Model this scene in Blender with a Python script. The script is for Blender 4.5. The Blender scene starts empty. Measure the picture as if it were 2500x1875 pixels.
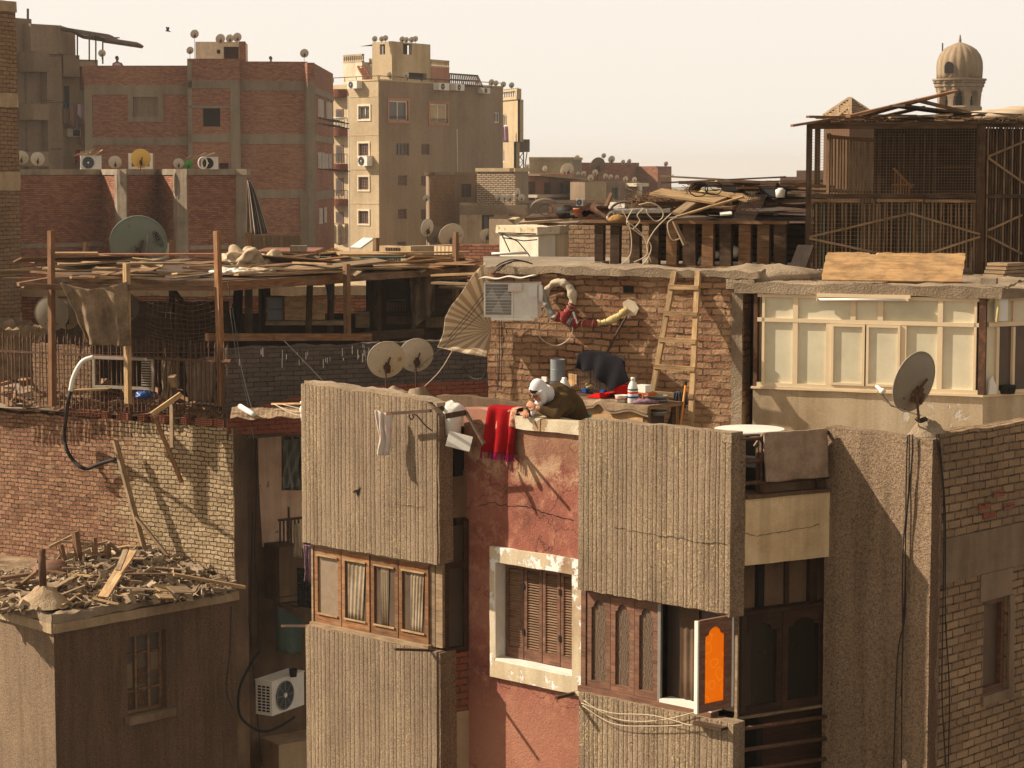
import bpy,bmesh,math,random
from math import sin,cos,tan,atan,atan2,pi,radians,sqrt
from mathutils import Vector,Matrix,Quaternion,noise
SC=bpy.context.scene
COL=SC.collection
RND=random.Random(11)
# ------------------------------------------------------------------ camera
FPX,CXP,CYP,HYP,EYE=5470.0,1250.0,937.5,415.0,18.0
PITCH=atan((CYP-HYP)/FPX)
cam=bpy.data.objects.new('camera',bpy.data.cameras.new('camera'))
COL.objects.link(cam)
cam.location=(0,0,EYE)
cam.rotation_euler=(pi/2-PITCH,0,0)
cam.data.sensor_width=36.0
cam.data.lens=FPX/2500.0*36.0
cam.data.clip_start=0.5
cam.data.clip_end=6000
SC.camera=cam
# ------------------------------------------------------------------ light
SUN_EL=radians(36.5)
SUN_AZ=(-0.9907,0.136)
HAZE_D=0.00035
SV=Vector((SUN_AZ[0]*cos(SUN_EL),SUN_AZ[1]*cos(SUN_EL),sin(SUN_EL))).normalized()
sl=bpy.data.lights.new('sun','SUN')
sl.energy=5.0
sl.angle=radians(0.6)
sl.color=(1.0,0.885,0.745)
so=bpy.data.objects.new('sun',sl)
so.rotation_euler=SV.to_track_quat('Z','Y').to_euler()
so.location=(-40,0,60)
COL.objects.link(so)
wd=bpy.data.worlds.new('World')
SC.world=wd
wd.use_nodes=True
wn=wd.node_tree
wn.nodes.clear()
_o=wn.nodes.new('ShaderNodeOutputWorld')
_b=wn.nodes.new('ShaderNodeBackground')
_s=wn.nodes.new('ShaderNodeTexSky')
_s.sky_type='NISHITA'
_s.sun_disc=False
_s.sun_elevation=SUN_EL
_s.sun_rotation=atan2(SUN_AZ[0],SUN_AZ[1])
_s.dust_density=9.0
_s.air_density=1.2
_s.ozone_density=0.4
_m=wn.nodes.new('ShaderNodeMix')
_m.data_type='RGBA'
_m.inputs['Factor'].default_value=0.88
wn.links.new(_s.outputs[0],_m.inputs['A'])
# dusty air: bright cream band at the horizon, dimmer towards the zenith
_tc=wn.nodes.new('ShaderNodeTexCoord'); _sx=wn.nodes.new('ShaderNodeSeparateXYZ')
wn.links.new(_tc.outputs['Generated'],_sx.inputs[0])
_mr=wn.nodes.new('ShaderNodeMapRange'); _mr.interpolation_type='SMOOTHSTEP'
wn.links.new(_sx.outputs['Z'],_mr.inputs['Value'])
_mr.inputs['From Min'].default_value=0.07; _mr.inputs['From Max'].default_value=0.5
_g=wn.nodes.new('ShaderNodeMix'); _g.data_type='RGBA'
wn.links.new(_mr.outputs[0],_g.inputs['Factor'])
_g.inputs['A'].default_value=(7.4,6.85,6.1,1)
_g.inputs['B'].default_value=(3.0,2.55,2.1,1)
wn.links.new(_g.outputs['Result'],_m.inputs['B'])
wn.links.new(_m.outputs['Result'],_b.inputs['Color'])
_b.inputs['Strength'].default_value=0.1
wn.links.new(_b.outputs[0],_o.inputs['Surface'])
SC.view_settings.view_transform='Standard'
SC.view_settings.look='None'
SC.view_settings.exposure=0.58
SC.view_settings.gamma=1.0
SC.cycles.max_bounces=6
SC.cycles.diffuse_bounces=3
SC.cycles.transparent_max_bounces=12
SC.cycles.volume_bounces=0
SC.cycles.use_denoising=True
# ------------------------------------------------------------------ geometry helpers
def at(px,py,Y):
    """photo pixel (2500 wide) -> world point on the depth plane y = Y"""
    dx=(px-CXP)/FPX
    dy=-(py-CYP)/FPX
    fy=cos(PITCH)+dy*sin(PITCH)
    fz=-sin(PITCH)+dy*cos(PITCH)
    return Vector((dx/fy*Y,Y,EYE+fz/fy*Y))
def raydir(px,py):
    return(at(px,py,1.0)-Vector((0,0,EYE)))
class Fr:
    """upright frame: s along the wall (left to right), n out of the wall towards the viewer, z absolute"""
    def __init__(self,A,B):
        self.A=Vector((A[0],A[1],0)); B=Vector((B[0],B[1],0))
        self.ds=(B-self.A); self.L=self.ds.length; self.ds.normalize()
        self.nn=Vector((self.ds.y,-self.ds.x,0))
    def p(self,s,n,z):
        v=self.A+self.ds*s+self.nn*n
        return Vector((v.x,v.y,z))
    def hit(self,px,py,n=0.0):
        d=raydir(px,py); O=Vector((0,0,EYE))
        q=self.A+self.nn*n
        t=(q-O).dot(self.nn)/d.dot(self.nn)
        P=O+d*t
        return(P-self.A).dot(self.ds),P.z
    def s(self,px,py,n=0.0):return self.hit(px,py,n)[0]
    def z(self,px,py,n=0.0):return self.hit(px,py,n)[1]
def fr2(pxa,Ya,pxb,Yb,py=800):
    a=at(pxa,py,Ya); b=at(pxb,py,Yb)
    return Fr((a.x,a.y),(b.x,b.y))
class MB:
    def __init__(self):self.v=[]; self.f=[]; self.uv=[]; self.pc=[]
    def mark(self):self.pc.append((len(self.v),len(self.f)))
    def quad(self,pts,uv=None):
        i=len(self.v); self.v+=[Vector(p)for p in pts]
        self.f.append(tuple(range(i,i+len(pts))))
        self.uv.append(uv or[(0,0)]*len(pts))
    def box(self,fr,s0,s1,n0,n1,z0,z1):
        self.mark()
        if s0>s1:s0,s1=s1,s0
        if n0>n1:n0,n1=n1,n0
        if z0>z1:z0,z1=z1,z0
        P=fr.p
        a,b,c,d=P(s0,n0,z0),P(s1,n0,z0),P(s1,n1,z0),P(s0,n1,z0)
        e,f,g,h=P(s0,n0,z1),P(s1,n0,z1),P(s1,n1,z1),P(s0,n1,z1)
        self.quad([d,c,g,h],[(s0,z0),(s1,z0),(s1,z1),(s0,z1)])
        self.quad([b,a,e,f],[(s1,z0),(s0,z0),(s0,z1),(s1,z1)])
        self.quad([c,b,f,g],[(-n1,z0),(-n0,z0),(-n0,z1),(-n1,z1)])
        self.quad([a,d,h,e],[(n0,z0),(n1,z0),(n1,z1),(n0,z1)])
        self.quad([h,g,f,e],[(s0,n1),(s1,n1),(s1,n0),(s0,n0)])
        self.quad([a,b,c,d],[(s0,n0),(s1,n0),(s1,n1),(s0,n1)])
        return self
    def rbox(self,fr,s0,s1,n0,n1,z0,z1,seg=0.12,amp=0.012,top=0.0,freq=3.0,seed=0,topfn=None):
        """box on a fine lattice whose surface is worn by noise (top: extra wear of the upper edge)"""
        if n0>n1:n0,n1=n1,n0
        ns=max(1,min(160,int(round((s1-s0)/seg)))); nn_=max(1,min(60,int(round((n1-n0)/seg)))); nz=max(1,min(120,int(round((z1-z0)/seg))))
        self.mark(); self.soft=True; idx={}; off=Vector((seed*13.7,seed*5.1,seed*3.3))
        def V(i,j,k):
            key=(i,j,k)
            if key in idx:return idx[key]
            s=s0+(s1-s0)*i/ns; n=n0+(n1-n0)*j/nn_; z=z0+(z1-z0)*k/nz
            p=fr.p(s,n,z)
            w=noise.noise_vector(p*freq+off)*amp+noise.noise_vector(p*freq*3.1+off)*amp*0.5
            p=p+w
            if k==nz:
                if top:p.z-=top*(0.5+0.5*noise.noise(p*1.7+off)+0.6*noise.noise(p*6+off))
                if topfn:p.z+=topfn(s,n)
            idx[key]=len(self.v); self.v.append(p); return idx[key]
        def UVf(i,j,k,ax):
            s=s0+(s1-s0)*i/ns; n=n0+(n1-n0)*j/nn_; z=z0+(z1-z0)*k/nz
            return(s,z)if ax=='n' else((s-n,z)if ax=='s' else(s,n))
        def Q(keys,ax):
            self.f.append(tuple(V(*k)for k in keys)); self.uv.append([UVf(*k,ax)for k in keys])
        for i in range(ns):
            for k in range(nz):
                Q([(i,nn_,k),(i+1,nn_,k),(i+1,nn_,k+1),(i,nn_,k+1)],'n')
                Q([(i+1,0,k),(i,0,k),(i,0,k+1),(i+1,0,k+1)],'n')
        for j in range(nn_):
            for k in range(nz):
                Q([(ns,j+1,k),(ns,j,k),(ns,j,k+1),(ns,j+1,k+1)],'s')
                Q([(0,j,k),(0,j+1,k),(0,j+1,k+1),(0,j,k+1)],'s')
        for i in range(ns):
            for j in range(nn_):
                Q([(i,j+1,nz),(i+1,j+1,nz),(i+1,j,nz),(i,j,nz)],'z')
                Q([(i,j,0),(i+1,j,0),(i+1,j+1,0),(i,j+1,0)],'z')
        return self
    def wall(self,fr,s0,s1,z0,z1,th,holes=(),n=0.0):
        """front face at n with real openings; th = thickness behind it"""
        S=sorted(set([s0,s1]+[min(max(h[0],s0),s1)for h in holes]+[min(max(h[1],s0),s1)for h in holes]))
        Z=sorted(set([z0,z1]+[min(max(h[2],z0),z1)for h in holes]+[min(max(h[3],z0),z1)for h in holes]))
        P=fr.p; nb=n-th
        def inh(a,b):return any(h[0]<a<h[1]and h[2]<b<h[3]for h in holes)
        for a0,a1 in zip(S,S[1:]):
            for b0,b1 in zip(Z,Z[1:]):
                if inh((a0+a1)/2,(b0+b1)/2):continue
                self.quad([P(a0,n,b0),P(a1,n,b0),P(a1,n,b1),P(a0,n,b1)],[(a0,b0),(a1,b0),(a1,b1),(a0,b1)])
                c0,c1=max(a0,s0+1.4*th),min(a1,s1-1.4*th)
                if c1>c0:self.quad([P(c1,nb,b0),P(c0,nb,b0),P(c0,nb,b1),P(c1,nb,b1)],[(c1,b0),(c0,b0),(c0,b1),(c1,b1)])
        def rim(a0,a1,b0,b1,flip):
            for k,(pa,pb)in enumerate((((a0,b0),(a1,b0)),((a1,b0),(a1,b1)),((a1,b1),(a0,b1)),((a0,b1),(a0,b0)))):
                if not flip and k in(1,3):continue
                q=[P(pa[0],n,pa[1]),P(pb[0],n,pb[1]),P(pb[0],nb,pb[1]),P(pa[0],nb,pa[1])]
                ln=abs(pa[0]-pb[0])+abs(pa[1]-pb[1])
                u=[(0,0),(ln,0),(ln,th),(0,th)]
                if not flip:q.reverse(); u.reverse()
                self.quad(q,u)
        rim(s0,s1,z0,z1,False)
        for h in holes:rim(h[0],h[1],h[2],h[3],True)
        return self
    def bar(self,p0,p1,w,t,up=(0,0,1),roll=0.0):
        self.mark()
        p0=Vector(p0); p1=Vector(p1); d=p1-p0; L=d.length
        if L<1e-6:return self
        d.normalize(); up=Vector(up)
        if abs(d.dot(up))>0.97:up=Vector((0.683,0.73,0))
        x=d.cross(up).normalized(); y=x.cross(d).normalized()
        if roll:
            q=Quaternion(d,roll); x=q@x; y=q@y
        o=RND.random()*9
        c=[(-w/2,-t/2),(w/2,-t/2),(w/2,t/2),(-w/2,t/2)]
        A=[p0+x*a+y*b for a,b in c]; B=[p1+x*a+y*b for a,b in c]
        per=[0,w,w+t,2*w+t,2*w+2*t]
        for i in range(4):
            j=(i+1)%4
            self.quad([A[j],A[i],B[i],B[j]],[(o,o+per[i+1]),(o,o+per[i]),(o+L,o+per[i]),(o+L,o+per[i+1])])
        self.quad(A,[(o,o),(o+.02,o),(o+.02,o+t),(o,o+t)])
        self.quad([B[3],B[2],B[1],B[0]],[(o,o),(o+.02,o),(o+.02,o+t),(o,o+t)])
        return self
    def tube(self,pts,r,seg=6,caps=True,sq=1.0):
        self.mark()
        pts=[Vector(p)for p in pts]
        R=r if hasattr(r,'__len__')else[r]*len(pts)
        t0=(pts[1]-pts[0]).normalized()
        x=t0 .cross(Vector((0,0,1)))
        if x.length<0.05:x=t0 .cross(Vector((0,1,0)))
        x.normalize()
        base=len(self.v); ln=0; pv=None
        for i,p in enumerate(pts):
            t=((pts[min(i+1,len(pts)-1)]-pts[max(i-1,0)])).normalized()
            x=(x-t*x.dot(t))
            if x.length<1e-5:x=t.orthogonal()
            x.normalize(); y=t.cross(x)
            for k in range(seg):
                a=2*pi*k/seg
                self.v.append(p+x*cos(a)*R[i]+y*sin(a)*R[i]*sq)
        for i in range(len(pts)-1):
            l1=ln+(pts[i+1]-pts[i]).length
            for k in range(seg):
                k2=(k+1)%seg
                self.f.append((base+i*seg+k,base+i*seg+k2,base+(i+1)*seg+k2,base+(i+1)*seg+k))
                u0,u1=k/seg,(k+1)/seg
                self.uv.append([(ln,u0),(ln,u1),(l1,u1),(l1,u0)])
            ln=l1
        if caps:
            self.f.append(tuple(base+k for k in reversed(range(seg)))); self.uv.append([(0,0)]*seg)
            b2=base+(len(pts)-1)*seg
            self.f.append(tuple(b2+k for k in range(seg))); self.uv.append([(0,0)]*seg)
        return self
    def lathe(self,prof,M=None,seg=24,c=(0,0,0),rfn=None):
        """prof = [(r, z)]; revolved about z, then M (4x4) or shifted to c"""
        M=M or Matrix.Translation(Vector(c)); base=len(self.v)
        for r,z in prof:
            for k in range(seg):
                a=2*pi*k/seg
                rr=r*(rfn(a,z)if rfn else 1)
                self.v.append(M@Vector((rr*cos(a),rr*sin(a),z)))
        for i in range(len(prof)-1):
            for k in range(seg):
                k2=(k+1)%seg
                self.f.append((base+i*seg+k,base+i*seg+k2,base+(i+1)*seg+k2,base+(i+1)*seg+k))
                self.uv.append([(k/seg,prof[i][1]),((k+1)/seg,prof[i][1]),((k+1)/seg,prof[i+1][1]),(k/seg,prof[i+1][1])])
        if prof[0][0]>1e-6:self.f.append(tuple(base+k for k in reversed(range(seg)))); self.uv.append([(0,0)]*seg)
        if prof[-1][0]>1e-6:
            b2=base+(len(prof)-1)*seg
            self.f.append(tuple(b2+k for k in range(seg))); self.uv.append([(0,0)]*seg)
        return self
    def ball(self,c,r,seg=12,rings=8,M=None,jit=0.0,seed=0):
        """ellipsoid, r scalar or 3-vector"""
        r=(r,r,r)if not hasattr(r,'__len__')else r
        base=len(self.v); c=Vector(c)
        for i in range(rings+1):
            th=pi*i/rings
            for k in range(seg):
                a=2*pi*k/seg
                q=Vector((r[0]*sin(th)*cos(a),r[1]*sin(th)*sin(a),r[2]*cos(th)))
                if jit:q*=1+jit*noise.noise(q.normalized()*2.3+Vector((seed,seed*2,0)))
                if M:q=M@q
                self.v.append(c+q)
        for i in range(rings):
            for k in range(seg):
                k2=(k+1)%seg
                self.f.append((base+i*seg+k,base+(i+1)*seg+k,base+(i+1)*seg+k2,base+i*seg+k2))
                self.uv.append([(k/seg,i/rings)]*4)
        return self
    def grid(self,fn,nu,nv,su=1.0,sv=1.0,th=0.0):
        """sheet fn(u,v)->point, optional thickness; uv in metres su x sv"""
        base=len(self.v)
        pts=[[Vector(fn(i/nu,j/nv))for j in range(nv+1)]for i in range(nu+1)]
        for row in pts:self.v+=row
        def I(i,j):return base+i*(nv+1)+j
        for i in range(nu):
            for j in range(nv):
                self.f.append((I(i,j),I(i+1,j),I(i+1,j+1),I(i,j+1)))
                self.uv.append([(i/nu*su,j/nv*sv),((i+1)/nu*su,j/nv*sv),((i+1)/nu*su,(j+1)/nv*sv),(i/nu*su,(j+1)/nv*sv)])
        self.solid=th
        return self
    def prism(self,fr,poly,n0,n1):
        """polygon of (s,z) extruded between n0 and n1"""
        if n0>n1:n0,n1=n1,n0
        A=[fr.p(s,n1,z)for s,z in poly]; B=[fr.p(s,n0,z)for s,z in poly]
        ar=sum(poly[i][0]*poly[(i+1)%len(poly)][1]-poly[(i+1)%len(poly)][0]*poly[i][1]for i in range(len(poly)))
        uv=[(s,z)for s,z in poly]
        if ar<0:A.reverse(); B.reverse(); uv.reverse()
        self.quad(A,uv); self.quad(list(reversed(B)),list(reversed(uv)))
        m=len(A)
        for i in range(m):
            j=(i+1)%m
            ln=(A[j]-A[i]).length
            self.quad([B[i],B[j],A[j],A[i]],[(0,n0),(ln,n0),(ln,n1),(0,n1)])
        return self
    def jitter(self,amp,seed=0,freq=5):
        for i,v in enumerate(self.v):self.v[i]=v+noise.noise_vector(v*freq+Vector((seed,0,seed)))*amp
        return self
    solid=0.0
    soft=False
def props(o,label=None,cat=None,group=None,kind=None):
    if label:o['label']=label
    if cat:o['category']=cat
    if group:o['group']=group
    if kind:o['kind']=kind
    return o
def obj(name,mb,m,parent=None,label=None,cat=None,group=None,kind=None,smooth=False,bevel=0.0,org=None):
    me=bpy.data.meshes.new(name)
    if parent is not None:o0=parent.matrix_world_loc if hasattr(parent,'matrix_world_loc')else WLOC.get(parent.name,Vector((0,0,0)))
    elif org is not None:o0=Vector(org)
    else:
        xs=[v.x for v in mb.v]; ys=[v.y for v in mb.v]; zs=[v.z for v in mb.v]
        o0=Vector(((min(xs)+max(xs))/2,(min(ys)+max(ys))/2,min(zs)))
    me.from_pydata([tuple(v-o0)for v in mb.v],[],mb.f)
    ul=me.uv_layers.new(name='UVMap')
    flat=[c for f in mb.uv for p in f for c in p]
    ul.data.foreach_set('uv',flat)
    if smooth or mb.soft:me.polygons.foreach_set('use_smooth',[True]*len(me.polygons))
    if mb.soft and not smooth:me.set_sharp_from_angle(angle=radians(48))
    if m is not None:me.materials.append(m)
    o=bpy.data.objects.new(name,me)
    COL.objects.link(o)
    if parent is not None:
        o.parent=parent
        WLOC[o.name]=o0 .copy()
    else:
        o.location=o0; WLOC[o.name]=o0 .copy()
    if bevel:
        bv=o.modifiers.new('bevel','BEVEL'); bv.width=bevel; bv.segments=2; bv.limit_method='ANGLE'; bv.angle_limit=radians(40)
    if mb.solid:
        sm=o.modifiers.new('solid','SOLIDIFY'); sm.thickness=mb.solid; sm.offset=0
    props(o,label,cat,group,kind)
    return o
WLOC={}
def parts(name,mb,m,parent=None,**kw):
    """one child per primitive collected in mb"""
    out=None
    ends=mb.pc[1:]+[(len(mb.v),len(mb.f))]
    for(v0,f0),(v1,f1)in zip(mb.pc,ends):
        q=MB(); q.v=mb.v[v0:v1]; q.f=[tuple(i-v0 for i in f)for f in mb.f[f0:f1]]; q.uv=mb.uv[f0:f1]; q.soft=mb.soft
        out=obj(name,q,m,parent,**kw)
    return out
def thing(name,label,cat,loc,group=None,kind=None):
    e=bpy.data.objects.new(name,None); COL.objects.link(e)
    e.empty_display_size=0.1
    e.location=loc; WLOC[e.name]=Vector(loc)
    return props(e,label,cat,group,kind)
# ------------------------------------------------------------------ materials
def c(r,g,b):
    f=lambda x:((x/255+0.055)/1.055)**2.4 if x>10.3 else x/255/12.92
    return(f(r),f(g),f(b),1.0)
class NT:
    def __init__(self,name):
        self.m=bpy.data.materials.new(name); self.m.use_nodes=True
        self.t=self.m.node_tree; self.b=self.t.nodes['Principled BSDF']
        self.b.inputs['Roughness'].default_value=0.9
        self.b.inputs['Specular IOR Level'].default_value=0.25
    def n(self,typ,**kw):
        nd=self.t.nodes.new(typ)
        for k,v in kw.items():
            if k.startswith('_'):setattr(nd,k[1:],v)
            else:self.set(nd,k,v)
        return nd
    def set(self,nd,key,v):
        key=key.replace('__',' ')
        inp=nd.inputs[int(key[1:])]if key[0]=='i' and key[1:].isdigit()else nd.inputs[key]
        if isinstance(v,bpy.types.NodeSocket):self.t.links.new(v,inp)
        else:inp.default_value=v
    def uv(self):return self.n('ShaderNodeTexCoord').outputs['UV']
    def ob(self):return self.n('ShaderNodeTexCoord').outputs['Object']
    def noise(self,vec,scale,detail=4,rough=0.6,out='Fac',dist=0.0):
        return self.n('ShaderNodeTexNoise',Vector=vec,Scale=scale,Detail=detail,Roughness=rough,Distortion=dist).outputs[out]
    def math(self,op,a,b=0.0,cl=False):
        nd=self.n('ShaderNodeMath',_operation=op,_use_clamp=cl,i0=a,i1=b); return nd.outputs[0]
    def ramp(self,fac,stops,interp='LINEAR'):
        nd=self.n('ShaderNodeValToRGB',Fac=fac); r=nd.color_ramp; r.interpolation=interp
        while len(r.elements)<len(stops):r.elements.new(0.5)
        for e,(p,col)in zip(r.elements,stops):
            e.position=p; e.color=col if len(col)==4 else(*col,1)
        return nd.outputs[0]
    def step(self,fac,lo,hi):
        return self.n('ShaderNodeMapRange',Value=fac,From__Min=lo,From__Max=hi).outputs[0]
    def mix(self,f,a,b,mode='MIX'):
        nd=self.n('ShaderNodeMix',_data_type='RGBA',_blend_type=mode)
        for k,v in(('Factor',f),):self.set(nd,k,v)
        for k,v in(('A',a),('B',b)):
            s=[i for i in nd.inputs if i.name==k and i.type=='RGBA'][0]
            if isinstance(v,bpy.types.NodeSocket):self.t.links.new(v,s)
            else:s.default_value=v
        return[o for o in nd.outputs if o.type=='RGBA'][0]
    def mapv(self,vec,scale=(1,1,1),loc=(0,0,0)):
        return self.n('ShaderNodeMapping',Vector=vec,Scale=scale,Location=loc).outputs[0]
    def vadd(self,a,b):return self.n('ShaderNodeVectorMath',_operation='ADD',i0=a,i1=b).outputs[0]
    def vscale(self,a,k):
        nd=self.n('ShaderNodeVectorMath',_operation='SCALE',i0=a); nd.inputs['Scale'].default_value=k; return nd.outputs[0]
    def bump(self,h,dist=0.01,strength=1.0,nrm=None):
        nd=self.n('ShaderNodeBump',Height=h,Distance=dist,Strength=strength)
        if nrm is not None:self.set(nd,'Normal',nrm)
        self.t.links.new(nd.outputs[0],self.b.inputs['Normal']); return nd.outputs[0]
    def col(self,v):self.set(self.b,'Base Color',v); return self
    def rough(self,v):self.set(self.b,'Roughness',v); return self
def m_brick(name,c1,c2,mortar,bw=0.235,bh=0.075,ms=0.009,dust=None,damt=0.0,wob=0.02,bump=0.012,dscale=0.7,pits=0.0,var=0.35,smear=0.0):
    N=NT(name); uv=N.uv(); ob=N.ob()
    nv=N.n('ShaderNodeTexNoise',Vector=ob,Scale=3.5,Detail=3.0).outputs['Color']
    n2=N.n('ShaderNodeTexNoise',Vector=ob,Scale=17.0,Detail=2.0).outputs['Color']
    off=N.vadd(N.vscale(N.vadd(nv,(-0.5,-0.5,-0.5)),wob),N.vscale(N.vadd(n2,(-0.5,-0.5,-0.5)),wob*0.7))
    v=N.vadd(uv,off)
    mort=N.mix(N.step(N.noise(ob,9,4,0.7),0.42,0.6),mortar,tuple(x*0.28 for x in mortar[:3])+(1,))
    br=N.n('ShaderNodeTexBrick',Vector=v,Color1=c1,Color2=c2,Mortar=mort,Scale=1.0,Mortar__Size=ms,Mortar__Smooth=0.35,Bias=0.0,Brick__Width=bw,Row__Height=bh)
    br.offset=0.5
    col=br.outputs['Color']; fac=br.outputs['Fac']
    big=N.noise(ob,dscale,5,0.65)
    fine=N.noise(ob,38,4,0.7)
    med=N.noise(ob,7,4,0.65)
    # mortar smeared unevenly over the brick faces
    if smear:
        sm=N.step(med,0.62-smear*0.25,0.7)
        col=N.mix(N.math('MULTIPLY',sm,0.8),col,mortar)
    col=N.mix(var,col,N.ramp(fine,[(0.25,(0.3,0.28,0.26)),(0.7,(1,1,1))]),'MULTIPLY')
    col=N.mix(0.55,col,N.ramp(big,[(0.3,(0.5,0.48,0.46)),(0.62,(1,1,1))]),'MULTIPLY')
    if dust is not None:
        d=N.math('MULTIPLY',N.step(N.noise(ob,dscale*1.9,6,0.7),0.62-damt*0.45,0.74-damt*0.3),min(1,damt*1.1+0.1))
        col=N.mix(d,col,N.mix(0.3,dust,N.ramp(fine,[(0.3,(0.55,0.5,0.45)),(0.7,(1,1,1))]),'MULTIPLY'))
    h=N.math('ADD',N.math('MULTIPLY',N.math('SUBTRACT',1.0,fac),1.0),N.math('MULTIPLY',fine,0.5))
    h=N.math('ADD',h,N.math('MULTIPLY',med,0.8))
    if pits:
        pk=N.step(N.noise(ob,5,2),0.68,0.72); h=N.math('SUBTRACT',h,N.math('MULTIPLY',pk,pits))
    N.col(col); N.bump(h,bump*1.5); N.rough(0.92)
    return N.m
def m_plaster(name,base,dark=None,light=None,scale=1.0,grain=60,bump=0.004,streak=0.35,patch=None,pamt=0.5,pscale=1.3):
    """plaster / concrete: blotches, rain streaks, optional worn patches of another colour"""
    N=NT(name); ob=N.ob()
    dark=dark or tuple(x*0.6 for x in base[:3])+(1,); light=light or tuple(min(1,x*1.25)for x in base[:3])+(1,)
    big=N.noise(ob,0.9*scale,6,0.65)
    col=N.ramp(big,[(0.3,dark),(0.5,base),(0.72,light)])
    st=N.noise(N.mapv(ob,(5*scale,5*scale,0.35*scale)),1.2,4,0.6)
    col=N.mix(streak,col,N.ramp(st,[(0.35,(0.45,0.42,0.38)),(0.6,(1,1,1))]),'MULTIPLY')
    fine=N.noise(ob,grain,3,0.7)
    col=N.mix(0.35,col,N.ramp(fine,[(0.3,(0.5,0.48,0.45)),(0.65,(1,1,1))]),'MULTIPLY')
    h=N.math('ADD',fine,N.math('MULTIPLY',N.noise(ob,6*scale,4),0.8))
    if patch is not None:
        pk=N.step(N.noise(ob,pscale,7,0.68),0.66-pamt*0.25,0.68-pamt*0.22)
        col=N.mix(pk,col,patch); h=N.math('SUBTRACT',h,N.math('MULTIPLY',pk,0.8))
    N.col(col); N.bump(h,bump); return N.m
def m_stucco(name,base,speck,amt=0.5,grain=60,bump=0.008):
    """coarse thrown render: dark pits between grains, pale chips where it has worn, rain streaks"""
    N=NT(name); ob=N.ob()
    g1=N.noise(ob,grain,3,0.7); g2=N.noise(ob,grain*0.45,4,0.7)
    big=N.noise(ob,0.9,6,0.65)
    col=N.mix(0.85,base,N.ramp(g1,[(0.36,(0.3,0.26,0.22)),(0.47,(0.86,0.85,0.84)),(0.62,(1.2,1.18,1.15))]),'MULTIPLY')
    col=N.mix(0.5,col,N.ramp(g2,[(0.36,(0.5,0.47,0.43)),(0.56,(1.08,1.08,1.07))]),'MULTIPLY')
    col=N.mix(0.5,col,N.ramp(big,[(0.32,(0.62,0.6,0.58)),(0.6,(1.06,1.05,1.03))]),'MULTIPLY')
    st=N.noise(N.mapv(ob,(4,4,0.3)),1.3,4,0.65)
    col=N.mix(0.55,col,N.ramp(st,[(0.36,(0.52,0.49,0.46)),(0.56,(1,1,1))]),'MULTIPLY')
    zone=N.step(N.noise(N.mapv(ob,(1.6,1.6,0.6)),1.0,5,0.7),0.42,0.62)
    sp=N.math('MULTIPLY',N.step(N.noise(ob,grain*0.55,3,0.65),0.56,0.6),N.math('MULTIPLY',zone,amt))
    col=N.mix(sp,col,speck)
    N.col(col); N.bump(N.math('ADD',g1,N.math('MULTIPLY',g2,1.2)),bump); return N.m
def m_wood(name,c1,c2,grey=0.3,rough=0.8):
    N=NT(name); uv=N.uv()
    rnd=N.n('ShaderNodeObjectInfo').outputs['Random']
    sh=N.n('ShaderNodeCombineXYZ',X=N.math('MULTIPLY',rnd,40.0),Y=N.math('MULTIPLY',rnd,17.0)).outputs[0]
    v=N.vadd(uv,sh)
    g=N.noise(N.mapv(v,(1.2,26,1)),2.0,5,0.65,dist=0.6)
    k=N.noise(v,3.0,4,0.6)
    col=N.ramp(g,[(0.28,c1),(0.7,c2)])
    col=N.mix(N.math('MULTIPLY',N.step(k,0.45,0.7),grey),col,c(150,132,108))
    mt=N.noise(N.mapv(v,(2.2,7,1)),1.6,5,0.7)
    col=N.mix(0.75,col,N.ramp(mt,[(0.34,(0.42,0.4,0.38)),(0.58,(1.08,1.06,1.03))]),'MULTIPLY')
    hv=N.ramp(rnd,[(0,(0.6,0.58,0.55)),(1,(1.15,1.12,1.08))])
    col=N.mix(0.8,col,hv,'MULTIPLY')
    N.col(col); N.bump(g,0.004); N.rough(rough); return N.m
def m_plain(name,col,rough=0.6,metal=0.0,vary=0.25,bump=0.0,scale=6.0,spec=0.3,rust=None,ramt=0.4):
    N=NT(name); ob=N.ob()
    k=N.noise(ob,scale,5,0.65)
    cc=N.mix(vary,col,N.ramp(k,[(0.3,(0.4,0.38,0.35)),(0.65,(1.05,1.05,1.05))]),'MULTIPLY')
    if rust is not None:
        cc=N.mix(N.step(N.noise(ob,scale*1.7,6,0.7),0.68-ramt*0.3,0.72-ramt*0.2),cc,rust)
    N.col(cc); N.rough(rough); N.b.inputs['Metallic'].default_value=metal; N.b.inputs['Specular IOR Level'].default_value=spec
    if bump:N.bump(N.noise(ob,scale*6,3),bump)
    return N.m
def m_cloth(name,col,col2=None,scale=30,bump=0.006,vary=0.4,trans=0.0,patt=2.0):
    N=NT(name); ob=N.ob()
    w=N.noise(ob,scale*3,3,0.7); k=N.noise(ob,patt,5,0.7)
    cc=N.ramp(k,[(0.38,col),(0.62,col2 or col)])
    cc=N.mix(vary,cc,N.ramp(w,[(0.3,(0.4,0.38,0.36)),(0.65,(1.05,1.05,1.05))]),'MULTIPLY')
    N.col(cc); N.bump(w,bump); N.rough(0.95); N.b.inputs['Specular IOR Level'].default_value=0.1
    if trans:
        tr=N.n('ShaderNodeBsdfTranslucent',Color=cc); mx=N.n('ShaderNodeMixShader',Fac=trans)
        N.t.links.new(N.b.outputs[0],mx.inputs[1]); N.t.links.new(tr.outputs[0],mx.inputs[2])
        N.t.links.new(mx.outputs[0],N.t.nodes['Material Output'].inputs['Surface'])
    return N.m
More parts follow.
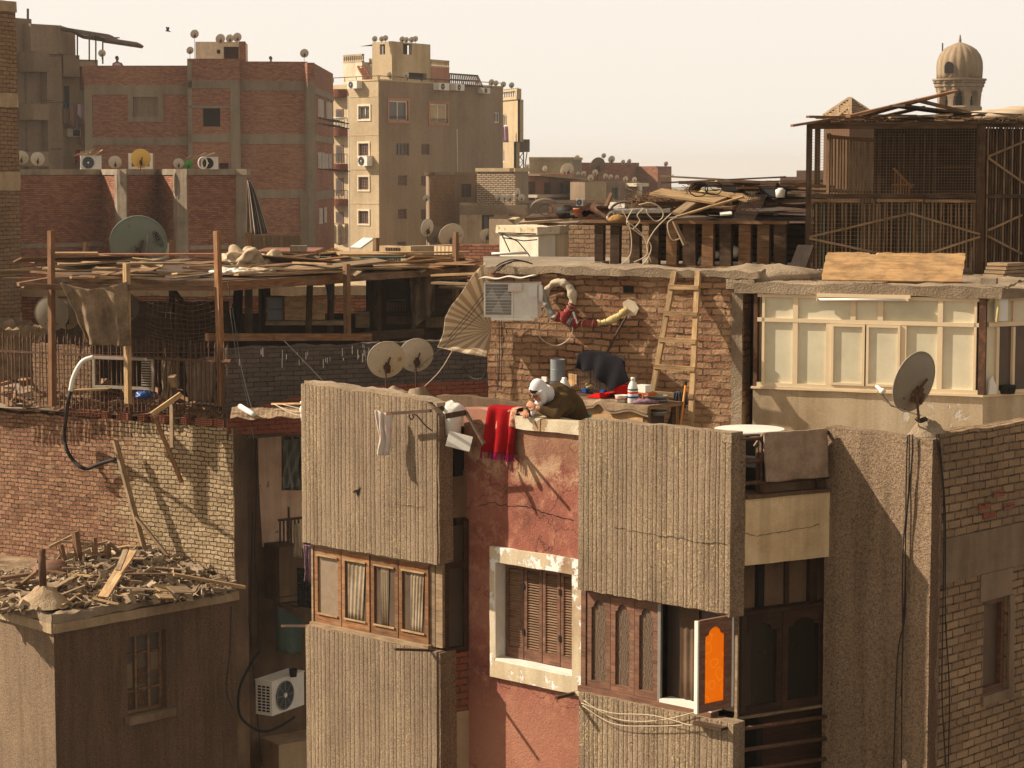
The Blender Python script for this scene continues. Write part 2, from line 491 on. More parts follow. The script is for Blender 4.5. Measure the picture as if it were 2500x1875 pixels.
def m_stripes(name,a,b,period,duty=0.5,trans=0.0,axis='X'):
    N=NT(name); uv=N.uv()
    sx=N.n('ShaderNodeSeparateXYZ',Vector=uv).outputs[axis]
    ph=N.math('FRACT',N.math('DIVIDE',sx,period))
    k=N.math('LESS_THAN',ph,duty)
    cc=N.mix(k,a,b); w=N.noise(N.ob(),60,3);
    cc=N.mix(0.3,cc,N.ramp(N.noise(N.ob(),3,4),[(0.3,(0.6,0.57,0.52)),(0.65,(1,1,1))]),'MULTIPLY')
    N.col(cc); N.bump(w,0.003); N.rough(0.95)
    if trans:
        tr=N.n('ShaderNodeBsdfTranslucent',Color=cc); mx=N.n('ShaderNodeMixShader',Fac=trans)
        N.t.links.new(N.b.outputs[0],mx.inputs[1]); N.t.links.new(tr.outputs[0],mx.inputs[2])
        N.t.links.new(mx.outputs[0],N.t.nodes['Material Output'].inputs['Surface'])
    return N.m
def m_glass(name,col,rough=0.25,spec=0.5):
    N=NT(name); ob=N.ob()
    k=N.noise(ob,4,4)
    N.col(N.mix(0.5,col,N.ramp(k,[(0.3,(0.5,0.5,0.5)),(0.7,(1.2,1.2,1.2))]),'MULTIPLY'))
    N.rough(rough); N.b.inputs['Specular IOR Level'].default_value=spec
    return N.m
M={}
M['brick_warm']=m_brick('brick_warm',c(150,96,70),c(176,128,96),c(158,130,100),dust=c(176,148,110),damt=0.45,wob=0.03,bump=0.022,smear=0.5)
M['brick_ladder']=m_brick('brick_ladder',c(158,108,78),c(206,160,120),c(140,110,82),bw=0.24,bh=0.082,ms=0.012,dust=c(190,156,118),damt=0.4,wob=0.035,bump=0.03,pits=1.0,smear=0.3)
M['brick_right']=m_brick('brick_right',c(150,122,92),c(176,144,108),c(128,104,80),bw=0.225,bh=0.085,ms=0.01,dust=c(120,92,68),damt=0.25,wob=0.016,bump=0.022,pits=0.5)
M['brick_grey']=m_brick('brick_grey',c(98,88,78),c(118,103,90),c(84,75,66),bw=0.25,bh=0.085,ms=0.008,dust=c(100,85,72),damt=0.3,wob=0.03,bump=0.02)
M['brick_red_far']=m_brick('brick_red_far',c(150,97,72),c(188,130,98),c(120,94,75),dust=c(164,126,98),damt=0.25,wob=0.02,bump=0.008,dscale=0.12)
M['brick_red_low']=m_brick('brick_red_low',c(142,88,64),c(184,124,92),c(112,90,70),dust=c(156,120,92),damt=0.25,wob=0.02,bump=0.01,dscale=0.2)
M['brick_tan']=m_brick('brick_tan',c(150,118,86),c(166,132,98),c(124,98,74),bh=0.09,dust=c(140,112,86),damt=0.3,wob=0.04,bump=0.03,pits=1.2)
M['brick_cream']=m_brick('brick_cream',c(206,180,146),c(214,190,156),c(160,134,106),bh=0.12,bw=0.35,ms=0.03,wob=0.06,bump=0.05,dscale=0.2)
M['brick_bright']=m_brick('brick_bright',c(160,82,58),c(172,96,66),c(120,96,80),bw=0.22,bh=0.08,wob=0.04,bump=0.02,dust=c(130,104,86),damt=0.3)
M['concrete']=m_plaster('concrete',c(150,134,112),c(112,98,80),c(172,154,130),bump=0.008)
M['concrete_far']=m_plaster('concrete_far',c(140,124,102),c(118,102,82),c(152,134,110),scale=0.3,grain=12,bump=0.004)
M['concrete_warm']=m_plaster('concrete_warm',c(138,114,90),c(104,84,64),c(154,130,104),bump=0.01)
M['concrete_rough']=m_plaster('concrete_rough',c(158,138,112),c(116,98,78),c(182,160,132),grain=40,bump=0.02,streak=0.15)
M['coping']=m_plaster('coping',c(212,196,164),c(176,152,118),c(226,214,188),bump=0.008,streak=0.1,patch=c(160,132,98),pamt=0.3,pscale=3)
M['stucco']=m_stucco('stucco',c(160,139,114),c(210,184,134),0.8,grain=85,bump=0.01)
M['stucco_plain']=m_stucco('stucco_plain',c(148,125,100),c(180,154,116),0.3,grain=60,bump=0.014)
M['stucco_shade']=m_stucco('stucco_shade',c(116,90,69),c(126,100,78),0.15,grain=70,bump=0.006)  # darker render copy for walls facing away from the sun, shade in colour
M['plaster_tan']=m_plaster('plaster_tan',c(178,152,118),c(150,124,94),c(190,166,132))
M['plaster_beige']=m_plaster('plaster_beige',c(196,170,130),c(160,130,94),c(208,184,146),streak=0.3)
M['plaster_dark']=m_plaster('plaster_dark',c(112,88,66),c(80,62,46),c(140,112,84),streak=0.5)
M['plaster_pale']=m_plaster('plaster_pale',c(198,176,142),c(172,146,112),c(206,188,158),patch=c(200,192,176),pamt=0.2)
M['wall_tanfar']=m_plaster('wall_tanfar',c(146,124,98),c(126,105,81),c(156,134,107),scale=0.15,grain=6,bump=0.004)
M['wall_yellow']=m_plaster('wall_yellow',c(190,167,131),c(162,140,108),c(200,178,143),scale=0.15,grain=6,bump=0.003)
M['wall_white']=m_plaster('wall_white',c(226,208,178),c(206,184,150),c(232,216,190),scale=0.2,grain=6,bump=0.003)
M['wall_cream']=m_plaster('wall_cream',c(196,172,132),c(160,136,100),c(208,184,144),scale=0.2,grain=8,bump=0.004)
M['wall_grey']=m_plaster('wall_grey',c(140,118,94),c(108,90,70),c(160,136,110),scale=0.14,grain=6,bump=0.004)
M['wall_pink']=m_plaster('wall_pink',c(180,126,96),c(150,104,78),c(190,140,110),scale=0.2,grain=6,bump=0.004)
M['stone']=m_plaster('stone',c(158,136,108),c(128,108,84),c(170,148,120),scale=0.5,grain=14,bump=0.02)
M['adobe']=m_plaster('adobe',c(182,156,122),c(150,124,94),c(196,172,138),bump=0.02,grain=25)
M['wood_dark']=m_wood('wood_dark',c(54,39,27),c(92,68,46),0.2)
M['wood_brown']=m_wood('wood_brown',c(98,72,50),c(152,114,80),0.4)
M['wood_orange']=m_wood('wood_orange',c(112,74,46),c(168,120,78),0.4)
M['wood_pale']=m_wood('wood_pale',c(158,124,84),c(206,174,128),0.25)
M['wood_grey']=m_wood('wood_grey',c(120,98,74),c(178,152,118),0.5)
M['wood_black']=m_wood('wood_black',c(34,25,18),c(62,45,30),0.08)
M['wood_weathered']=m_wood('wood_weathered',c(118,98,76),c(172,148,118),0.5)
M['paper']=m_plaster('paper',c(170,148,120),c(118,96,74),c(206,188,160),scale=2.5,grain=30,bump=0.01,streak=0.0)
M['wood_ladder']=m_wood('wood_ladder',c(122,92,62),c(178,140,100),0.3)
M['wire']=m_plain('wire',c(128,104,78),0.8)
M['ply']=m_wood('ply',c(190,148,98),c(218,178,128),0.35)
M['frame_red']=m_wood('frame_red',c(100,67,50),c(140,100,78),0.25,0.6)
M['frame_dark']=m_wood('frame_dark',c(44,28,18),c(72,46,30),0.05,0.6)
M['rust']=m_plain('rust',c(92,66,48),0.85,0.0,0.4,rust=c(122,80,54),ramt=0.5)
M['iron']=m_plain('iron',c(76,58,44),0.7,0.2,0.3,rust=c(112,70,44),ramt=0.5)
M['steel']=m_plain('steel',c(150,144,134),0.5,0.5,0.3)
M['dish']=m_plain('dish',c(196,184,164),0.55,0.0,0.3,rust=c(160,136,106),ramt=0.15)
M['dish_shade']=m_plain('dish_shade',c(146,132,112),0.55,0.0,0.25,scale=3)  # greyer dish paint for shaded dishes, the shade set in the colour
M['dish_rusty']=m_plain('dish_rusty',c(192,178,152),0.55,0.0,0.25,rust=c(156,122,84),ramt=0.3,scale=2.5)
M['dish_yellow']=m_plain('dish_yellow',c(226,182,84),0.55,0.0,0.15)
M['dish_green']=m_plain('dish_green',c(120,128,112),0.6,0.0,0.25,rust=c(82,84,74),ramt=0.42,scale=1.4)
M['dish_dark']=m_plain('dish_dark',c(108,92,74),0.7)
M['dish_vivid']=m_plain('dish_vivid',c(70,150,62),0.6)
M['white_metal']=m_plain('white_metal',c(222,214,198),0.5,0.0,0.22,rust=c(170,140,104),ramt=0.08)
M['dull_white']=m_plain('dull_white',c(158,146,126),0.7,0.0,0.35,rust=c(120,92,66),ramt=0.25)
M['black']=m_plain('black',c(26,22,19),0.7)
M['void']=m_plain('void',c(30,22,16),0.95)  # near-black colour that stands in for the dark inside openings
M['glass_dark']=m_glass('glass_dark',c(60,47,36),.4)
M['glass_far']=m_glass('glass_far',c(76,66,54),0.3)
M['glass_brown']=m_glass('glass_brown',c(92,74,58),0.3)
M['curtain']=m_cloth('curtain',c(168,150,124),c(124,106,84),10,0.002,0.15)
M['frosted']=m_plain('frosted',c(214,207,182),0.5,0.0,0.08,scale=1.2)
N=NT('frosted'); _r=N.n('ShaderNodeObjectInfo').outputs['Random']; _k=N.noise(N.ob(),1.1,5,0.7)
N.col(N.mix(0.8,N.mix(0.7,c(226,214,182),N.ramp(_r,[(0,(0.8,0.82,0.8)),(1,(1,1,1))]),'MULTIPLY'),N.ramp(_k,[(0.32,(0.72,0.72,0.7)),(0.62,(1,1,1))]),'MULTIPLY')); N.rough(0.35); M['frosted']=N.m
M['cream_paint']=m_plain('cream_paint',c(226,202,164),0.6,0.0,0.12,scale=4)
M['white_paint']=m_plain('white_paint',c(226,218,202),0.6,0.0,0.25)
M['burlap']=m_cloth('burlap',c(160,136,108),c(118,97,74),14,0.012,0.55)
M['carpet']=m_cloth('carpet',c(178,152,128),c(150,126,104),30,0.012,0.45,patt=5)
M['tarp']=m_cloth('tarp',c(196,176,146),c(168,146,118),8,0.004,0.15)
M['red_cloth']=m_cloth('red_cloth',c(160,14,20),c(128,8,14),30,0.004,0.25)
M['magenta']=m_cloth('magenta',c(150,20,84),None,40)
M['pattern_red']=m_cloth('pattern_red',c(206,176,140),c(150,24,26),30,0.004,0.2,patt=26)
M['towel']=m_cloth('towel',c(226,218,206),c(222,196,176),30,0.006,0.15,patt=9)
M['black_cloth']=m_cloth('black_cloth',c(30,28,32),c(22,20,24),20,0.003,0.2)
M['grey_cloth']=m_cloth('grey_cloth',c(82,80,84),c(66,64,68),20,0.003,0.2)
M['robe']=m_cloth('robe',c(92,72,44),c(72,55,33),26,0.006,0.4,patt=5)
M['scarf']=m_cloth('scarf',c(224,220,216),c(206,202,200),26,0.003,0.12)
M['skin']=m_plain('skin',c(186,132,98),0.6,vary=0.12)
M['skin_dark']=m_plain('skin_dark',c(120,84,62),0.6,vary=0.12)
M['cable']=m_plain('cable',c(52,44,36),0.7)
M['cable_pale']=m_plain('cable_pale',c(196,176,146),0.7)
M['plastic_white']=m_plain('plastic_white',c(224,218,204),0.4,vary=0.1)
M['plastic_red']=m_plain('plastic_red',c(206,20,18),0.35,vary=0.1)
M['plastic_blue']=m_plain('plastic_blue',c(28,70,130),0.4,vary=0.1)
M['plastic_grey']=m_plain('plastic_grey',c(128,132,132),0.5,vary=0.15)
M['terracotta']=m_plain('terracotta',c(176,106,76),0.8)
M['amber']=m_plain('amber',c(196,92,20),0.3)
M['teal']=m_plain('teal',c(70,150,150),0.8)
M['straw']=m_cloth('straw',c(176,138,82),c(138,104,60),20,0.02,0.5,patt=8)
M['debris']=m_plaster('debris',c(150,124,94),c(96,76,56),c(186,160,126),scale=3,grain=40,bump=0.03,streak=0.0)
M['ground']=m_plaster('ground',c(92,80,66),c(72,62,52),c(106,92,76),scale=0.05,grain=2,bump=0.01)
M['twigs']=m_plain('twigs',c(110,82,54),0.95)
M['foam_pipe']=m_plain('foam_pipe',c(196,178,150),0.7,vary=0.4,scale=10,bump=0.01)
M['rag_yellow']=m_cloth('rag_yellow',c(206,190,130),c(176,158,102),20,0.004,0.2)
M['rag_red']=m_cloth('rag_red',c(150,44,42),c(150,84,78),20,0.006,0.4,patt=10)
M['rag_lilac']=m_cloth('rag_lilac',c(160,128,140),c(120,92,104),26,0.004,0.3,patt=14)
M['rag_pink']=m_cloth('rag_pink',c(206,168,186),None,26)
M['green_sheet']=m_plain('green_sheet',c(66,84,72),0.7,rust=c(120,96,70),ramt=0.35)
# ================================================================== ground
g=MB()
g.quad([(-1500,-300,0),(1500,-300,0),(1500,2400,0),(-1500,2400,0)])
obj('ground',g,M['ground'],kind='structure',label='dusty ground far below the rooftops',org=(0,0,0))
GZ=0.0
# ------------------------------------------------------------------ shared builders
def poly_house(parent,pts,z1,mats,holes=None,th=0.3,depth=12.0,z0=GZ,name='wall',names=None,roof=True,py=800,right=None):
    """pts = [(px, Y)] left to right; one wall part per face, then roof and back; returns the frames"""
    P=[at(px,py,Y)for px,Y in pts]
    P=[Vector((p.x,p.y,0))for p in P]
    frs=[Fr(a,b)for a,b in zip(P,P[1:])]
    holes=holes or{}
    for i,f in enumerate(frs):
        hs=holes.get(i,lambda f:[])(f)if callable(holes.get(i,None))else holes.get(i,[])
        w=MB(); w.wall(f,0,f.L,z0,z1,th,hs)
        m=mats[i]if isinstance(mats,(list,tuple))else mats
        obj((names[i]if names else name),w,m,parent)
    B0=P[0]*(1+depth/P[0].length); B1=P[-1]*(1+depth/P[-1].length)
    ring=P+[B1,B0]
    if roof:
        b=MB(); mt=mats[0]if isinstance(mats,(list,tuple))else mats
        zr=z1-0.35
        b.quad([Vector((p.x,p.y,zr))for p in ring])
        for a,c_ in((P[-1],B1),(B1,B0),(B0,P[0])):
            L=(c_-a).length
            b.quad([Vector((a.x,a.y,z0)),Vector((c_.x,c_.y,z0)),Vector((c_.x,c_.y,z1)),Vector((a.x,a.y,z1))],[(0,z0),(L,z0),(L,z1),(0,z1)])
        obj('roof',b,mt,parent)
    return frs
def rect(f,x0,y0,x1,y1,n=0.0):
    """pixel rectangle -> (s0,s1,z0,z1) on a face"""
    sa,za=f.hit(x0,y0,n); sb,zb=f.hit(x1,y1,n); _,zc=f.hit(x1,y0,n); _,zd=f.hit(x0,y1,n)
    return(min(sa,sb),max(sa,sb),min((zb+zd)/2,(za+zc)/2),max((zb+zd)/2,(za+zc)/2))
def window(parent,f,h,fm,pm,nx=2,ny=1,fw=0.06,dep=0.12,name='window',sill=None,grille=None,mid=None,pane='pane',fd=0.05):
    s0,s1,z0,z1=h
    w=MB()
    w.box(f,s0,s0+fw,-dep,-dep+fd,z0,z1); w.box(f,s1-fw,s1,-dep,-dep+fd,z0,z1)
    w.box(f,s0+fw,s1-fw,-dep,-dep+fd,z0,z0+fw); w.box(f,s0+fw,s1-fw,-dep,-dep+fd,z1-fw,z1)
    for i in range(1,nx):
        s=s0+(s1-s0)*i/nx
        w.box(f,s-fw*.4,s+fw*.4,-dep+.003,-dep+fd-.003,z0+fw,z1-fw)
    for j in range(1,ny):
        z=z0+(z1-z0)*j/ny
        w.box(f,s0+fw,s1-fw,-dep+.006,-dep+fd-.006,z-fw*.3,z+fw*.3)
    o=obj(name,w,fm,parent)
    p=MB(); p.box(f,s0-.01,s1+.01,-dep-.045,-dep-.005,z0-.01,z1+.01)
    obj(pane,p,pm,o)
    if sill:
        q=MB(); q.box(f,s0-.12,s1+.12,0.002,.1,z0-.12,z0-.004)
        obj('sill',q,sill,o)
    if grille:
        q=MB(); zz=z0+(z1-z0)*grille
        q.box(f,s0,s1,.02,.06,zz-.03,zz); q.box(f,s0,s1,.02,.06,z0+.02,z0+.05)
        k=max(4,int((s1-s0)/.16))
        for i in range(k+1):
            s=s0+(s1-s0)*i/k
            q.box(f,s-.012,s+.012,.03,.05,z0+.05,zz-.03)
        obj('railing',q,M['iron'],o)
    return o
def surround(parent,f,h,m,w=0.14,t=0.05,name='surround'):
    s0,s1,z0,z1=h; q=MB()
    q.box(f,s0-w,s0,0.002,t,z0-w,z1+w); q.box(f,s1,s1+w,0.002,t,z0-w,z1+w)
    q.box(f,s0,s1,0.002,t,z0-w,z0); q.box(f,s0,s1,0.002,t,z1,z1+w)
    return obj(name,q,m,parent)
# ------------------------------------------------------------------ satellite dishes
_dm={}
def _mesh(key,fn,m,smooth):
    k=(key,m.name)
    if k not in _dm:
        mb=fn(); me=bpy.data.meshes.new(key)
        me.from_pydata([tuple(v)for v in mb.v],[],mb.f)
        ul=me.uv_layers.new(name='UVMap'); ul.data.foreach_set('uv',[q for f in mb.uv for p in f for q in p])
        if smooth:me.polygons.foreach_set('use_smooth',[True]*len(me.polygons))
        me.materials.append(m); _dm[k]=me
    return _dm[k]
RY=Matrix.Rotation(-pi/2,4,'X')
def _reflector():
    pr=[(0.5*i/9,-0.11*(1-(i/9)**2))for i in range(10)]
    pr+=[(0.513,-0.004),(0.513,0.018),(0.5,0.018)]
    pr+=[(0.5*i/9,0.012-0.11*(1-(i/9)**2))for i in range(8,-1,-1)]
    return MB().lathe(pr,RY,36)
FI=Fr((0,0),(1,0))
def _bracket():
    b=MB(); b.box(FI,-.05,.05,.08,.2,-.32,-.04); b.box(FI,.05,.085,.06,.24,-.3,-.12)
    b.box(FI,-.09,-.05,.1,.17,-.22,-.12)
    b.bar((.02,-.13,-.1),(.07,-.17,.12),.05,.03); b.bar((-.2,-.05,-.3),(.2,-.05,-.3),.02,.02)
    return b
def _arm():
    return MB().tube([(0,-.02,-.47),(0,.25,-.5),(0,.55,-.36)],[.014,.014,.012],6)
def _horn():
    M4=Matrix.Translation((0,.56,-.32))@Matrix.Rotation(radians(105),4,'X')
    return MB().lathe([(.02,-.12),(.03,-.1),(.03,0),(.05,.02),(.05,.07),(.045,.075)],M4,12)
def place_mesh(name,me,parent,loc=(0,0,0),rot=(0,0,0),sc=(1,1,1)):
    o=bpy.data.objects.new(name,me); COL.objects.link(o); o.parent=parent
    o.location=loc; o.rotation_euler=rot; o.scale=sc
    return o
DISH_TAG={}
def dish(px,py,Y,dpx,base,label,group=None,m='dish',yaw=28,tilt=16,wx=1.0,small=None,base_dx=0.0,back='iron',name='satellite_dish'):
    D=dpx*Y/FPX; C=at(px,py,Y); zb=at(px,base,Y).z
    small=dpx<26 if small is None else small
    loc=Vector((C.x,C.y-0.14*D,min(zb,C.z-0.15*D)))
    t=thing(name,label,'satellite dish',loc,group)
    h=C.z-loc.z
    rot=(radians(tilt),0,radians(yaw))
    rl=(0,0.14*D,h)
    place_mesh('reflector',_mesh('reflector',_reflector,M[m],True),t,rl,rot,(D*wx,D,D))
    place_mesh('bracket',_mesh('bracket',_bracket,M[back],False),t,rl,rot,(D,D,D))
    hm=max(h-0.12*D,0.05*D)
    k=('mast',round(hm,2),round(D,2))
    place_mesh('mast',_mesh(str(k),lambda:MB().tube([(base_dx,0,0),(0,-0.04*D,hm)],max(.022*D,.012),7),M[back],False),t)
    if not small:
        a=place_mesh('feed_arm',_mesh('feed_arm',_arm,M['iron'],False),t,rl,rot,(D,D,D))
        place_mesh('feed_horn',_mesh('feed_horn',_horn,M['plastic_white'],True),a)
    return t
# ------------------------------------------------------------------ air conditioners
def ac_unit(f,s0,s1,n0,n1,z0,z1,label,face='n',fan=(0.36,0.44),grp=None,dark=False,louvre=True,name='air_conditioner'):
    """outdoor unit: casing, fan grille with hub on the front, louvre on the left end"""
    t=thing(name,label,'air conditioner',f.p((s0+s1)/2,(n0+n1)/2,z0),grp)
    b=MB(); b.box(f,s0,s1,n0,n1,z0,z1); b.box(f,s0-.01,s1+.01,n0-.01,n1+.012,z1+.002,z1+.02)
    obj('casing',b,M['white_metal'],t,bevel=.01)
    W=s1-s0; H=z1-z0; cs=s0+W*fan[0]; cz=z0+H*.5; r=H*fan[1]
    if W<2*r:r=W*.42
    # grille disc with rings and spokes
    q=MB()
    X=Matrix(((f.ds.x,0,f.nn.x,0),(f.ds.y,0,f.nn.y,0),(0,1,0,0),(0,0,0,1)))
    O=f.p(cs,n1+.003,cz); X.translation=O
    d=MB(); d.lathe([(r,0),(r,.012),(0.0,.012)],X,28)
    gr=obj('fan_opening',d,M['black'],t)
    for k in range(1,8):
        rr=r*k/7
        pts=[X@Vector((rr*cos(a*pi/14),rr*sin(a*pi/14),.022))for a in range(29)]
        q.tube(pts,.004 if k<7 else.01,4,False)
    for k in range(8):
        a=k*pi/4; q.bar(X@Vector((0,0,.024)),X@Vector((r*cos(a),r*sin(a),.024)),.008,.008)
    obj('fan_grille',q,M['plastic_grey']if not dark else M['iron'],gr)
    hb=MB(); hb.lathe([(r*.17,.012),(r*.17,.035),(0,.04)],X,12); obj('hub',hb,M['plastic_white'],gr)
    if louvre:
        l=MB()
        for i in range(9):
            for j in range(3):
                zz=z0+H*(.1+.8*i/9); nn0=n0+(n1-n0)*(.15+.26*j)
                l.box(f,s0-.006,s0-.001,nn0,nn0+(n1-n0)*.19,zz,zz+H*.055)
        obj('side_louvre',l,M['black'],t)
    return t
def cable(pts,r,m,label,cat='cable',group=None,smooth_n=0,name='cable',seg=5):
    P=[Vector(p)for p in pts]
    if smooth_n:
        Q=[]
        for i in range(len(P)-1):
            a,b,c_,d=P[max(i-1,0)],P[i],P[i+1],P[min(i+2,len(P)-1)]
            for k in range(smooth_n):
                t=k/smooth_n
                Q.append(0.5*((2*b)+(c_-a)*t+(2*a-5*b+4*c_-d)*t*t+(3*b-a-3*c_+d)*t**3))
        P=Q+[P[-1]]
    return obj(name,MB().tube(P,r,seg),m,label=label,cat=cat,group=group,smooth=True)
# ================================================================== far left brick tower
t=thing('brick_tower','tall rough tan brick building cut by the left edge, higher than all others','building',at(0,700,50))
f=fr2(-160,47.5,55,50)
b=MB(); zt=f.z(40,5)
b.rbox(f,0,f.L,-6,0,f.z(40,900),zt,seg=.24,amp=.03,freq=2.2)
obj('wall',b,M['brick_tan'],t)
b=MB()
for y0,y1 in((4,30),(228,262),(420,465)):
    b.rbox(f,0.02,f.L-.01,-.2,.03,f.z(40,y1),f.z(40,y0),seg=.2,amp=.02)
parts('concrete_band',b,M['adobe'],t)
# ================================================================== grey apartment block behind it
t=thing('apartment_building','grey stained apartment block with box balconies and hanging laundry','building',at(120,410,128))
Y0=128
fa=fr2(-30,125,82,128,300);
b=MB(); b.box(fa,0,fa.L,-6,0,GZ,fa.z(70,46)); obj('wall',b,M['wall_grey'],t)
fb=fr2(82,127,153,128.5,300)
b=MB(); b.box(fb,0,fb.L,-8,-.6,GZ,fb.z(120,132)); obj('wall',b,M['wall_grey'],t)
b=MB(); b.box(fb,fb.s(115,200),fb.L,-.58,0,GZ,fb.z(120,133)); obj('pier',b,M['wall_grey'],t)
b=MB(); b.box(fb,0,fb.L-.15,-5,-.1,fb.z(120,131),fb.z(120,60));
obj('attic',b,M['wall_tanfar'],t)
f2=fr2(148,128.5,184,133,100)
b=MB(); b.box(f2,0.003,f2 .L,-4,0,f2 .z(160,133),f2 .z(160,66)); obj('attic',b,M['wall_tanfar'],t)
fc=fr2(153,130.5,236,131.5,300)
b=MB(); b.box(fc,0,fc.L,-8,0,GZ,fc.z(170,148)); obj('wall',b,M['wall_cream'],t)
def balc(f,x0,x1,y0,y1,d,m,nm='balcony'):
    s0,s1=f.s(x0,y0,d),f.s(x1,y0,d); z0,z1=f.z(x1,y1,d),f.z(x1,y0,d)
    q=MB(); q.box(f,s0,s1,-.57,d,z0,z0+.12); q.box(f,s0,s1,d-.1,d,z0+.123,z1)
    q.box(f,s0,s0+.1,-.57,d-.103,z0+.123,z1); q.box(f,s1-.1,s1,-.57,d-.103,z0+.123,z1)
    return obj(nm,q,m,t)
balc(fb,83,119,126,176,.9,M['wall_grey']); balc(fb,83,119,254,293,.9,M['wall_tanfar']); balc(fb,83,118,370,406,.9,M['wall_grey'])
balc(fc,154,194,135,188,1.0,M['wall_tanfar']); balc(fc,154,174,262,301,1.0,M['wall_grey']); balc(fc,154,186,382,430,1.0,M['wall_grey'])
b=MB(); b.box(fc,fc.s(196,145),fc.s(240,145),-3,-.1,fc.z(200,200),fc.z(200,145)); obj('roof_room',b,M['wall_tanfar'],t)
b=MB(); b.box(fc,fc.s(200,170,.5),fc.s(209,170,.5),.003,.5,fc.z(205,218,.5),fc.z(205,162,.5)); b.box(fc,fc.s(198,300,.5),fc.s(209,300,.5),.003,.5,fc.z(205,352,.5),fc.z(205,302,.5)); parts('red_pier',b,M['wall_pink'],t)
b=MB(); b.box(fc,fc.s(156,230),fc.s(168,230),.003,.08,fc.z(160,262),fc.z(160,210)); obj('window',b,M['glass_far'],t)
b=MB()
for x0,x1,y in((82,110,161),(110,141,250),(98,116,246),(116,138,364),(112,141,137)):b.bar(fb.p(fb.s(x0,y),.3,fb.z(x0,y)),fb.p(fb.s(x1,y),.5,fb.z(x1,y)),.05,.05)
parts('drying_rail',b,M['iron'],t)
b=MB(); b.box(fc,fc.s(167,320,.6),fc.s(197,320,.6),.003,.6,fc.z(180,334,.6),fc.z(180,314,.6)); w_=obj('window_unit',b,M['white_metal'],t)
b=MB(); b.box(fc,fc.s(178,320,.6),fc.s(195,320,.6),.605,.62,fc.z(180,332,.6),fc.z(180,317,.6)); obj('grille',b,M['void'],w_)
# awning on posts
b=MB()
A=[at(x,y,Y)for x,y,Y in((147,61,128),(185,71,129),(222,79,129),(256,93,129.5))]
pts=[]
def aw(u,v):
    k=min(int(u*3),2); q=A[k].lerp(A[k+1],u*3-k); return q+Vector((v*1.2,v*6,-.25+.12*sin(u*9)))
b.grid(aw,12,6,3,3,th=.18); obj('awning',b,M['wood_dark'],t)
b=MB()
for x,y0,y1 in((189,78,140),(218,82,146),(234,86,150),(251,96,152)):
    b.tube([at(x,y1+4,129.5),at(x,y0,129.5)],.045,5)
b.tube([at(245,93,129.5),at(292,92,129.5)],.04,5)
parts('post',b,M['iron'],t)
b=MB(); b.tube([at(68,48,126),at(68,21,126)],.07,5); obj('antenna',b,M['iron'],t)
# laundry on that block
for x0,x1,y0,y1,m,lb in((171,180,253,305,'pattern_red','dark red patterned cloth drying on the grey block balcony'),(181,190,252,318,'rag_lilac','grey patterned cloth drying beside the red one on the grey block'),(190,198,254,286,'towel','white cloth drying near the brick corner on the grey block'),(198,207,255,295,'rag_pink','pale pink cloth drying right against the brick building corner'),(155,165,252,264,'plastic_blue','small blue cloth drying on the grey block balcony'),(184,196,366,398,'red_cloth','red cloth drying low beside the roof air conditioner')):
    p0,p1=at(x0,y0,129.5),at(x1,y1,129.5)
    b=MB(); b.grid(lambda u,v:Vector((p0 .x+(p1 .x-p0 .x)*u,129.4+.12*sin(u*14+v*3),p0 .z+(p1 .z-p0 .z)*v*(1-.12*sin(u*5)))),8,6,1,1,th=.02)
    obj('laundry',b,M[m],label=lb,cat='laundry',group='laundry on the grey apartment block',smooth=True)
dish(249,130,128.5,18,146,'rusty orange dish on a post under the awning',m='dish_rusty',yaw=20)
# ================================================================== big red brick building
t=thing('brick_building','large unfinished red brick building with concrete bands','building',at(500,415,130))
fl=fr2(207,128.5,461,128.5,300); fm=fr2(459,127.6,587,127.8,300); fr_=fr2(585,128.2,752,128.6,300); fs=fr2(750,128.2,768,128.4,300); fe=fr2(766,128.3,814,143,300)
hb=[rect(fl,325,237,387,285)]
b=MB(); b.wall(fl,0,fl.L,GZ,fl.z(300,160),.4,hb); b.box(fl,0,fl.L,-14,-.4,GZ,fl.z(300,170)); obj('wall',b,M['brick_red_far'],t)
hm=[rect(fm,495,264,538,309),rect(fm,535,398,558,420)]
b=MB(); b.wall(fm,0,fm.L,GZ,fm.z(500,143),.5,hm); b.box(fm,0,fm.L,-12,-2,GZ,fm.z(500,150)); obj('wall',b,M['brick_red_far'],t)
b=MB(); b.wall(fr_,0,fr_.L,GZ,fr_.z(650,150),.4); b.box(fr_,0.01,fr_.L,-12,-.41,GZ,fr_.z(650,158)); obj('wall',b,M['brick_red_far'],t)
he=[rect(fe,776,243,783,286),rect(fe,797,250,804,292),rect(fe,776,372,786,412),rect(fe,793,376,803,412),rect(fe,779,507,791,545)]
b=MB(); b.wall(fe,0,fe.L,GZ,fe.z(770,156),.4,he); obj('wall',b,M['brick_red_far'],t)
b=MB()
for f,bands in((fl,((208,231),(335,354))),(fm,((196,216),(258,264),(327,347),(465,488))),(fr_,((198,221),(327,352),(463,484))),(fe,((216,232),(330,346),(467,488)))):
    for y0,y1 in bands:
        xm=(f.A.x/f.A.y*FPX+CXP)+6
        b.box(f,.02,f.L-.02,.004,.05,f.z(xm,y1),f.z(xm,y0))
parts('concrete_band',b,M['concrete_far'],t)
b=MB()
b.box(fl,.01,fl.s(226,300),.006,.07,GZ,fl.z(220,231)); b.box(fm,fm.s(563,300),fm.L,.006,.07,GZ,fm.z(570,216))
b.box(fs,0,fs.L,-.3,.1,GZ,fs.z(758,200)); b.box(fm,0,.25,.006,.05,GZ,fm.z(470,150)); b.box(fr_,fr_.s(733,500),fr_.L-.003,.006,.3,GZ,fr_.z(740,470))
parts('concrete_pillar',b,M['concrete_far'],t)
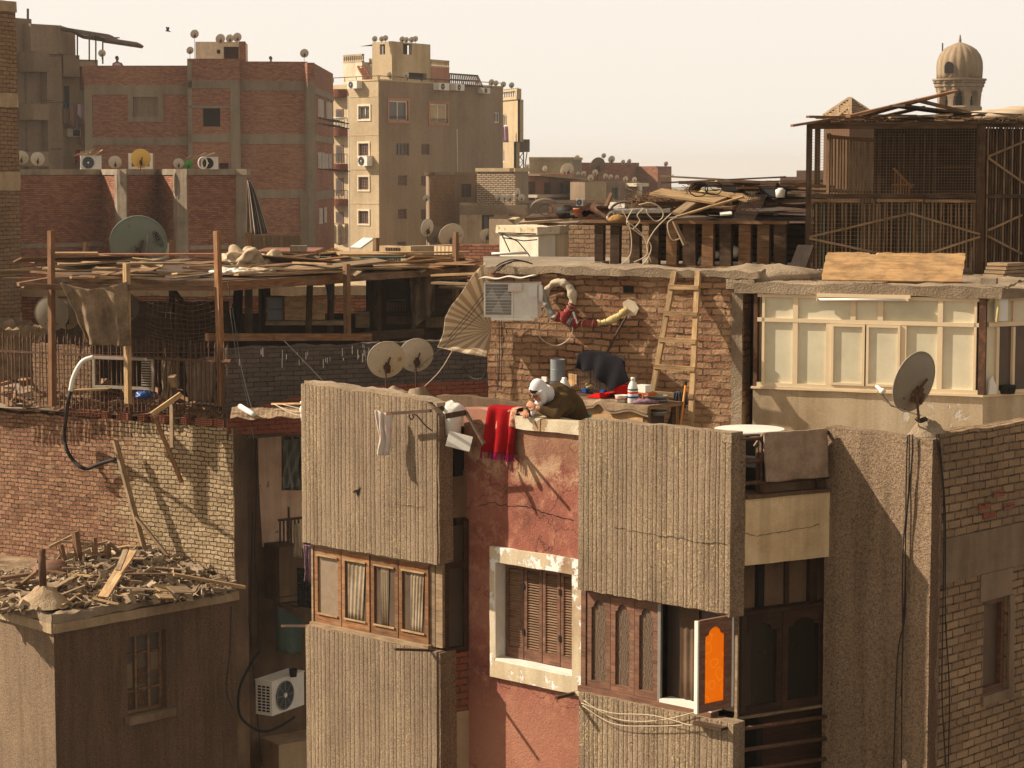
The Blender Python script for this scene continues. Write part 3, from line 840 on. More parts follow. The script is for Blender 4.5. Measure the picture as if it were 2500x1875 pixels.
b=MB(); b.box(fs,0,fs.L,-.3,.08,fs.z(758,203),fs.z(758,153)); obj('wall',b,M['brick_red_far'],t)
o=window(t,fl,hb[0],M['concrete_far'],M['wall_tanfar'],4,1,.14,.3); surround(t,fl,hb[0],M['concrete_far'],.3,.06)
b=MB(); b.box(fm,hm[0][0]-.1,hm[0][1]+.1,-1.9,-1.8,hm[0][2]-.2,hm[0][3]+.2); b.box(fm,hm[1][0],hm[1][1],-1.9,-1.8,hm[1][2],hm[1][3]); parts('dark_opening',b,M['void'],t)
for h in he:
    window(t,fe,h,M['white_paint'],M['glass_far'],1,1,.1,.2)
    b=MB()
    if h[1]-h[0]>.2:
        b.bar(fe.p(h[0]-.03,.02,(h[2]+h[3])/2),fe.p(h[0]-.03,.22,(h[2]+h[3])/2),.05,h[3]-h[2],up=(0,0,1)); b.bar(fe.p(h[1]+.03,.02,(h[2]+h[3])/2),fe.p(h[1]+.03,.18,(h[2]+h[3])/2),.05,h[3]-h[2])
        parts('shutter',b,M['white_paint'],t)
b=MB()
for y in(290,303,412):
    for k in range(3):b.bar(fe.p(2+k*4,.05,fe.z(780,y)),fe.p(2.4+k*4,1.3,fe.z(780,y)-.15),.06,.06)
parts('drying_rail',b,M['iron'],t)
# roof hut
t=thing('roof_hut','white plastered stair hut with an open doorway on the red brick roof','hut',at(535,145,131))
f=fr2(477,131,599,131.2,120); h=[rect(f,546,114,583,146),rect(f,529,121,538,131)]
b=MB(); b.wall(f,0,f.L,f.z(530,150),f.z(530,102),.25,h); b.box(f,0,.2,-3,-.25,f.z(530,150),f.z(530,102)); b.box(f,f.L-.2,f.L,-3,-.25,f.z(530,150),f.z(530,102)); b.box(f,.2,f.L-.2,-3,-.25,f.z(530,106),f.z(530,102)-.01)
obj('wall',b,M['wall_white'],t)
b=MB(); b.box(f,f.s(584,120),f.L+.02,.005,.08,f.z(530,150),f.z(530,101)); obj('brick_pier',b,M['brick_red_far'],t)
b=MB(); b.box(f,.3,f.L-.3,-2.9,-2.8,f.z(530,150),f.z(530,106)); obj('back_wall',b,M['wall_pink'],t)
rt='dishes along the roof of the red brick building'
dish(475,83,130,21,145,'dish on the tall pole above the white roof hut corner',rt); dish(464,123,129,18,143,'dish standing on the brick ledge left of the roof hut',rt)
dish(538,95,131,24,102,'largest of three dishes on top of the white roof hut',rt); dish(561,94,131,20,102,'middle dish of three on top of the white roof hut',rt); dish(579,91,131,22,102,'rightmost dish of three on top of the white roof hut',rt)
dish(743,130,128,21,152,'lone dish at the right end of the red brick roof',rt,yaw=18)
# people on that roof
def small_person(px,py,Y,hpx,label,arm=False,shirt='grey_cloth'):
    """head and shoulders above a parapet, whole standing body below it"""
    hd=hpx*Y/FPX; C=at(px,py,Y); s=hd/0.23
    t=thing('person',label,'person',(C.x,C.y,C.z-1.62*s))
    L=lambda x,y,z:Vector((C.x+x*s,C.y+y*s,C.z-1.62*s+z*s))
    b=MB(); b.ball(L(0,0,1.62),(.085*s,.1*s,.12*s)); b.ball(L(.09,0,1.6),(.02*s,.02*s,.025*s))
    b.tube([L(0,0,1.35),L(0,0,1.56)],.055*s,8)
    b.tube([L(0,0,.8),L(0,0,1.0),L(0,0,1.3),L(0,0,1.42),L(0,0,1.47)],[.15*s,.14*s,.19*s,.17*s,.07*s],10,sq=.7)
    for k in(-1,1):
        b.tube([L(.09*k,0,.85),L(.1*k,0,.45),L(.1*k,0,.04)],[.085*s,.06*s,.045*s],8)
        e=L(.34,-.05,1.16)if(arm and k>0)else L(.24*k,0,1.1); w=L(.58,-.1,1.2)if(arm and k>0)else L(.25*k,-.08,.84)
        b.tube([L(.18*k,0,1.4),e,w],[.055*s,.045*s,.035*s],8)
        b.ball(w,.045*s)
    o=obj('body',b,M['skin_dark'],t,smooth=True); rm=o.modifiers.new('r','REMESH'); rm.mode='VOXEL'; rm.voxel_size=.022*s
    b=MB(); b.ball(L(-.015,.01,1.66),(.095*s,.11*s,.1*s)); obj('hair',b,M['black'],t,smooth=True)
    b=MB(); b.tube([L(0,0,.82),L(0,0,1.0),L(0,0,1.3),L(0,0,1.43)],[.17*s,.16*s,.205*s,.15*s],12,sq=.72)
    obj('shirt',b,M[shirt],t,smooth=True)
    b=MB(); [b.tube([L(.09*k,0,.86),L(.1*k,0,.45),L(.1*k,0,.1)],[.1*s,.075*s,.07*s],8)for k in(-1,1)]; obj('trousers',b,M['black_cloth'],t,smooth=True)
small_person(286,143,129.2,11,'tiny person with one arm stretched out above the left brick roof edge',True,'rag_pink')
small_person(661,143,129.6,10,'tiny person of whom only the dark-haired head shows over the brick roof edge')
# ================================================================== bird
t=thing('bird','dark bird flying with raised wings in the empty sky','bird',at(410,75,100))
C=at(410,75,100)
b=MB(); b.tube([C+Vector((-.09,0,-.02)),C+Vector((-.05,0,0)),C+Vector((.03,0,-.01)),C+Vector((.13,0,-.05))],[.012,.035,.03,.008],8); b.ball(C+Vector((-.085,0,.005)),.025)
b.v+=[C+Vector(v)for v in((-.04,-.03,.02),(.03,-.03,.01),(-.02,-.12,.17),(-.09,-.1,.14))]; k=len(b.v); b.f.append((k-4,k-3,k-2,k-1)); b.uv.append([(0,0)]*4)
b.v+=[C+Vector(v)for v in((-.04,.03,.02),(.03,.03,.01),(.06,.12,.14),(-.02,.12,.19))]; k=len(b.v); b.f.append((k-4,k-3,k-2,k-1)); b.uv.append([(0,0)]*4)
obj('body',b,M['black'],t)
# ================================================================== lower brick building with stepped bays
t=thing('stepped_brick_building','low red brick building with stepped bays and pale concrete pillars','building',at(300,640,88))
pts=[(-60,84.5),(249,89.2),(290,87.2),(311,87.0),(388,89.6),(434,87.4),(459,87.1),(576,88.6),(604,88.4)]
mt=[M['brick_red_low'],M['brick_red_low'],M['concrete'],M['brick_red_low'],M['brick_red_low'],M['concrete'],M['brick_red_low'],M['concrete']]
frs=poly_house(t,pts,EYE+.02,mt,depth=3.0,th=.3,py=500)
for i,f in enumerate(frs):
    b=MB(); b.box(f,-.02,f.L+.02,-.25,.06,f.z(pts[i][0]+4,427),EYE+.03+.002*i); obj('cornice',b,M['concrete'],t)
    if i in(1,2,4,5):
        b=MB(); b.box(f,f.L-.36 if i in(1,4)else.003,f.L-.003,.004,.05+.003*i,GZ,EYE-.18); parts('concrete_pillar',b,M['concrete'],t)
b=MB()
for i in(0,3,6):
    f=frs[i]; b.box(f,.02,f.L-.02,.004,.05,f.z(pts[i][0]+70,608),f.z(pts[i][0]+70,598))
parts('concrete_band',b,M['concrete'],t)
g_='dishes along the stepped brick roof'
dish(92,388,87,33,415,'white dish standing alone on the left part of the stepped brick roof',g_,yaw=8,small=False)
dish(52,385,84.5,34,414,'cream dish half hidden behind the tan tower edge',g_,m='dish_rusty',yaw=8)
dish(281,396,88,31,416,'white dish left of the yellow dish',g_,yaw=12,small=False)
dish(344,387,87.6,47,417,'yellow dish standing on the stepped brick roof',g_,m='dish_yellow',yaw=8,small=False)
dish(436,399,87.4,25,416,'small white dish beside the green one',g_,yaw=14,small=False)
dish(460,402,89,22,418,'bright green dish half hidden on the stepped brick roof',g_,m='dish_vivid',yaw=20)
f=fr2(180,86.6,260,86.9,400)
ac_unit(f,f.s(197,400),f.s(248,400),-.35,.0,EYE+.03,f.z(230,381),'white roof air conditioner with rubbish on top beside the small white dish')
b=MB()
for k in range(7):b.bar(f.p(f.s(180+k*8,380),-.3+.06*k,f.z(200,380-(k%3)*4)),f.p(f.s(215+k*6,378),-.1,f.z(200,374-(k%4)*4)),.1,.03)
obj('scrap_wood',b,M['wood_pale'],label='broken boards heaped on the roof air conditioner',cat='boards')
f=fr2(450,86.6,545,86.9,400)
ac_unit(f,f.s(494,400),f.s(533,400),-.5,-.05,EYE+.03,f.z(510,384),'dark rusty air conditioner with a white hose coil on the stepped roof',dark=True)
b=MB();
for k in range(3):b.tube([f.p(f.s(495,398),.05+.04*k,f.z(495,398))+f.ds*(.17*cos(a*pi/10))+Vector((0,0,.22*sin(a*pi/10)))for a in range(21)],.025,5,False)
obj('hose_coil',b,M['white_metal'],label='white hose coil hung on the dark rusty air conditioner',cat='hose')
b=MB()
for k in range(9):b.bar(f.p(f.s(455+k*4,385),-.2,f.z(460,388)),f.p(f.s(470+k*7,380),-.1-.04*k,f.z(460,379-k%3*3)),.06,.05)
obj('scrap_tangle',b,M['wood_grey'],label='tangle of pale scrap lying left of the dark air conditioner',cat='scrap')
f=fr2(310,89,375,89,400); h=rect(f,312,374,372,414)
t=thing('roof_shed','small white framed shed front behind the yellow dish','shed',f.p(h[0],0,h[2]))
b=MB(); b.box(f,h[0],h[1],-.6,-.2,h[2],h[3]); obj('wall',b,M['wall_pink'],t); window(t,f,h,M['white_paint'],M['glass_far'],2,1,.12,.15)
# big greenish dish in front of it
t=dish(338,594,70,140,668,'huge dark green dish with a black badge, tilted on its mount',m='dish_green',yaw=10,tilt=20,small=False,wx=.98)
rf=[o for o in t.children if o.name.startswith('reflector')][0]
def letters(word,M4,w,h,gap,stroke,depth,mb):
    G={'P':['00-02','02-12','12-11','11-01'],'R':['00-02','02-12','12-11','11-01','01-10'],'O':['00-02','02-12','12-10','10-00'],'F':['00-02','02-12','01-11'],'I':['50-52'],'X':['00-12','02-10']}
    x=0
    for ch in word:
        for st in G[ch]:
            a,b_=st.split('-'); P=[]
            for q in(a,b_):
                P.append(M4@Vector((x+(0 if q[0]=='0' else(w*.5 if q[0]=='5' else w)),float(q[1])*h/2,0)))
            mb.bar(P[0],P[1],stroke,depth,up=(M4 .to_3x3()@Vector((0,0,1))))
        x+=w+gap
lm=MB()
Mx=Matrix.Translation((.26,-.105,.22))@Matrix.Rotation(radians(62),4,'Y')@Matrix.Rotation(radians(90),4,'X')
letters('PROFIX',Mx,.035,.055,.012,.012,.012,lm)
me=bpy.data.meshes.new('badge_text'); me.from_pydata([tuple(v)for v in lm.v],[],lm.f); me.materials.append(M['black'])
place_mesh('badge_text',me,rf)
lm=MB();
el=[Mx@Vector((.13+.17*cos(a*pi/16),.028+.055*sin(a*pi/16),0))for a in range(33)]
lm.tube(el,.005,4,False)
me=bpy.data.meshes.new('badge_ring'); me.from_pydata([tuple(v)for v in lm.v],[],lm.f); me.materials.append(M['black']); place_mesh('badge_ring',me,rf)
lm=MB(); hub=Vector((.12,-.16,-.1))
for tip in((.17,-.12,.2),(-.2,-.12,-.12),(.33,-.08,-.3)):lm.bar(hub,tip,.03,.02)
me=bpy.data.meshes.new('tripod'); me.from_pydata([tuple(v)for v in lm.v],[],lm.f); me.materials.append(M['steel']); place_mesh('tripod',me,rf)
dish(395,612,72,50,668,'pale dish mostly hidden behind the huge green dish',yaw=10)
# striped furled awning
p0,p1=at(606,440,66),at(622,578,66)
b=MB(); b.grid(lambda u,v:Vector((p0 .x-.02+(.06+.42*v**.7)*u+.1*v,66+.1*sin(u*16),p0 .z+(p1 .z-p0 .z)*v+.1*v*u)),14,8,.8,1.5,th=.02)
obj('awning_cloth',b,m_stripes('stripe_dark',c(62,58,62),c(164,148,128),.16,.42),label='folded dark striped awning cloth hanging over the shack',cat='awning',smooth=True)
obj('awning_pole',MB().tube([at(605,640,66.1),at(605,437,66.1)],.035,6),M['iron'],label='thin pole carrying the folded striped awning',cat='pole')
# ================================================================== tan apartment tower
t=thing('apartment_tower','tall tan apartment tower with a lit yellow side and round balconies','building',at(1000,600,175))
PA,PB,PC=(853,172.6),(925,170),(1228,184.5)
ptw=[(814,176.5),(850,174.5)]
ztop=EYE+(415-199)*170/FPX
fL=fr2(*PA,*PB,400); fR=fr2(*PB,*PC,400); fX=fr2(814,177,856,175.0,400)
lw=[(876,259,903,291),(876,350,901,380),(876,432,901,463),(876,515,901,546)]
hl=[rect(fL,*r)for r in lw]
rw=[(949,246,996,294),(1049,254,1092,300),(1207,274,1221,300),(966,350,999,379),(1029,351,1049,378),(972,428,994,453),(1028,429,1046,454),(972,510,993,535),(1028,511,1043,536),(970,590,992,612)]
hr=[rect(fR,*r)for r in rw]
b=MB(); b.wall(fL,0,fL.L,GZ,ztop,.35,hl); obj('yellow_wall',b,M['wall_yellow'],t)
b=MB(); b.wall(fR,0,fR.L,GZ,ztop,.35,hr); obj('shaded_wall',b,M['wall_tanfar'],t)  # darker tan than the sunlit face: the shade is in the colour
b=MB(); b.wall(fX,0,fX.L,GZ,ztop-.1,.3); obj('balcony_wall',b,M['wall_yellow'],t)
b=MB(); cor=[fL.p(0.02,-.36,0),fR.p(.38,-.36,0),fR.p(fR.L-.02,-.36,0),fR.p(fR.L-3,-9,0),fL.p(-1,-12,0)]
b.quad([Vector((p.x,p.y,ztop-.5))for p in cor]); obj('roof',b,M['concrete_far'],t)
b=MB(); b.box(fL,0,fL.L,.004,.05,ztop-.02,ztop+.1); b.box(fR,0,fR.L,.004,.05,ztop-.02,ztop+.1)
for y in(236,330,414,497):b.box(fL,0,fL.L,.004,.03,fL.z(890,y)-.03,fL.z(890,y)+.03)
parts('string_course',b,M['wall_cream'],t)
for i,h in enumerate(hl):
    surround(t,fL,h,M['wall_white'],.14,.06)
    window(t,fL,h,M['frame_red']if i else M['white_paint'],M['glass_far'],4 if i else 2,4 if i else 1,.07,.15,grille=.35 if i==0 else None)
for i,h in enumerate(hr):
    if i<2:surround(t,fR,h,M['wall_pink'],.2,.06)
    window(t,fR,h,M['white_paint']if i<3 else M['frame_red'],M['glass_far']if i!=1 else M['wall_cream'],2 if i<3 else 4,1 if i<3 else 3,.1 if i<3 else.07,.15,grille=.22 if i<2 else None)
# rounded brick balconies
nrm=fX.nn
for k,(y0,y1,rail)in enumerate(((218,238,0),(288,332,1),(376,420,2),(465,502,2),(545,575,0))):
    zc0,zc1=fX.z(840,y1),fX.z(840,y0 if rail==0 else(y0+y1)/2+2)
    q=MB(); R_=1.0; cs=fX.L*.42
    n_=12
    for r0,r1,za,zb in((R_-.12,R_,zc0,zc1),):
        for i in range(n_):
            a0,a1=pi*i/n_,pi*(i+1)/n_
            P0=lambda a,r,z:fX.p(cs+r*cos(a)*1.0,r*sin(a)*.9,z)
            q.quad([P0(a0,r1,za),P0(a1,r1,za),P0(a1,r1,zb),P0(a0,r1,zb)],[(a0,za),(a1,za),(a1,zb),(a0,zb)]); q.quad([P0(a0,r0,zb),P0(a1,r0,zb),P0(a1,r0,za),P0(a0,r0,za)],[(a0,zb),(a1,zb),(a1,za),(a0,za)])
            q.quad([P0(a0,r1,zb),P0(a1,r1,zb),P0(a1,r0,zb),P0(a0,r0,zb)]); q.quad([fX.p(cs,0,za),P0(a1,r1,za),P0(a0,r1,za)])
    bo=obj('balcony',q,M['brick_bright']if k<4 else M['wall_cream'],t)
    if rail:
        q=MB(); zt=fX.z(840,y0)
        for i in range(13):
            a=pi*i/12; p=fX.p(cs+.94*cos(a),.94*sin(a)*.9,zc1)
            if rail==1:q.lathe([(.07,0),(.04,.1),(.09,.3),(.04,.55),(.07,zt-zc1)],Matrix.Translation(p),6)
            else:q.bar(p,p+Vector((0,0,zt-zc1)),.03,.03)
        q.tube([fX.p(cs+.94*cos(pi*i/12),.94*sin(pi*i/12)*.9,zt)for i in range(13)],.06 if rail==1 else.03,6)
        obj('railing',q,M['white_paint']if rail==1 else M['iron'],bo)
for y0,y1 in((266,290),(354,396),(434,476),(517,543)):
    h=rect(fX,821,y0,839,y1)
    q=MB(); q.box(fX,h[0],h[1],.004,.06,h[2],h[3]); d_=obj('balcony_door',q,M['frame_red'],t)
    q=MB(); q.box(fX,h[0]+.12,h[1]-.12,.062,.07,h[2]+.1,h[3]-.12); obj('pane',q,M['glass_dark'],d_)
q=MB(); q.tube([fX.p(fX.L-.05,.1,GZ),fX.p(fX.L-.05,.1,ztop-1)],.07,6); obj('drain_pipe',q,M['white_paint'],t)
q=MB(); q.tube([fR.p(fR.s(1114,315),.06,fR.z(1114,315)),fR.p(fR.s(1115,425),.06,fR.z(1115,425))],.05,6); obj('drain_pipe',q,M['wall_white'],t)
# penthouse
f1=fr2(909,173.2,958,171.6,200); f2_=fr2(957,171.6,1051,176.2,200); zt=EYE+(415-105)*171.6/FPX
h1=[rect(f1,927,108,940,133)]; h2=[rect(f2_,984,107,1006,133),rect(f2_,998,178,1042,194)]
b=MB(); b.wall(f1,0,f1 .L,ztop-.5,zt,.3,h1); obj('penthouse_wall',b,M['wall_yellow'],t)
b=MB(); b.wall(f2_,0,f2_.L,ztop-.5,zt,.3,h2); obj('penthouse_wall',b,M['wall_cream'],t)
b=MB(); b.box(f1,h1[0][0],h1[0][1],-.6,-.35,h1[0][2],h1[0][3])
for h in h2:b.box(f2_,h[0]-.1,h[1]+.1,-.8,-.5,h[2]-.1,h[3]+.1)
parts('dark_opening',b,M['void'],t)
b=MB(); b.quad([f1 .p(.1,-.2,zt-.02),f2_.p(.1,-.2,zt-.02),f2_.p(f2_.L-.05,-.2,zt-.02),f2_.p(f2_.L-1,-6,zt-.02),f1 .p(0,-5,zt-.02)]); obj('penthouse_roof',b,M['wall_cream'],t)
f3=fr2(838,177,884,175,180); b=MB(); b.box(f3,0,f3 .L,-4,0,ztop-.5,f3 .z(860,153)); b.box(f3,f3 .L,f3 .L+1.9,-3,-.6,ztop-.5,f3 .z(880,160)); obj('penthouse_wall',b,M['wall_white'],t)
def balus(f,s0,s1,z0,z1,n=-.1):
    q=MB(); q.box(f,s0,s1,n-.12,n+.12,z0,z0+.12); q.box(f,s0,s1,n-.12,n+.12,z1-.14,z1)
    k=max(2,int((s1-s0)/.26))
    for i in range(k+1):q.lathe([(.07,0),(.04,.12),(.09,.3),(.05,.55),(.07,z1-z0-.14)],Matrix.Translation(f.p(s0+(s1-s0)*i/k,n,z0)),6)
    obj('balustrade',q,M['wall_cream'],t)
balus(f3,0,f3 .L,f3 .z(860,153)+.003,f3 .z(860,133)); balus(f3,f3 .L+.1,f3 .L+1.9,f3 .z(880,160)+.003,f3 .z(880,142),-.7)
q=MB()
s_a=f3 .p(f3 .L+.1,.2,f3 .z(886,162)); s_b=f3 .p(f3 .L+1.6,.4,ztop)
for k in range(8):q.bar(s_a.lerp(s_b,k/7)+f3 .ds*-.35,s_a.lerp(s_b,k/7)+f3 .ds*.35,.2,.06)
q.bar(s_a-f3 .ds*.38,s_b-f3 .ds*.38,.08,.2); q.bar(s_a+f3 .ds*.38,s_b+f3 .ds*.38,.08,.2); obj('roof_stair',q,M['brick_bright'],t)
f4=fr2(1051,176.5,1097,179,180); b=MB(); b.box(f4,0,f4 .L,-3,0,ztop-.5,f4 .z(1070,165)); obj('roof_room',b,M['wall_pink'],t)
balus(f4,0,f4 .L,f4 .z(1070,165)+.003,f4 .z(1070,146))
b=MB(); A_,B_,C_,D_=at(1098,180,180),at(1166,185,182),at(1178,211,180),at(1098,208,179)
for k in range(17):b.bar(A_.lerp(B_,k/16),D_.lerp(C_,k/16),.09,.06)
b.bar(A_,B_,.12,.12); b.bar(D_,C_,.12,.12); b.bar(A_.lerp(D_,.5),B_.lerp(C_,.5),.1,.1); b.bar(C_,B_,.1,.1)
for p in(A_,B_):b.tube([p,Vector((p.x,p.y,ztop-.5))],.06,5)
obj('pergola',b,M['wood_dark'],t)
q=MB()
for f,s0,s1,k in((fL,-2.0,fL.L,4),(fR,.1,fR.L,9)):
    for i in range(k+1):q.tube([f.p(s0+(s1-s0)*i/k,-.1,ztop),f.p(s0+(s1-s0)*i/k,-.1,ztop+.35)],.03,4)
    q.tube([f.p(s0,-.1,ztop+.35),f.p(s1,-.1,ztop+.35)],.03,4)
obj('roof_railing',q,M['iron'],t)
g_='dishes on the roofs of the tan apartment tower'
for x,y,d,bs,lb in((915,95,14,106,'leftmost dish on top of the tan tower penthouse'),(932,95,13,106,'second dish from the left on the tan tower penthouse'),(941,93,14,106,'third dish from the left on the tan tower penthouse'),(982,96,14,107,'fourth dish from the left on the tan tower penthouse'),(992,97,13,107,'fifth dish from the left on the tan tower penthouse'),(1005,97,14,107,'sixth dish from the left on the tan tower penthouse'),(1014,95,14,107,'rightmost dish on top of the tan tower penthouse'),(952,183,15,198,'left dish on the tan tower roof edge below the penthouse'),(991,182,15,199,'right dish on the tan tower roof edge below the penthouse')):
    dish(x,y,171.8,d,bs,lb,g_,yaw=24)
for x,y,d,lb,m in((1200,201,15,'brownish dish, first of four at the right roof end of the tan tower','dish_rusty'),(1211,203,13,'second of four dishes at the right roof end of the tan tower','dish'),(1229,206,14,'third of four dishes at the right roof end of the tan tower','dish'),(1249,208,14,'last of four dishes at the right roof end of the tan tower','dish')):
    dish(x,y,183,d,218,lb,g_,m=m,yaw=24)
def far_ac(f,x0,y0,x1,y1,lb,d=.6):
    h=rect(f,x0,y0,x1,y1,d); ac_unit(f,h[0],h[1],.05,d,h[2],h[3],lb,louvre=False,grp='air conditioners hung on the tan apartment tower')
far_ac(fL,848,198,871,216,'white air conditioner at the top left corner of the tan tower'); far_ac(fL,874,381,896,405,'white air conditioner on the lit yellow wall under a red window')
far_ac(fR,1072,203,1097,220,'left of two air conditioners under the tan tower roof edge'); far_ac(fR,1113,206,1134,221,'right of two air conditioners under the tan tower roof edge'); far_ac(fR,1180,215,1197,228,'brownish air conditioner under the right end of the tan tower roof')
# cloth and scrap at its foot
p0=at(814,548,174); b=MB(); b.grid(lambda u,v:Vector((p0 .x+u*1.05,173.6+.15*sin(u*12),p0 .z-v*1.6*(1-.2*abs(u-.5)))),10,8,1,1.6,th=.04)
obj('awning_cloth',b,M['tarp'],label='cream cloth hung over the lowest round balcony of the tan tower',cat='cloth',smooth=True)
# yellow wing at the right of the tower
t=thing('yellow_wing','narrow yellow wing with balustrade behind the tan tower','building',at(1246,420,188))
f=fr2(1216,192,1264,187,300); z1=f.z(1250,244)
hw=[rect(f,1228,280,1237,308),rect(f,1222,366,1231,396)]
b=MB(); b.wall(f,0,f.L,f.z(1250,346),z1,.3,hw[:1]); b.box(f,0,f.L-.3,-.6,-.3,f.z(1250,346),z1); obj('wall',b,M['wall_yellow'],t)
b=MB(); b.wall(f,0,f.L-1.0,GZ,f.z(1250,346)-.01,.3,hw[1:]); b.box(f,0,f.L-1.3,-.6,-.3,GZ,f.z(1250,346)-.01); obj('lower_wall',b,M['wall_yellow'],t)
for h in hw:window(t,f,h,M['white_paint'],M['glass_far'],2,1,.08,.12)
b=MB(); b.box(f,.0,f.L+.04,-.3,.12,z1+.003,z1+.25); b.box(f,f.L-.3,f.L+.04,-.3,.1,z1+.25,f.z(1250,218)); b.box(f,0,f.L,-.25,.05,f.z(1250,223),f.z(1250,218)-.01)
for i in range(9):b.lathe([(.08,0),(.05,.2),(.1,.45),(.08,.72)],Matrix.Translation(f.p(f.L*i/9+.3,-.1,z1+.25)),6)
obj('balustrade',b,M['wall_yellow'],t)
p0=at(1227,308,188); b=MB(); b.grid(lambda u,v:Vector((p0 .x+u*.45+.05*v,187.5+.1*sin(u*10),p0 .z-v*1.35)),6,5,.5,1.3,th=.03)
obj('laundry',b,M['rag_pink'],label='pink cloth drying on the yellow wing beside the tan tower',cat='laundry',smooth=True)
# water tank on a lattice stand
t=thing('water_tank','grey roof water tank raised on a steel lattice stand','water tank',at(1277,415,190))
f=fr2(1260,190,1292,190.5,400); b=MB(); b.box(f,0,f.L,-1.2,0,f.z(1276,371),f.z(1276,340));
for i in range(5):b.box(f,f.L*i/4-.03,f.L*i/4+.03,.003,.04,f.z(1276,371),f.z(1276,340))
obj('tank',b,M['dish_dark'],t)
b=MB(); zz=f.z(1276,371); zb=f.z(1276,470); x0,x1=f.L*.1,f.L*.62
for s_ in(x0,x1):
    for n_ in(-.15,-1.1):b.bar(f.p(s_,n_,zb),f.p(s_,n_,zz),.07,.07)
for k in range(4):
    za,zc=zb+(zz-zb)*k/4,zb+(zz-zb)*(k+1)/4
    b.bar(f.p(x0,-.15,za),f.p(x1,-.15,zc),.05,.05); b.bar(f.p(x1,-.15,za),f.p(x0,-.15,zc),.05,.05); b.bar(f.p(x0,-.15,zc),f.p(x1,-.15,zc),.05,.05)
b.bar(f.p(f.L*.95,-.3,zz),f.p(x1,-.15,zb+(zz-zb)*.4),.06,.06); obj('lattice_stand',b,M['iron'],t)
# ================================================================== cluster of low houses
def simple_house(label,pts,y_top,mats,depth=10,holes=None,name='house',cat='house',cap=None,py=480,wins=()):
    t=thing(name,label,cat,at((pts[0][0]+pts[-1][0])/2,640,pts[0][1]))
    z1=EYE+(415-y_top)*pts[0][1]/FPX if y_top is not None else 0
    P=[Vector((at(px,py,Y).x,Y,0))for px,Y in pts]; fs_=[Fr(a,b_)for a,b_ in zip(P,P[1:])]
    H={}
    for(i,x0,y0,x1,y1,fm,pm,nx,ny)in wins:H.setdefault(i,[]).append(rect(fs_[i],x0,y0,x1,y1))
    fr=poly_house(t,pts,z1,mats,holes=H,depth=depth,py=py)
    cnt={}
    for(i,x0,y0,x1,y1,fm,pm,nx,ny)in wins:
        window(t,fr[i],rect(fs_[i],x0,y0,x1,y1),M[fm],M[pm],nx,ny,.08,.15)
    if cap:
        for i,f in enumerate(fr):
            b=MB(); b.box(f,-.05,f.L+.05,-.35,.08+.003*i,z1+.002,z1+.22); obj('coping',b,M[cap],t)
    return t,fr,z1
simple_house('grey brown brick house in shade joined to the tan tower',[(1040,150),(1048,147),(1110,150),(1168,151)],428,[M['wall_tanfar'],M['brick_tan'],M['wall_grey']],wins=[(2,1126,449,1151,481,'iron','glass_far',3,1)],cap='wall_grey')
simple_house('cream brick cube house lit by the sun, dishes before it',[(1164,139.5),(1258,138),(1290,144)],419,[M['brick_cream'],M['wall_tanfar']],cap='wall_cream')  # tan side face beside the cream brick carries its shade as colour
tt,fr_b,zb_=simple_house('blotched plaster house with grey shutters below the dish row',[(1122,132),(1290,131)],500,[M['plaster_tan']],wins=[(0,1176,525,1206,563,'frame_dark','glass_far',2,1),(0,1241,525,1257,533,'frame_dark','void',1,1)])
b=MB(); b.box(fr_b[0],0,fr_b[0].L,.005,.04,fr_b[0].z(1200,524),zb_-.01); obj('upper_band',b,M['wall_grey'],tt)
tt,frc,zc_=simple_house('pink fronted house with red shutters and a long awning',[(1281,160),(1285,160),(1400,166),(1430,168)],424,[M['wall_white'],M['wall_pink'],M['wall_grey']],wins=[(1,1287,443,1308,474,'frame_red','frame_red',3,1),(1,1328,445,1348,476,'frame_red','frame_red',3,1),(1,1368,447,1380,478,'frame_red','glass_far',2,1)])
f=frc[1]; b=MB(); b.bar(f.p(-.2,.6,f.z(1290,427)),f.p(f.L,.6,f.z(1395,438)),1.3,.12,up=(0,0,1)); obj('awning',b,M['wood_grey'],tt)
b=MB(); b.box(f,0,f.L+.2,.003,.9,f.z(1340,482,.9),f.z(1340,475,.9)); obj('balcony_floor',b,M['wall_white'],tt)
b=MB(); b.box(f,0,f.L+.2,.7,.8,f.z(1340,500,.8),f.z(1340,483,.8)); obj('balcony_front',b,M['wall_tanfar'],tt)
simple_house('flat beige house with rags on its roof edge',[(1292,198),(1398,199),(1420,205)],390,[M['wall_cream'],M['wall_tanfar']],cap='wall_cream')
simple_house('long red brick house behind the dish rows',[(1398,210),(1540,213),(1560,216)],397,[M['brick_red_far'],M['brick_red_far']])
simple_house('red brick tower house at the right end of the cluster',[(1528,216),(1606,213),(1639,222)],406,[M['brick_red_far'],M['brick_red_far']])
tt,frg,zg=simple_house('grey patched plaster house with a small white balcony',[(1392,158),(1428,156),(1480,157),(1560,160)],444,[M['wall_grey'],M['wall_cream'],M['wall_grey']],wins=[(2,1494,458,1509,490,'green_sheet','green_sheet',1,1)])
f=frg[2]; b=MB(); b.box(f,f.s(1526,455),f.s(1556,455),.003,1.0,f.z(1540,455),f.z(1540,447)); b.box(f,f.s(1533,455),f.s(1540,455),.8,1.0,f.z(1540,500),f.z(1540,455)); obj('balcony',b,M['wall_white'],tt)
simple_house('low pale house filling the gap under the grey house',[(1290,128),(1430,130),(1600,131),(1700,133)],494,[M['wall_grey'],M['wall_grey'],M['wall_grey']])
b=fr2(1405,129,1425,129,500); h=rect(b,1408,486,1423,502); ac_unit(b,h[0],h[1],.05,.4,h[2],h[3],'white air conditioner on the pale house behind the scrap roof',louvre=False)
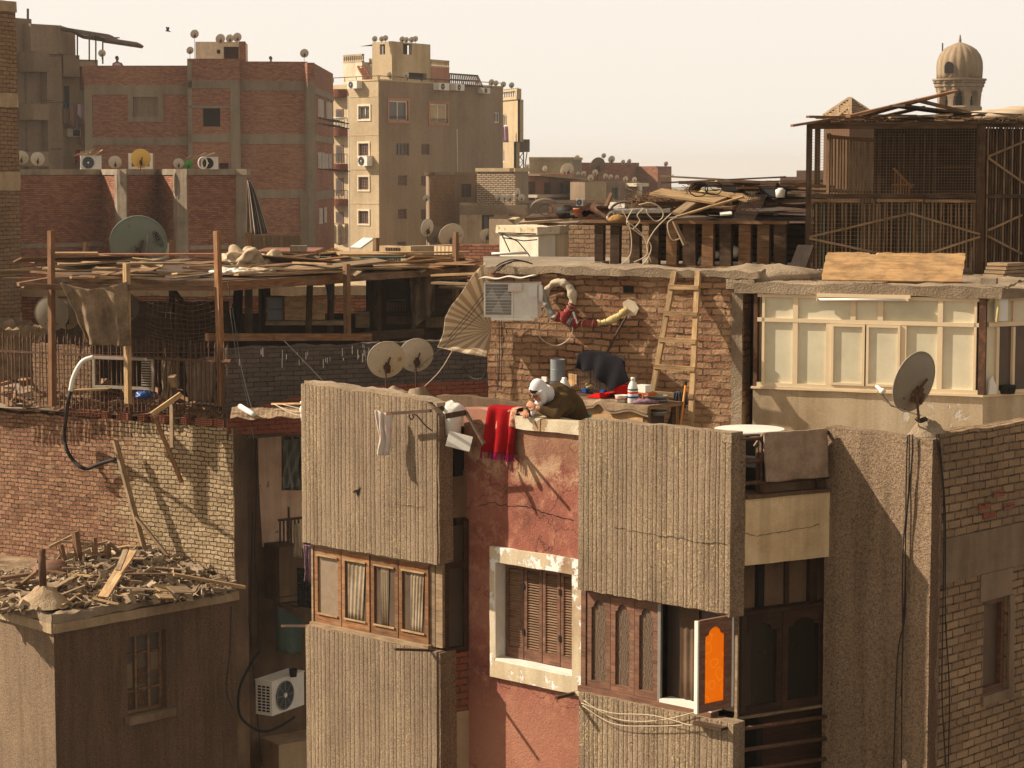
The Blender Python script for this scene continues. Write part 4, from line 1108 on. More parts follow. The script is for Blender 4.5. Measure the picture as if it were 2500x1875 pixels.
simple_house('tan block wall with one bright edge beyond the dishes',[(1194,92),(1256,91.2),(1270,96)],534,[M['wall_tanfar'],M['wall_cream']],depth=4)  # second face in paler cream: the lit edge is put in as colour
simple_house('distant pale house seen left of the wire cage',[(1904,300),(1948,300),(2000,305)],432,[M['brick_red_far'],M['brick_red_far']],depth=10)
simple_house('upper block of the distant pale house',[(1944,302),(2010,303)],416,[M['brick_red_far']],depth=8)
simple_house('distant low house line beyond the lumber roof',[(1636,330),(1780,325),(1910,335)],470,[M['wall_grey'],M['wall_grey']],depth=10)
g_='dishes on the crowded low houses'
DL=[(1040,484,17,497,131.5,'dish at the left end of the plaster house roof'),(1108,0,0,0,0,''),(1218,481,17,496,131,'first dish of the row before the cream brick house'),(1232,482,16,497,131.5,'second dish of the row before the cream brick house'),(1245,483,18,497,131,'third dish of the row before the cream brick house'),(1263,472,26,497,132,'tall tipped dish in the row before the cream brick house'),(1273,483,18,497,131,'last dish of the row before the cream brick house'),(1287,408,14,424,165,'dish at the left corner of the beige house'),(1330,411,13,424,166,'dish above the long awning'),(1385,416,36,432,166,'large pale dish above the awning end'),(1378,419,16,432,164,'small dish before the large pale dish'),(1411,424,10,434,166,'tiny dish right of the large pale dish'),(1425,424,13,437,167,'small dish left of the big dark dish'),(1459,404,40,440,170,'big dark mesh dish over the brick house'),(1453,421,15,437,166,'white dish in front of the big dark dish'),(1442,434,16,446,160,'flat tipped dish below the big dark dish'),(1478,430,13,444,158,'first of the three dishes on the grey house'),(1491,432,13,445,158,'second of the three dishes on the grey house'),(1506,433,12,446,158,'third of the three dishes on the grey house'),(1527,437,13,449,159,'dish left on the small white balcony house'),(1549,438,13,449,159,'dish right on the small white balcony house'),(1409,385,13,397,211,'single dish on the left end of the long brick roof'),(1474,380,12,397,211,'dish on a pole over the long brick roof'),(1493,389,18,399,212,'largest dish on the long brick roof'),(1521,396,12,404,212,'left dish of the close pair on the long brick roof'),(1536,394,12,405,212,'right dish of the close pair on the long brick roof'),(1626,400,12,408,215,'dish on top of the brick tower house')]
for x,y,d,bs,Y,lb in DL:
    if d:dish(x,y,Y,d,bs,lb,g_,m='dish_dark' if d==40 else 'dish',yaw=24+RND.uniform(-8,10),wx=.6 if d==26 else 1)
g_='large dishes standing before the tan tower'
dish(1043,556,100,44,606,'oval white dish raised on a pole before the tan tower',g_,wx=.75,yaw=30,small=False)
dish(1062,575,104,46,606,'dull dish half hidden behind the striped wall, left one',g_,yaw=20,m='dish_dark')
dish(1102,575,102,62,606,'big rusty rimmed dish before the tan tower',g_,yaw=20,tilt=24,m='dish_rusty')
dish(1188,574,93,32,592,'dish half hidden at the tan block wall',g_,yaw=14)
# ================================================================== minaret
t=thing('minaret','old stone minaret with a ribbed dome behind the wire cage','minaret',at(2342,290,150))
C=at(2342,200,150); cx,cy=C.x,C.y; Zp=lambda y:at(2342,y,150).z; px=150/FPX
rr=lambda a,z:1+.06*abs(cos(a*9))-.03
b=MB(); R0=54*px
prof=[(R0*.99,Zp(193)),(R0,Zp(180)),(R0*1.01,Zp(165)),(R0*.99,Zp(150)),(R0*.9,Zp(135)),(R0*.73,Zp(122)),(R0*.5,Zp(113)),(R0*.26,Zp(107)),(R0*.1,Zp(104)),(.02,Zp(102))]
b.lathe(prof,Matrix.Translation((cx,cy,0)),96,rfn=rr); obj('dome',b,M['stone'],t,smooth=True)
b=MB(); b.tube([(cx,cy,Zp(104)),(cx,cy,Zp(85))],[.1,.04],8); b.ball((cx,cy,Zp(98)),.1); b.ball((cx,cy,Zp(93)),.08); b.ball((cx,cy,Zp(88)),.05); obj('finial',b,M['stone'],t)
b=MB(); b.tube([(cx-42*px,cy,Zp(135)),(cx-42*px,cy,Zp(105))],.05,5); obj('lightning_rod',b,M['iron'],t)
b=MB()
b.lathe([(54*px,Zp(222)),(55*px,Zp(214)),(58*px,Zp(212)),(58*px,Zp(205)),(61*px,Zp(203)),(62*px,Zp(198)),(65*px,Zp(197)),(65*px,Zp(193)),(54*px,Zp(192))],Matrix.Translation((cx,cy,0)),64,rfn=lambda a,z:1+(.045*cos(a*16)if z<Zp(198)else 0)); obj('cornice',b,M['stone'],t)
b=MB(); b.lathe([(38*px,Zp(500)),(38*px,Zp(222))],Matrix.Translation((cx,cy,0)),32); obj('core',b,M['void'],t)  # near-black core, coloured for the shade inside the niches
b=MB()
for k in range(8):
    a=2*pi*k/8+.2
    for dz0,dz1,w in((Zp(500),Zp(245),.36),(Zp(245),Zp(236),.44),(Zp(236),Zp(226),.56),(Zp(226),Zp(219),.8)):
        d=Vector((cos(a),sin(a),0)); tn=Vector((-sin(a),cos(a),0)); r0,r1=36*px,53*px
        f=Fr((cx+d.x*r1-tn.x*w/2,cy+d.y*r1-tn.y*w/2),(cx+d.x*r1+tn.x*w/2,cy+d.y*r1+tn.y*w/2))
        b.box(f,0,w,-.5,0.01*w,dz0,dz1)
obj('pier',b,M['stone'],t)
b=MB(); b.lathe([(56*px,Zp(700)),(56*px,Zp(262)),(52*px,Zp(259))],Matrix.Translation((cx,cy,0)),16); obj('shaft',b,M['stone'],t)
a=radians(232); d=Vector((cos(a),sin(a),0)); p=Vector((cx,cy,0))+d*(R0*.985)
b=MB(); f=Fr((p.x-d.y*-.0-.34*-d.y*-1,p.y),(p.x+.34,p.y)); tn=Vector((-d.y,d.x,0))
f=Fr(tuple((p-tn*.3)[:2]),tuple((p+tn*.3)[:2]));
b.prism(f,[(0,Zp(180)),(.6,Zp(180)),(.6,Zp(162)),(.5,Zp(155)),(.3,Zp(152)),(.1,Zp(155)),(0,Zp(162))],-.05,.12); obj('dome_window',b,M['void'],t)
# ================================================================== left terrace building (brick wall, fence, shack)
def onz(px,py,z):
    d=raydir(px,py); t=(z-EYE)/d.z
    return Vector((0,0,EYE))+d*t
TZ=EYE-4.42
t=thing('brick_house','old brick house wall, half red half cream brick, sunlit','building',at(300,1440,40.5))
F1=fr2(0,41.9,568,39.0,1020)
b=MB(); zt=F1 .z(300,1024)
b.rbox(F1,-.9,F1 .L,-.3,0,F1 .z(300,1520),zt,seg=.11,amp=.02,top=.05,freq=3.5)
b.box(F1,-.9,F1 .L-.02,-.32,-.03,GZ,F1 .z(300,1520))
BW=m_brick('brick_weathered',c(146,94,70),c(180,126,98),c(150,128,100),dust=c(172,148,112),damt=.35,wob=.03,bump=.024,smear=.55)
# a broad cream weathered zone (its own shape) over the right half of this wall
N=NT('brick_two_tone');
def two_tone(name):
    N=NT(name); uv=N.uv(); ob=N.ob()
    nv=N.n('ShaderNodeTexNoise',Vector=ob,Scale=5.0,Detail=3.0).outputs['Color']
    v=N.vadd(uv,N.vadd(N.vscale(N.vadd(nv,(-.5,-.5,-.5)),.034),N.vscale(N.vadd(N.n('ShaderNodeTexNoise',Vector=ob,Scale=18.0,Detail=2.0).outputs['Color'],(-.5,-.5,-.5)),.03)))
    def br(c1,c2,mo,ms):
        q=N.n('ShaderNodeTexBrick',Vector=v,Color1=c1,Color2=c2,Mortar=N.mix(N.step(N.noise(ob,7,4,.7),.44,.6),mo,c(66,50,38)),Scale=1.0,Mortar__Size=ms,Mortar__Smooth=.4,Brick__Width=.17,Row__Height=.08); return q
    A=br(c(146,99,73),c(190,143,108),c(122,98,74),.011); B=br(c(180,152,114),c(208,182,142),c(118,94,68),.01)  # mortar darkened: the shadow of recessed joints is in its colour
    sx=N.n('ShaderNodeSeparateXYZ',Vector=uv); s=sx.outputs['X']
    edge=N.math('ADD',N.math('MULTIPLY',N.math('SUBTRACT',s,3.0),.55),N.math('MULTIPLY',N.math('SUBTRACT',N.noise(ob,1.6,6,.75),.5),2.4))
    k=N.step(edge,-.12,.2)
    col=N.mix(k,A.outputs['Color'],B.outputs['Color'])
    fine=N.noise(ob,36,4,.7); med=N.noise(ob,6,5,.7); big=N.noise(ob,.7,5,.65)
    col=N.mix(N.math('MULTIPLY',N.step(med,.54,.66),.55),col,c(172,146,112))
    col=N.mix(.4,col,N.ramp(fine,[(.25,(.32,.3,.27)),(.7,(1,1,1))]),'MULTIPLY')
    col=N.mix(.5,col,N.ramp(big,[(.3,(.62,.6,.57)),(.62,(1,1,1))]),'MULTIPLY')
    h=N.math('ADD',N.math('SUBTRACT',1.0,A.outputs['Fac']),N.math('ADD',N.math('MULTIPLY',fine,.5),N.math('MULTIPLY',med,1.1)))
    N.col(col); N.bump(h,.045); return N.m
M['brick_two_tone']=two_tone('brick_two_tone')
obj('wall',b,M['brick_two_tone'],t)
b=MB(); b.rbox(F1,F1 .L+.004,F1 .L+.03,-.34,.012,F1 .z(560,1980),zt-.02,seg=.16,amp=.006); obj('end_plaster',b,M['plaster_dark'],t)
b=MB(); b.quad([at(-60,1000,41.9),at(575,1000,39.2),at(1190,1000,42),at(1190,1000,52),at(-60,1000,52)]);
b.v=[Vector((p.x,p.y,TZ))for p in b.v]; obj('terrace_floor',b,M['concrete'],t)
# loose wooden legs against this wall
def plank(x0,y0,Y0,x1,y1,Y1,w,th,m,label,group=None,cat='plank',name='plank',roll=0.0):
    q=MB(); q.bar(at(x0,y0,Y0),at(x1,y1,Y1),w,th,roll=roll); return obj(name,q,M[m],label=label,cat=cat,group=group,bevel=.004)
plank(281,1075,40.1,353,1345,39.6,.1,.06,'wood_grey','long grey pole leaning steeply against the two-tone brick wall')
plank(332,1262,39.7,437,1390,39.3,.05,.05,'wood_grey','thin stick sloping down right beside the long grey pole')
plank(378,1018,39.0,444,1178,39.0,.11,.06,'wood_orange','brown board slanting down the cream part of the brick wall')
plank(370,1012,38.8,442,962,38.9,.14,.08,'wood_pale','short pale beam end sticking out above the fence foot')
plank(428,942,39.1,420,918,39.0,.13,.1,'wood_grey','upright stub of beam over the short pale beam')
plank(419,985,39.2,420,1092,39.1,.09,.03,'wood_grey','narrow grey batten hanging below the fence')
# ------------------------------------------------------------------ iron fence on the wall
t=thing('iron_fence','rusty iron spike fence along the terrace edge','fence',at(280,1000,40.2))
FF=fr2(-60,41.6,562,38.95,900)
b=MB(); zr=FF.z(280,870); b.box(FF,0,FF.L,-.02,.02,zr-.02,zr+.02); b.tube([FF.p(FF.L-.1,0,zr),FF.p(FF.L+.03,0,zr)],.05,8); obj('rail',b,M['rust'],t)
b=MB(); z0=FF.z(280,1003); z1=zr+.2; b.tube([(0,0,0),(0,0,z1-z0)],.012,4); b.tube([(0,0,z1-z0),(0,0,z1-z0+.04),(0,0,z1-z0+.14)],[.012,.022,.002],4)
bar_me=bpy.data.meshes.new('fence_bar'); bar_me.from_pydata([tuple(v)for v in b.v],[],b.f); bar_me.materials.append(M['rust'])
nb=62
for i in range(nb):
    p=FF.p(FF.L*(i+.3)/nb,RND.uniform(-.01,.01),z0+RND.uniform(-.05,.05))-t.location
    place_mesh('fence_bar',bar_me,t,p,(RND.uniform(-.012,.012),RND.uniform(-.02,.02),0))
# hollow bricks laid along the foot of the fence
hb=MB(); hb.box(FI,-.125,.125,-.06,.06,0,.12)
hb_me=bpy.data.meshes.new('hollow_brick'); hb_me.from_pydata([tuple(v)for v in hb.v],[],hb.f); hb_me.materials.append(M['terracotta'])
ho=MB()
for i in range(3):
    for j in range(3):ho.box(FI,-.1+.07*i,-.06+.07*i,.061,.064,.015+.036*j,.036+.036*j)
ho_me=bpy.data.meshes.new('brick_holes'); ho_me.from_pydata([tuple(v)for v in ho.v],[],ho.f); ho_me.materials.append(M['void'])  # flat dark squares drawn for the shade inside the brick holes
ang=atan2(F1 .ds.y,F1 .ds.x)
for i,(x,y,rz)in enumerate(((178,1000,0),(262,1012,1.5),(300,1020,.1),(312,1017,1.6),(352,1022,1.5),(385,1030,.1),(404,1031,1.55),(455,1037,1.6),(492,1040,1.5),(503,1040,1.6),(517,1043,1.5),(534,1043,.1),(546,1043,1.6),(205,1004,.2),(232,1008,.0))):
    p=F1 .p(F1 .s(x,y,-.08),-.1 if abs(rz)<1 else-.06,zt+.0)
    o=bpy.data.objects.new('hollow_brick',hb_me); COL.objects.link(o); o.location=p; o.rotation_euler=(0,RND.uniform(-.04,.04),ang+RND.uniform(-.1,.1)); o.scale=(1,1,1)if abs(rz)<1 else(.55,1.3,1)
    props(o,'red hollow brick set loosely along the fence foot','brick','hollow bricks along the fence foot')
    c2=bpy.data.objects.new('hole_face',ho_me); COL.objects.link(c2); c2 .parent=o
# rubble on the terrace edge
b=MB(); rr_=random.Random(5)
for i in range(420):
    x=rr_.uniform(60,558); s=F1 .s(x,1000,-.3); n=rr_.uniform(-1.1,-.02); k=rr_.uniform(.02,.085)
    p=F1 .p(s,n,zt-.3+.42*rr_.random()*(1 if x>150 else.5)+.02)
    a=Vector((rr_.uniform(-1,1),rr_.uniform(-1,1),rr_.uniform(-.5,.5))).normalized()
    b.bar(p-a*k,p+a*k,k*1.2,k*.8,roll=rr_.random()*3)
obj('rubble',b,M['debris'],kind='stuff',label='broken brick and plaster rubble behind the fence')
b=MB()
for i in range(34):
    x=rr_.uniform(100,330); s=F1 .s(x,960,-.6); p=F1 .p(s,rr_.uniform(-1.2,-.5),zt+rr_.uniform(-.1,.3))
    b.box(Fr(tuple(p[:2]),tuple((p+Vector((1,rr_.uniform(-.5,.5),0)))[:2])),0,.23,-.06,.06,p.z,p.z+.07)
obj('brick_rubble',b,M['brick_bright'],kind='stuff',label='loose red bricks heaped behind the fence')
# ------------------------------------------------------------------ wooden shack on the terrace
SZ=EYE-1.93
t=thing('wooden_shack','long ramshackle wooden shack with a board roof on rough posts','shack',Vector((-5.5,43,TZ)))
def R2(px,Y):p=at(px,680,Y); return Vector((p.x,p.y,SZ))
deck=[R2(112,40.0),R2(536,39.4),R2(1136,44.8),R2(1136,47.6),R2(120,47.2)]
b=MB(); b.quad(deck); b.quad([p-Vector((0,0,.05))for p in reversed(deck)])
for i in range(5):
    a,d=deck[i],deck[(i+1)%5]; b.quad([a-Vector((0,0,.05)),d-Vector((0,0,.05)),d,a])
obj('roof_deck',b,M['wood_dark'],t)
for(xa,Ya,xb,Yb,h,w,m)in((118,39.95,536,39.35,.1,.07,'wood_brown'),(536,39.32,842,41.85,.17,.08,'wood_orange'),(842,41.8,1142,44.8,.13,.08,'wood_brown'),(112,47.2,1136,47.6,.12,.08,'wood_dark')):
    p0,p1=R2(xa,Ya),R2(xb,Yb); b=MB(); b.bar(p0-Vector((0,0,h/2+.02)),p1-Vector((0,0,h/2-.0)),w,h); obj('beam',b,M[m],t,bevel=.008)
for x in range(160,1120,80):
    fy=39.7+max(0,x-536)/600*5.1
    b=MB(); b.bar(R2(x,fy)-Vector((0,0,.09)),R2(x*.99+4,47.0)-Vector((0,0,.09)),.05,.08); obj('joist',b,M['wood_dark'],t)
for(x0,y0,x1,y1,Y,w,m)in((125,563,127,992,39.75,.1,'wood_orange'),(309,643,313,985,39.45,.105,'wood_pale'),(530,564,541,990,39.2,.1,'wood_orange'),(846,645,849,822,41.6,.1,'wood_brown'),(1112,567,1112,800,44.6,.1,'wood_brown'),(208,592,209,900,47.1,.09,'wood_brown'),(420,586,420,900,47.1,.1,'wood_brown'),(606,568,606,840,46.8,.1,'wood_brown'),(918,580,918,840,47.2,.11,'wood_brown'),(583,690,580,830,42,.12,'wood_black'),(607,690,607,830,41.2,.11,'wood_dark'),(638,690,638,830,43,.09,'wood_black'),(652,690,652,790,43.5,.1,'wood_black'),(757,682,752,830,42,.09,'wood_dark'),(808,680,806,830,42.5,.1,'wood_dark'),(905,672,905,825,44.5,.14,'wood_black'),(921,672,921,825,44,.12,'wood_dark'),(420,700,418,860,42,.09,'wood_black'),(1000,668,1000,815,46,.1,'wood_black')):
    b=MB(); b.bar(at(x1,y1,Y),at(x0,y0,Y),w,w*.9); b.jitter(.012,x0); obj('post',b,M[m],t,bevel=.006)
for(x0,y0,Y0,x1,y1,Y1,w,h,m)in((505,823,39.3,905,823,41.9,.08,.13,'wood_orange'),(880,822,41.8,1032,812,42.9,.1,.16,'wood_dark'),(60,700,39.6,520,703,39.2,.06,.1,'wood_brown'),(410,690,41,450,745,41.5,.07,.07,'wood_black'),(640,760,43,810,778,43.6,.06,.07,'wood_dark'),(44,694,39.7,128,680,40.0,.16,.06,'wood_brown')):
    b=MB(); b.bar(at(x0,y0,Y0),at(x1,y1,Y1),w,h); obj('rail',b,M[m],t,bevel=.006)
def panel(x0,y0,x1,y1,Y,m,nm,par,th=.03,tilt=0):
    f=fr2(x0,Y,x1,Y+tilt,(y0+y1)/2); q=MB(); q.box(f,0,f.L,-th,0,f.z(x0,y1),f.z(x0,y0)); return obj(nm,q,M[m],par,bevel=.004)
panel(900,668,1140,850,47.9,'wood_black','back_wall',t); panel(560,765,905,850,46.5,'wood_black','back_wall',t); panel(100,735,560,860,47.3,'wood_dark','back_wall',t); panel(1010,690,1140,830,45.5,'wood_dark','side_wall',t)  # back walls put in near-black so the shack interior stays dark
b=MB(); f=fr2(540,39.9,1135,45.0,830); b.box(f,0,f.L,-6,-.4,TZ,TZ+.05); obj('floor',b,M['wood_black'],t)
# loose things inside the shack
def loose(x0,y0,x1,y1,Y,m,name,label,cat,th=.03,tilt=0,group=None):
    f=fr2(x0,Y,x1,Y+tilt,(y0+y1)/2); q=MB(); q.box(f,0,f.L,-th,0,f.z(x0,y1),f.z(x0,y0)); return obj(name,q,M[m],label=label,cat=cat,bevel=.004,group=group),f
o,f=loose(649,726,693,790,42.6,'wood_grey','nest_box','grey wooden nest box with two panelled doors inside the shack','nest box',.5)
q=MB()
for y0,y1 in((729,753),(758,782)):q.box(f,.04,f.L-.03,.002,.02,f.z(650,y1),f.z(650,y0))
obj('door',q,M['plastic_grey'],o)
loose(695,726,752,781,42.5,'ply','plywood_sheet','tan plywood sheet standing right of the grey nest box','plywood')
loose(763,735,794,790,42.6,'wood_pale','plywood_sheet','pale narrow sheet leaning behind a dark post in the shack','plywood',.03,.5)
loose(648,784,852,794,42.2,'wood_grey','shelf_board','long grey shelf board along the inside of the shack','board',.4)
loose(868,762,900,800,44,'wood_grey','plank_stack','stack of grey boards beside the middle post of the shack','boards',.3)
for k,(x0,y0,x1,y1,Y)in enumerate(((945,734,1005,762,46),(945,768,1008,793,45.8),(1040,770,1090,802,45.2))):
    f=fr2(x0,Y,x1,Y,760); tt=thing('slatted_crate',['upper slatted bird crate in the dark shack','lower slatted bird crate in the dark shack','right slatted bird crate near the hanging sack'][k],'crate',f.p(f.L/2,-.2,f.z(x0,y1)))
    q=MB(); za,zb=f.z(x0,y1),f.z(x0,y0); q.box(f,0,f.L,-.4,-.02,za,za+.02); q.box(f,0,f.L,-.4,0,zb-.03,zb); q.box(f,0,f.L,-.42,-.4,za,zb); obj('box',q,M['wood_dark'],tt)
    q=MB()
    for i in range(17):q.box(f,f.L*i/16-.008,f.L*i/16+.008,-.015,0.0,za+.021,zb-.031)
    obj('slats',q,M['wood_grey'],tt)
# hanging sacks and cloths
def drape(pxs,Y,label,m,nu=14,nv=12,fold=.06,ff=9.0,th=.012,cat='cloth',name='hanging_cloth',sag=0.0,ragged=0.03,group=None,su=1,sv=1,tilt=0.0):
    """pxs: top-left, top-right, bottom-right, bottom-left in photo pixels on a hanging sheet at depth Y"""
    A,B,C_,D_=[at(x,y,Y)for x,y in pxs]
    def fn(u,v):
        p=(A.lerp(B,u)).lerp(D_.lerp(C_,u),v)
        p.z-=sag*sin(pi*u)*(1-v)
        p+=Vector((.25*fold*sin(ff*u+2*v),fold*(sin(ff*u*1.7+1.3*v)+.5*sin(ff*3.1*u))*(.35+.65*v)+tilt*v,0))
        p+=noise.noise_vector(p*6)*ragged*(.4+v)
        return p
    q=MB(); q.grid(fn,nu,nv,su,sv,th=th); return obj(name,q,M[m]if isinstance(m,str)else m,label=label,cat=cat,smooth=True,group=group)
drape([(148,690),(307,688),(314,846),(206,838)],39.3,'big brown burlap sheet hanging from the shack roof','burlap',34,30,.13,7,.015,sag=.12,ragged=.03)
drape([(572,690),(596,690),(585,815),(562,770)],40.6,'dark ragged sack hanging at the left end of the covered part','black_cloth',8,10,.05)
drape([(786,684),(815,682),(812,770),(800,712)],41.9,'small grey rag hanging from the front beam','grey_cloth',8,8,.04)
drape([(1000,672),(1060,676),(1064,758),(1005,806)],44.7,'greyish torn sack hanging at the right end of the shack','burlap',14,14,.12,sag=-.1)
drape([(395,878),(437,872),(430,978),(390,972)],39.6,'brown curtain rag hanging left behind the fence','burlap',14,10,.06,14)
drape([(452,880),(530,868),(528,984),(455,980)],39.6,'wide brown curtain rag hanging right behind the fence','carpet',20,10,.06,16)
# wire mesh panel
b=MB(); A,B,C_,D_=at(356,712,39.5),at(534,726,39.3),at(538,875,39.3),at(362,880,39.5)
P=lambda u,v:(A.lerp(B,u)).lerp(D_.lerp(C_,u),v)+noise.noise_vector(Vector((u*3,v*3,1)))*.07+Vector((0,0,-.1*sin(pi*u)))
for i in range(15):b.tube([P(i/14,k/10)for k in range(11)],.0045,3,False)
for j in range(15):b.tube([P(k/12,j/14)for k in range(13)],.0055,3,False)
obj('wire_mesh',b,M['rust'],label='sagging rusty wire mesh between two shack posts',cat='wire mesh')
for k,(x,y,d,lb,wx)in enumerate(((126,765,84,'large tan dish left behind the burlap sheet',1),(163,768,72,'second tan dish partly behind the burlap sheet',.9),(312,750,68,'brown dish peeping out right of the burlap sheet',.8))):
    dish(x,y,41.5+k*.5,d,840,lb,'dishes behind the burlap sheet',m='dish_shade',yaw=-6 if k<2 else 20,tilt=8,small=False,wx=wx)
dish(943,878,31.5,92,978,'rusty rimmed dish before the grey brick wall, left of a pair','pair of dishes on the rubble pier',m='dish_rusty',yaw=14,tilt=14,small=False)
dish(1016,867,32.3,84,975,'clean white dish before the grey brick wall, right of a pair','pair of dishes on the rubble pier',yaw=14,tilt=14,small=False)
# windows, crates and frames behind the fence
tt=thing('window_frame','white discarded window frame standing behind the fence','frame',at(290,950,39.9))
b=MB(); f=fr2(225,40.2,375,39.7,900)
h=(0,f.L,f.z(300,950),f.z(300,872))
b.box(f,0,.05,-.05,0,h[2],h[3]); b.box(f,f.L-.05,f.L,-.05,0,h[2],h[3]); b.box(f,.05,f.L-.05,-.05,0,h[2],h[2]+.05); b.box(f,.05,f.L-.05,-.05,0,h[3]-.05,h[3]); b.box(f,f.L*.52,f.L*.58,-.04,-.003,h[2]+.05,h[3]-.05)
obj('frame',b,M['dull_white'],tt)
b=MB()
for i in range(10):b.box(f,f.L*.8,f.L*.95,-.03,-.005,h[2]+.08+.045*i,h[2]+.1+.045*i)
obj('louvre',b,M['dull_white'],tt)
plank(182,952,39.9,263,950,39.7,.3,.02,'wood_pale','pale corrugated board lying behind the fence',cat='board')
b=MB(); b.ball(at(355,964,39.8),(.17,.1,.07),20,12,jit=.7); obj('plastic_bag',b,M['plastic_blue'],label='crumpled blue plastic bag behind the fence',cat='bag',smooth=True)
panel(216,862,560,975,42.6,'wood_black','dark_backing',t)  # near-black panel added for the shade under the shack roof
f=fr2(80,41.9,222,41.2,900); b=MB(); b.rbox(f,0,f.L,-.25,0,TZ,f.z(150,838),seg=.12,amp=.025,top=.1); obj('brick_stub',b,M['brick_tan'],t)
b=MB()
for i in range(160):
    p=FF.p(FF.L*rr_.random(),-rr_.uniform(.3,1.6),TZ+.05+.45*rr_.random()**2); a=rr_.uniform(0,3.14); d=Vector((cos(a),sin(a),rr_.uniform(-.3,.3)))*rr_.uniform(.08,.35); b.bar(p-d,p+d,rr_.uniform(.04,.14),.02,roll=rr_.random()*3)
obj('junk',b,M['wood_brown'],kind='stuff',label='broken wooden junk lying behind the iron fence')
# low background walls seen through the shack
t=thing('low_wall','low sunlit brick wall seen through the shack','wall',at(500,860,53))
f=fr2(40,53,1190,54,720); b=MB(); b.rbox(f,0,f.L,-.3,0,TZ-1,f.z(600,705),seg=.3,amp=.02); obj('wall',b,M['brick_red_low'],t)
b=MB(); b.rbox(f,0,f.L,-.34,.05,f.z(600,722),f.z(600,699),seg=.2,amp=.03); obj('coping',b,M['adobe'],t)
t=thing('low_wall','rubble covered low wall at the foot of the tan tower edge','wall',at(60,800,47))
f=fr2(-40,46.5,110,47,800); b=MB(); b.rbox(f,0,f.L,-3,0,TZ,f.z(30,790),seg=.1,amp=.09,top=.3,freq=5); obj('wall',b,M['debris'],t)
# ------------------------------------------------------------------ boards and bundles on the shack roof
BG='loose boards on the shack roof'
r_=random.Random(21)
mats_=['wood_pale','wood_grey','wood_brown','wood_grey','wood_pale','wood_orange']
def roof_board(x,Y,L,ang_,w,th,m,z,label,grp,tilt=0.0):
    p=R2(x,Y); p.z=z; d=Vector((cos(ang_),sin(ang_),tilt))
    q=MB(); q.bar(p-d*L/2,p+d*L/2,w,th,roll=r_.choice([r_.uniform(-.1,.1),r_.uniform(-.55,.15)])); return obj('plank',q,M[m],label=label,cat='plank',group=grp,bevel=.004)
for i in range(78):
    x=r_.uniform(130,1110); fy=39.7+max(0,x-536)/600*5.0
    Y=fy+(47.0-fy)*r_.random()**1.3
    roof_board(x,Y,r_.uniform(.7,2.6),r_.choice([0.1,.15,-.1,.5,.8,-.6,1.2,2.6])+r_.uniform(-.25,.25),r_.choice([.09,.14,.2,.3,.42]),r_.uniform(.018,.04),r_.choice(mats_),SZ+.02+.2*r_.random()**2,'loose weathered board strewn on the shack roof',BG,r_.uniform(-.1,.1))
for(x,Y,L,a,w,m,z,lb)in((890,42.9,2.6,.62,.5,'wood_pale',SZ+.05,'wide pale sheet along the front edge of the shack roof'),(1010,44.3,2.6,.65,.4,'wood_grey',SZ+.06,'pale grey sheet at the right front edge of the shack roof'),(700,41.0,2.2,.6,.45,'wood_pale',SZ+.05,'pale sheet below the tarpaulin bundle on the shack roof'),(810,45.6,4.2,.02,.16,'green_sheet',SZ+.16,'dark green long board across the shack roof'),(360,46.2,2.8,.05,.2,'wall_pink',SZ+.2,'reddish board lying behind on the shack roof'),(95,40.1,1.2,.12,.14,'wood_brown',SZ+.0,'board overhanging the left end of the shack roof'),(185,45.5,.9,.05,.2,'wood_pale',SZ+.25,'short thick pale board end on the shack roof')):
    roof_board(x,Y,L,a,w,.035,m,z,lb,None)
# canvas bundle
def bundle(px,py,Y,rx,ry,rz,label,m,seed,name='canvas_bundle'):
    C=at(px,py,Y); q=MB();
    def fn(u,v):
        a=2*pi*u; th=pi*.5*v
        d=Vector((cos(a)*cos(th),sin(a)*cos(th),sin(th)))
        n1=abs(noise.noise(d*1.3+Vector((seed,0,0)))); n2=abs(noise.noise(d*3.2+Vector((0,seed,0))))
        k=.8+.6*n1-.4*n2
        return C+Vector((d.x*rx*k,d.y*ry*k,d.z*rz*(.7+.9*n1)))
    q.grid(fn,64,24,2,1,th=.01); return obj(name,q,M[m],label=label,cat='canvas',smooth=True)
bundle(592,652,43.2,.55,.6,.42,'big folded beige canvas bundle on the shack roof','tarp',3)
bundle(655,652,43.8,.42,.5,.3,'second beige canvas bundle right of the roof post','tarp',9)
bundle(560,668,41.0,.4,.5,.12,'crumpled silvery plastic lying before the canvas bundles','white_metal',14)
bundle(612,668,41.6,.5,.5,.12,'flattened beige cloth lying before the canvas bundles','tarp',31)
C=at(815,636,46.5); b=MB(); b.grid(lambda u,v:C+Vector((cos(2*pi*u)*.5*v,sin(2*pi*u)*.6*v,.24*(1-v)**.9+.05*noise.noise(Vector((u*20,v*9,2))))),40,10); obj('straw_heap',b,M['straw'],label='golden straw heap on the shack roof',cat='straw')
b=MB()
for i in range(260):
    a=r_.uniform(0,6.28); k=r_.random()**.6; p=C+Vector((cos(a)*.48*k,sin(a)*.5*k,.24*(1-k)+.02)); d=Vector((r_.uniform(-1,1),r_.uniform(-1,1),r_.uniform(-.2,.6)))*.07
    b.bar(p-d,p+d,.008,.006)
obj('straw',b,M['straw'],kind='stuff',label='loose straw stalks on the heap')
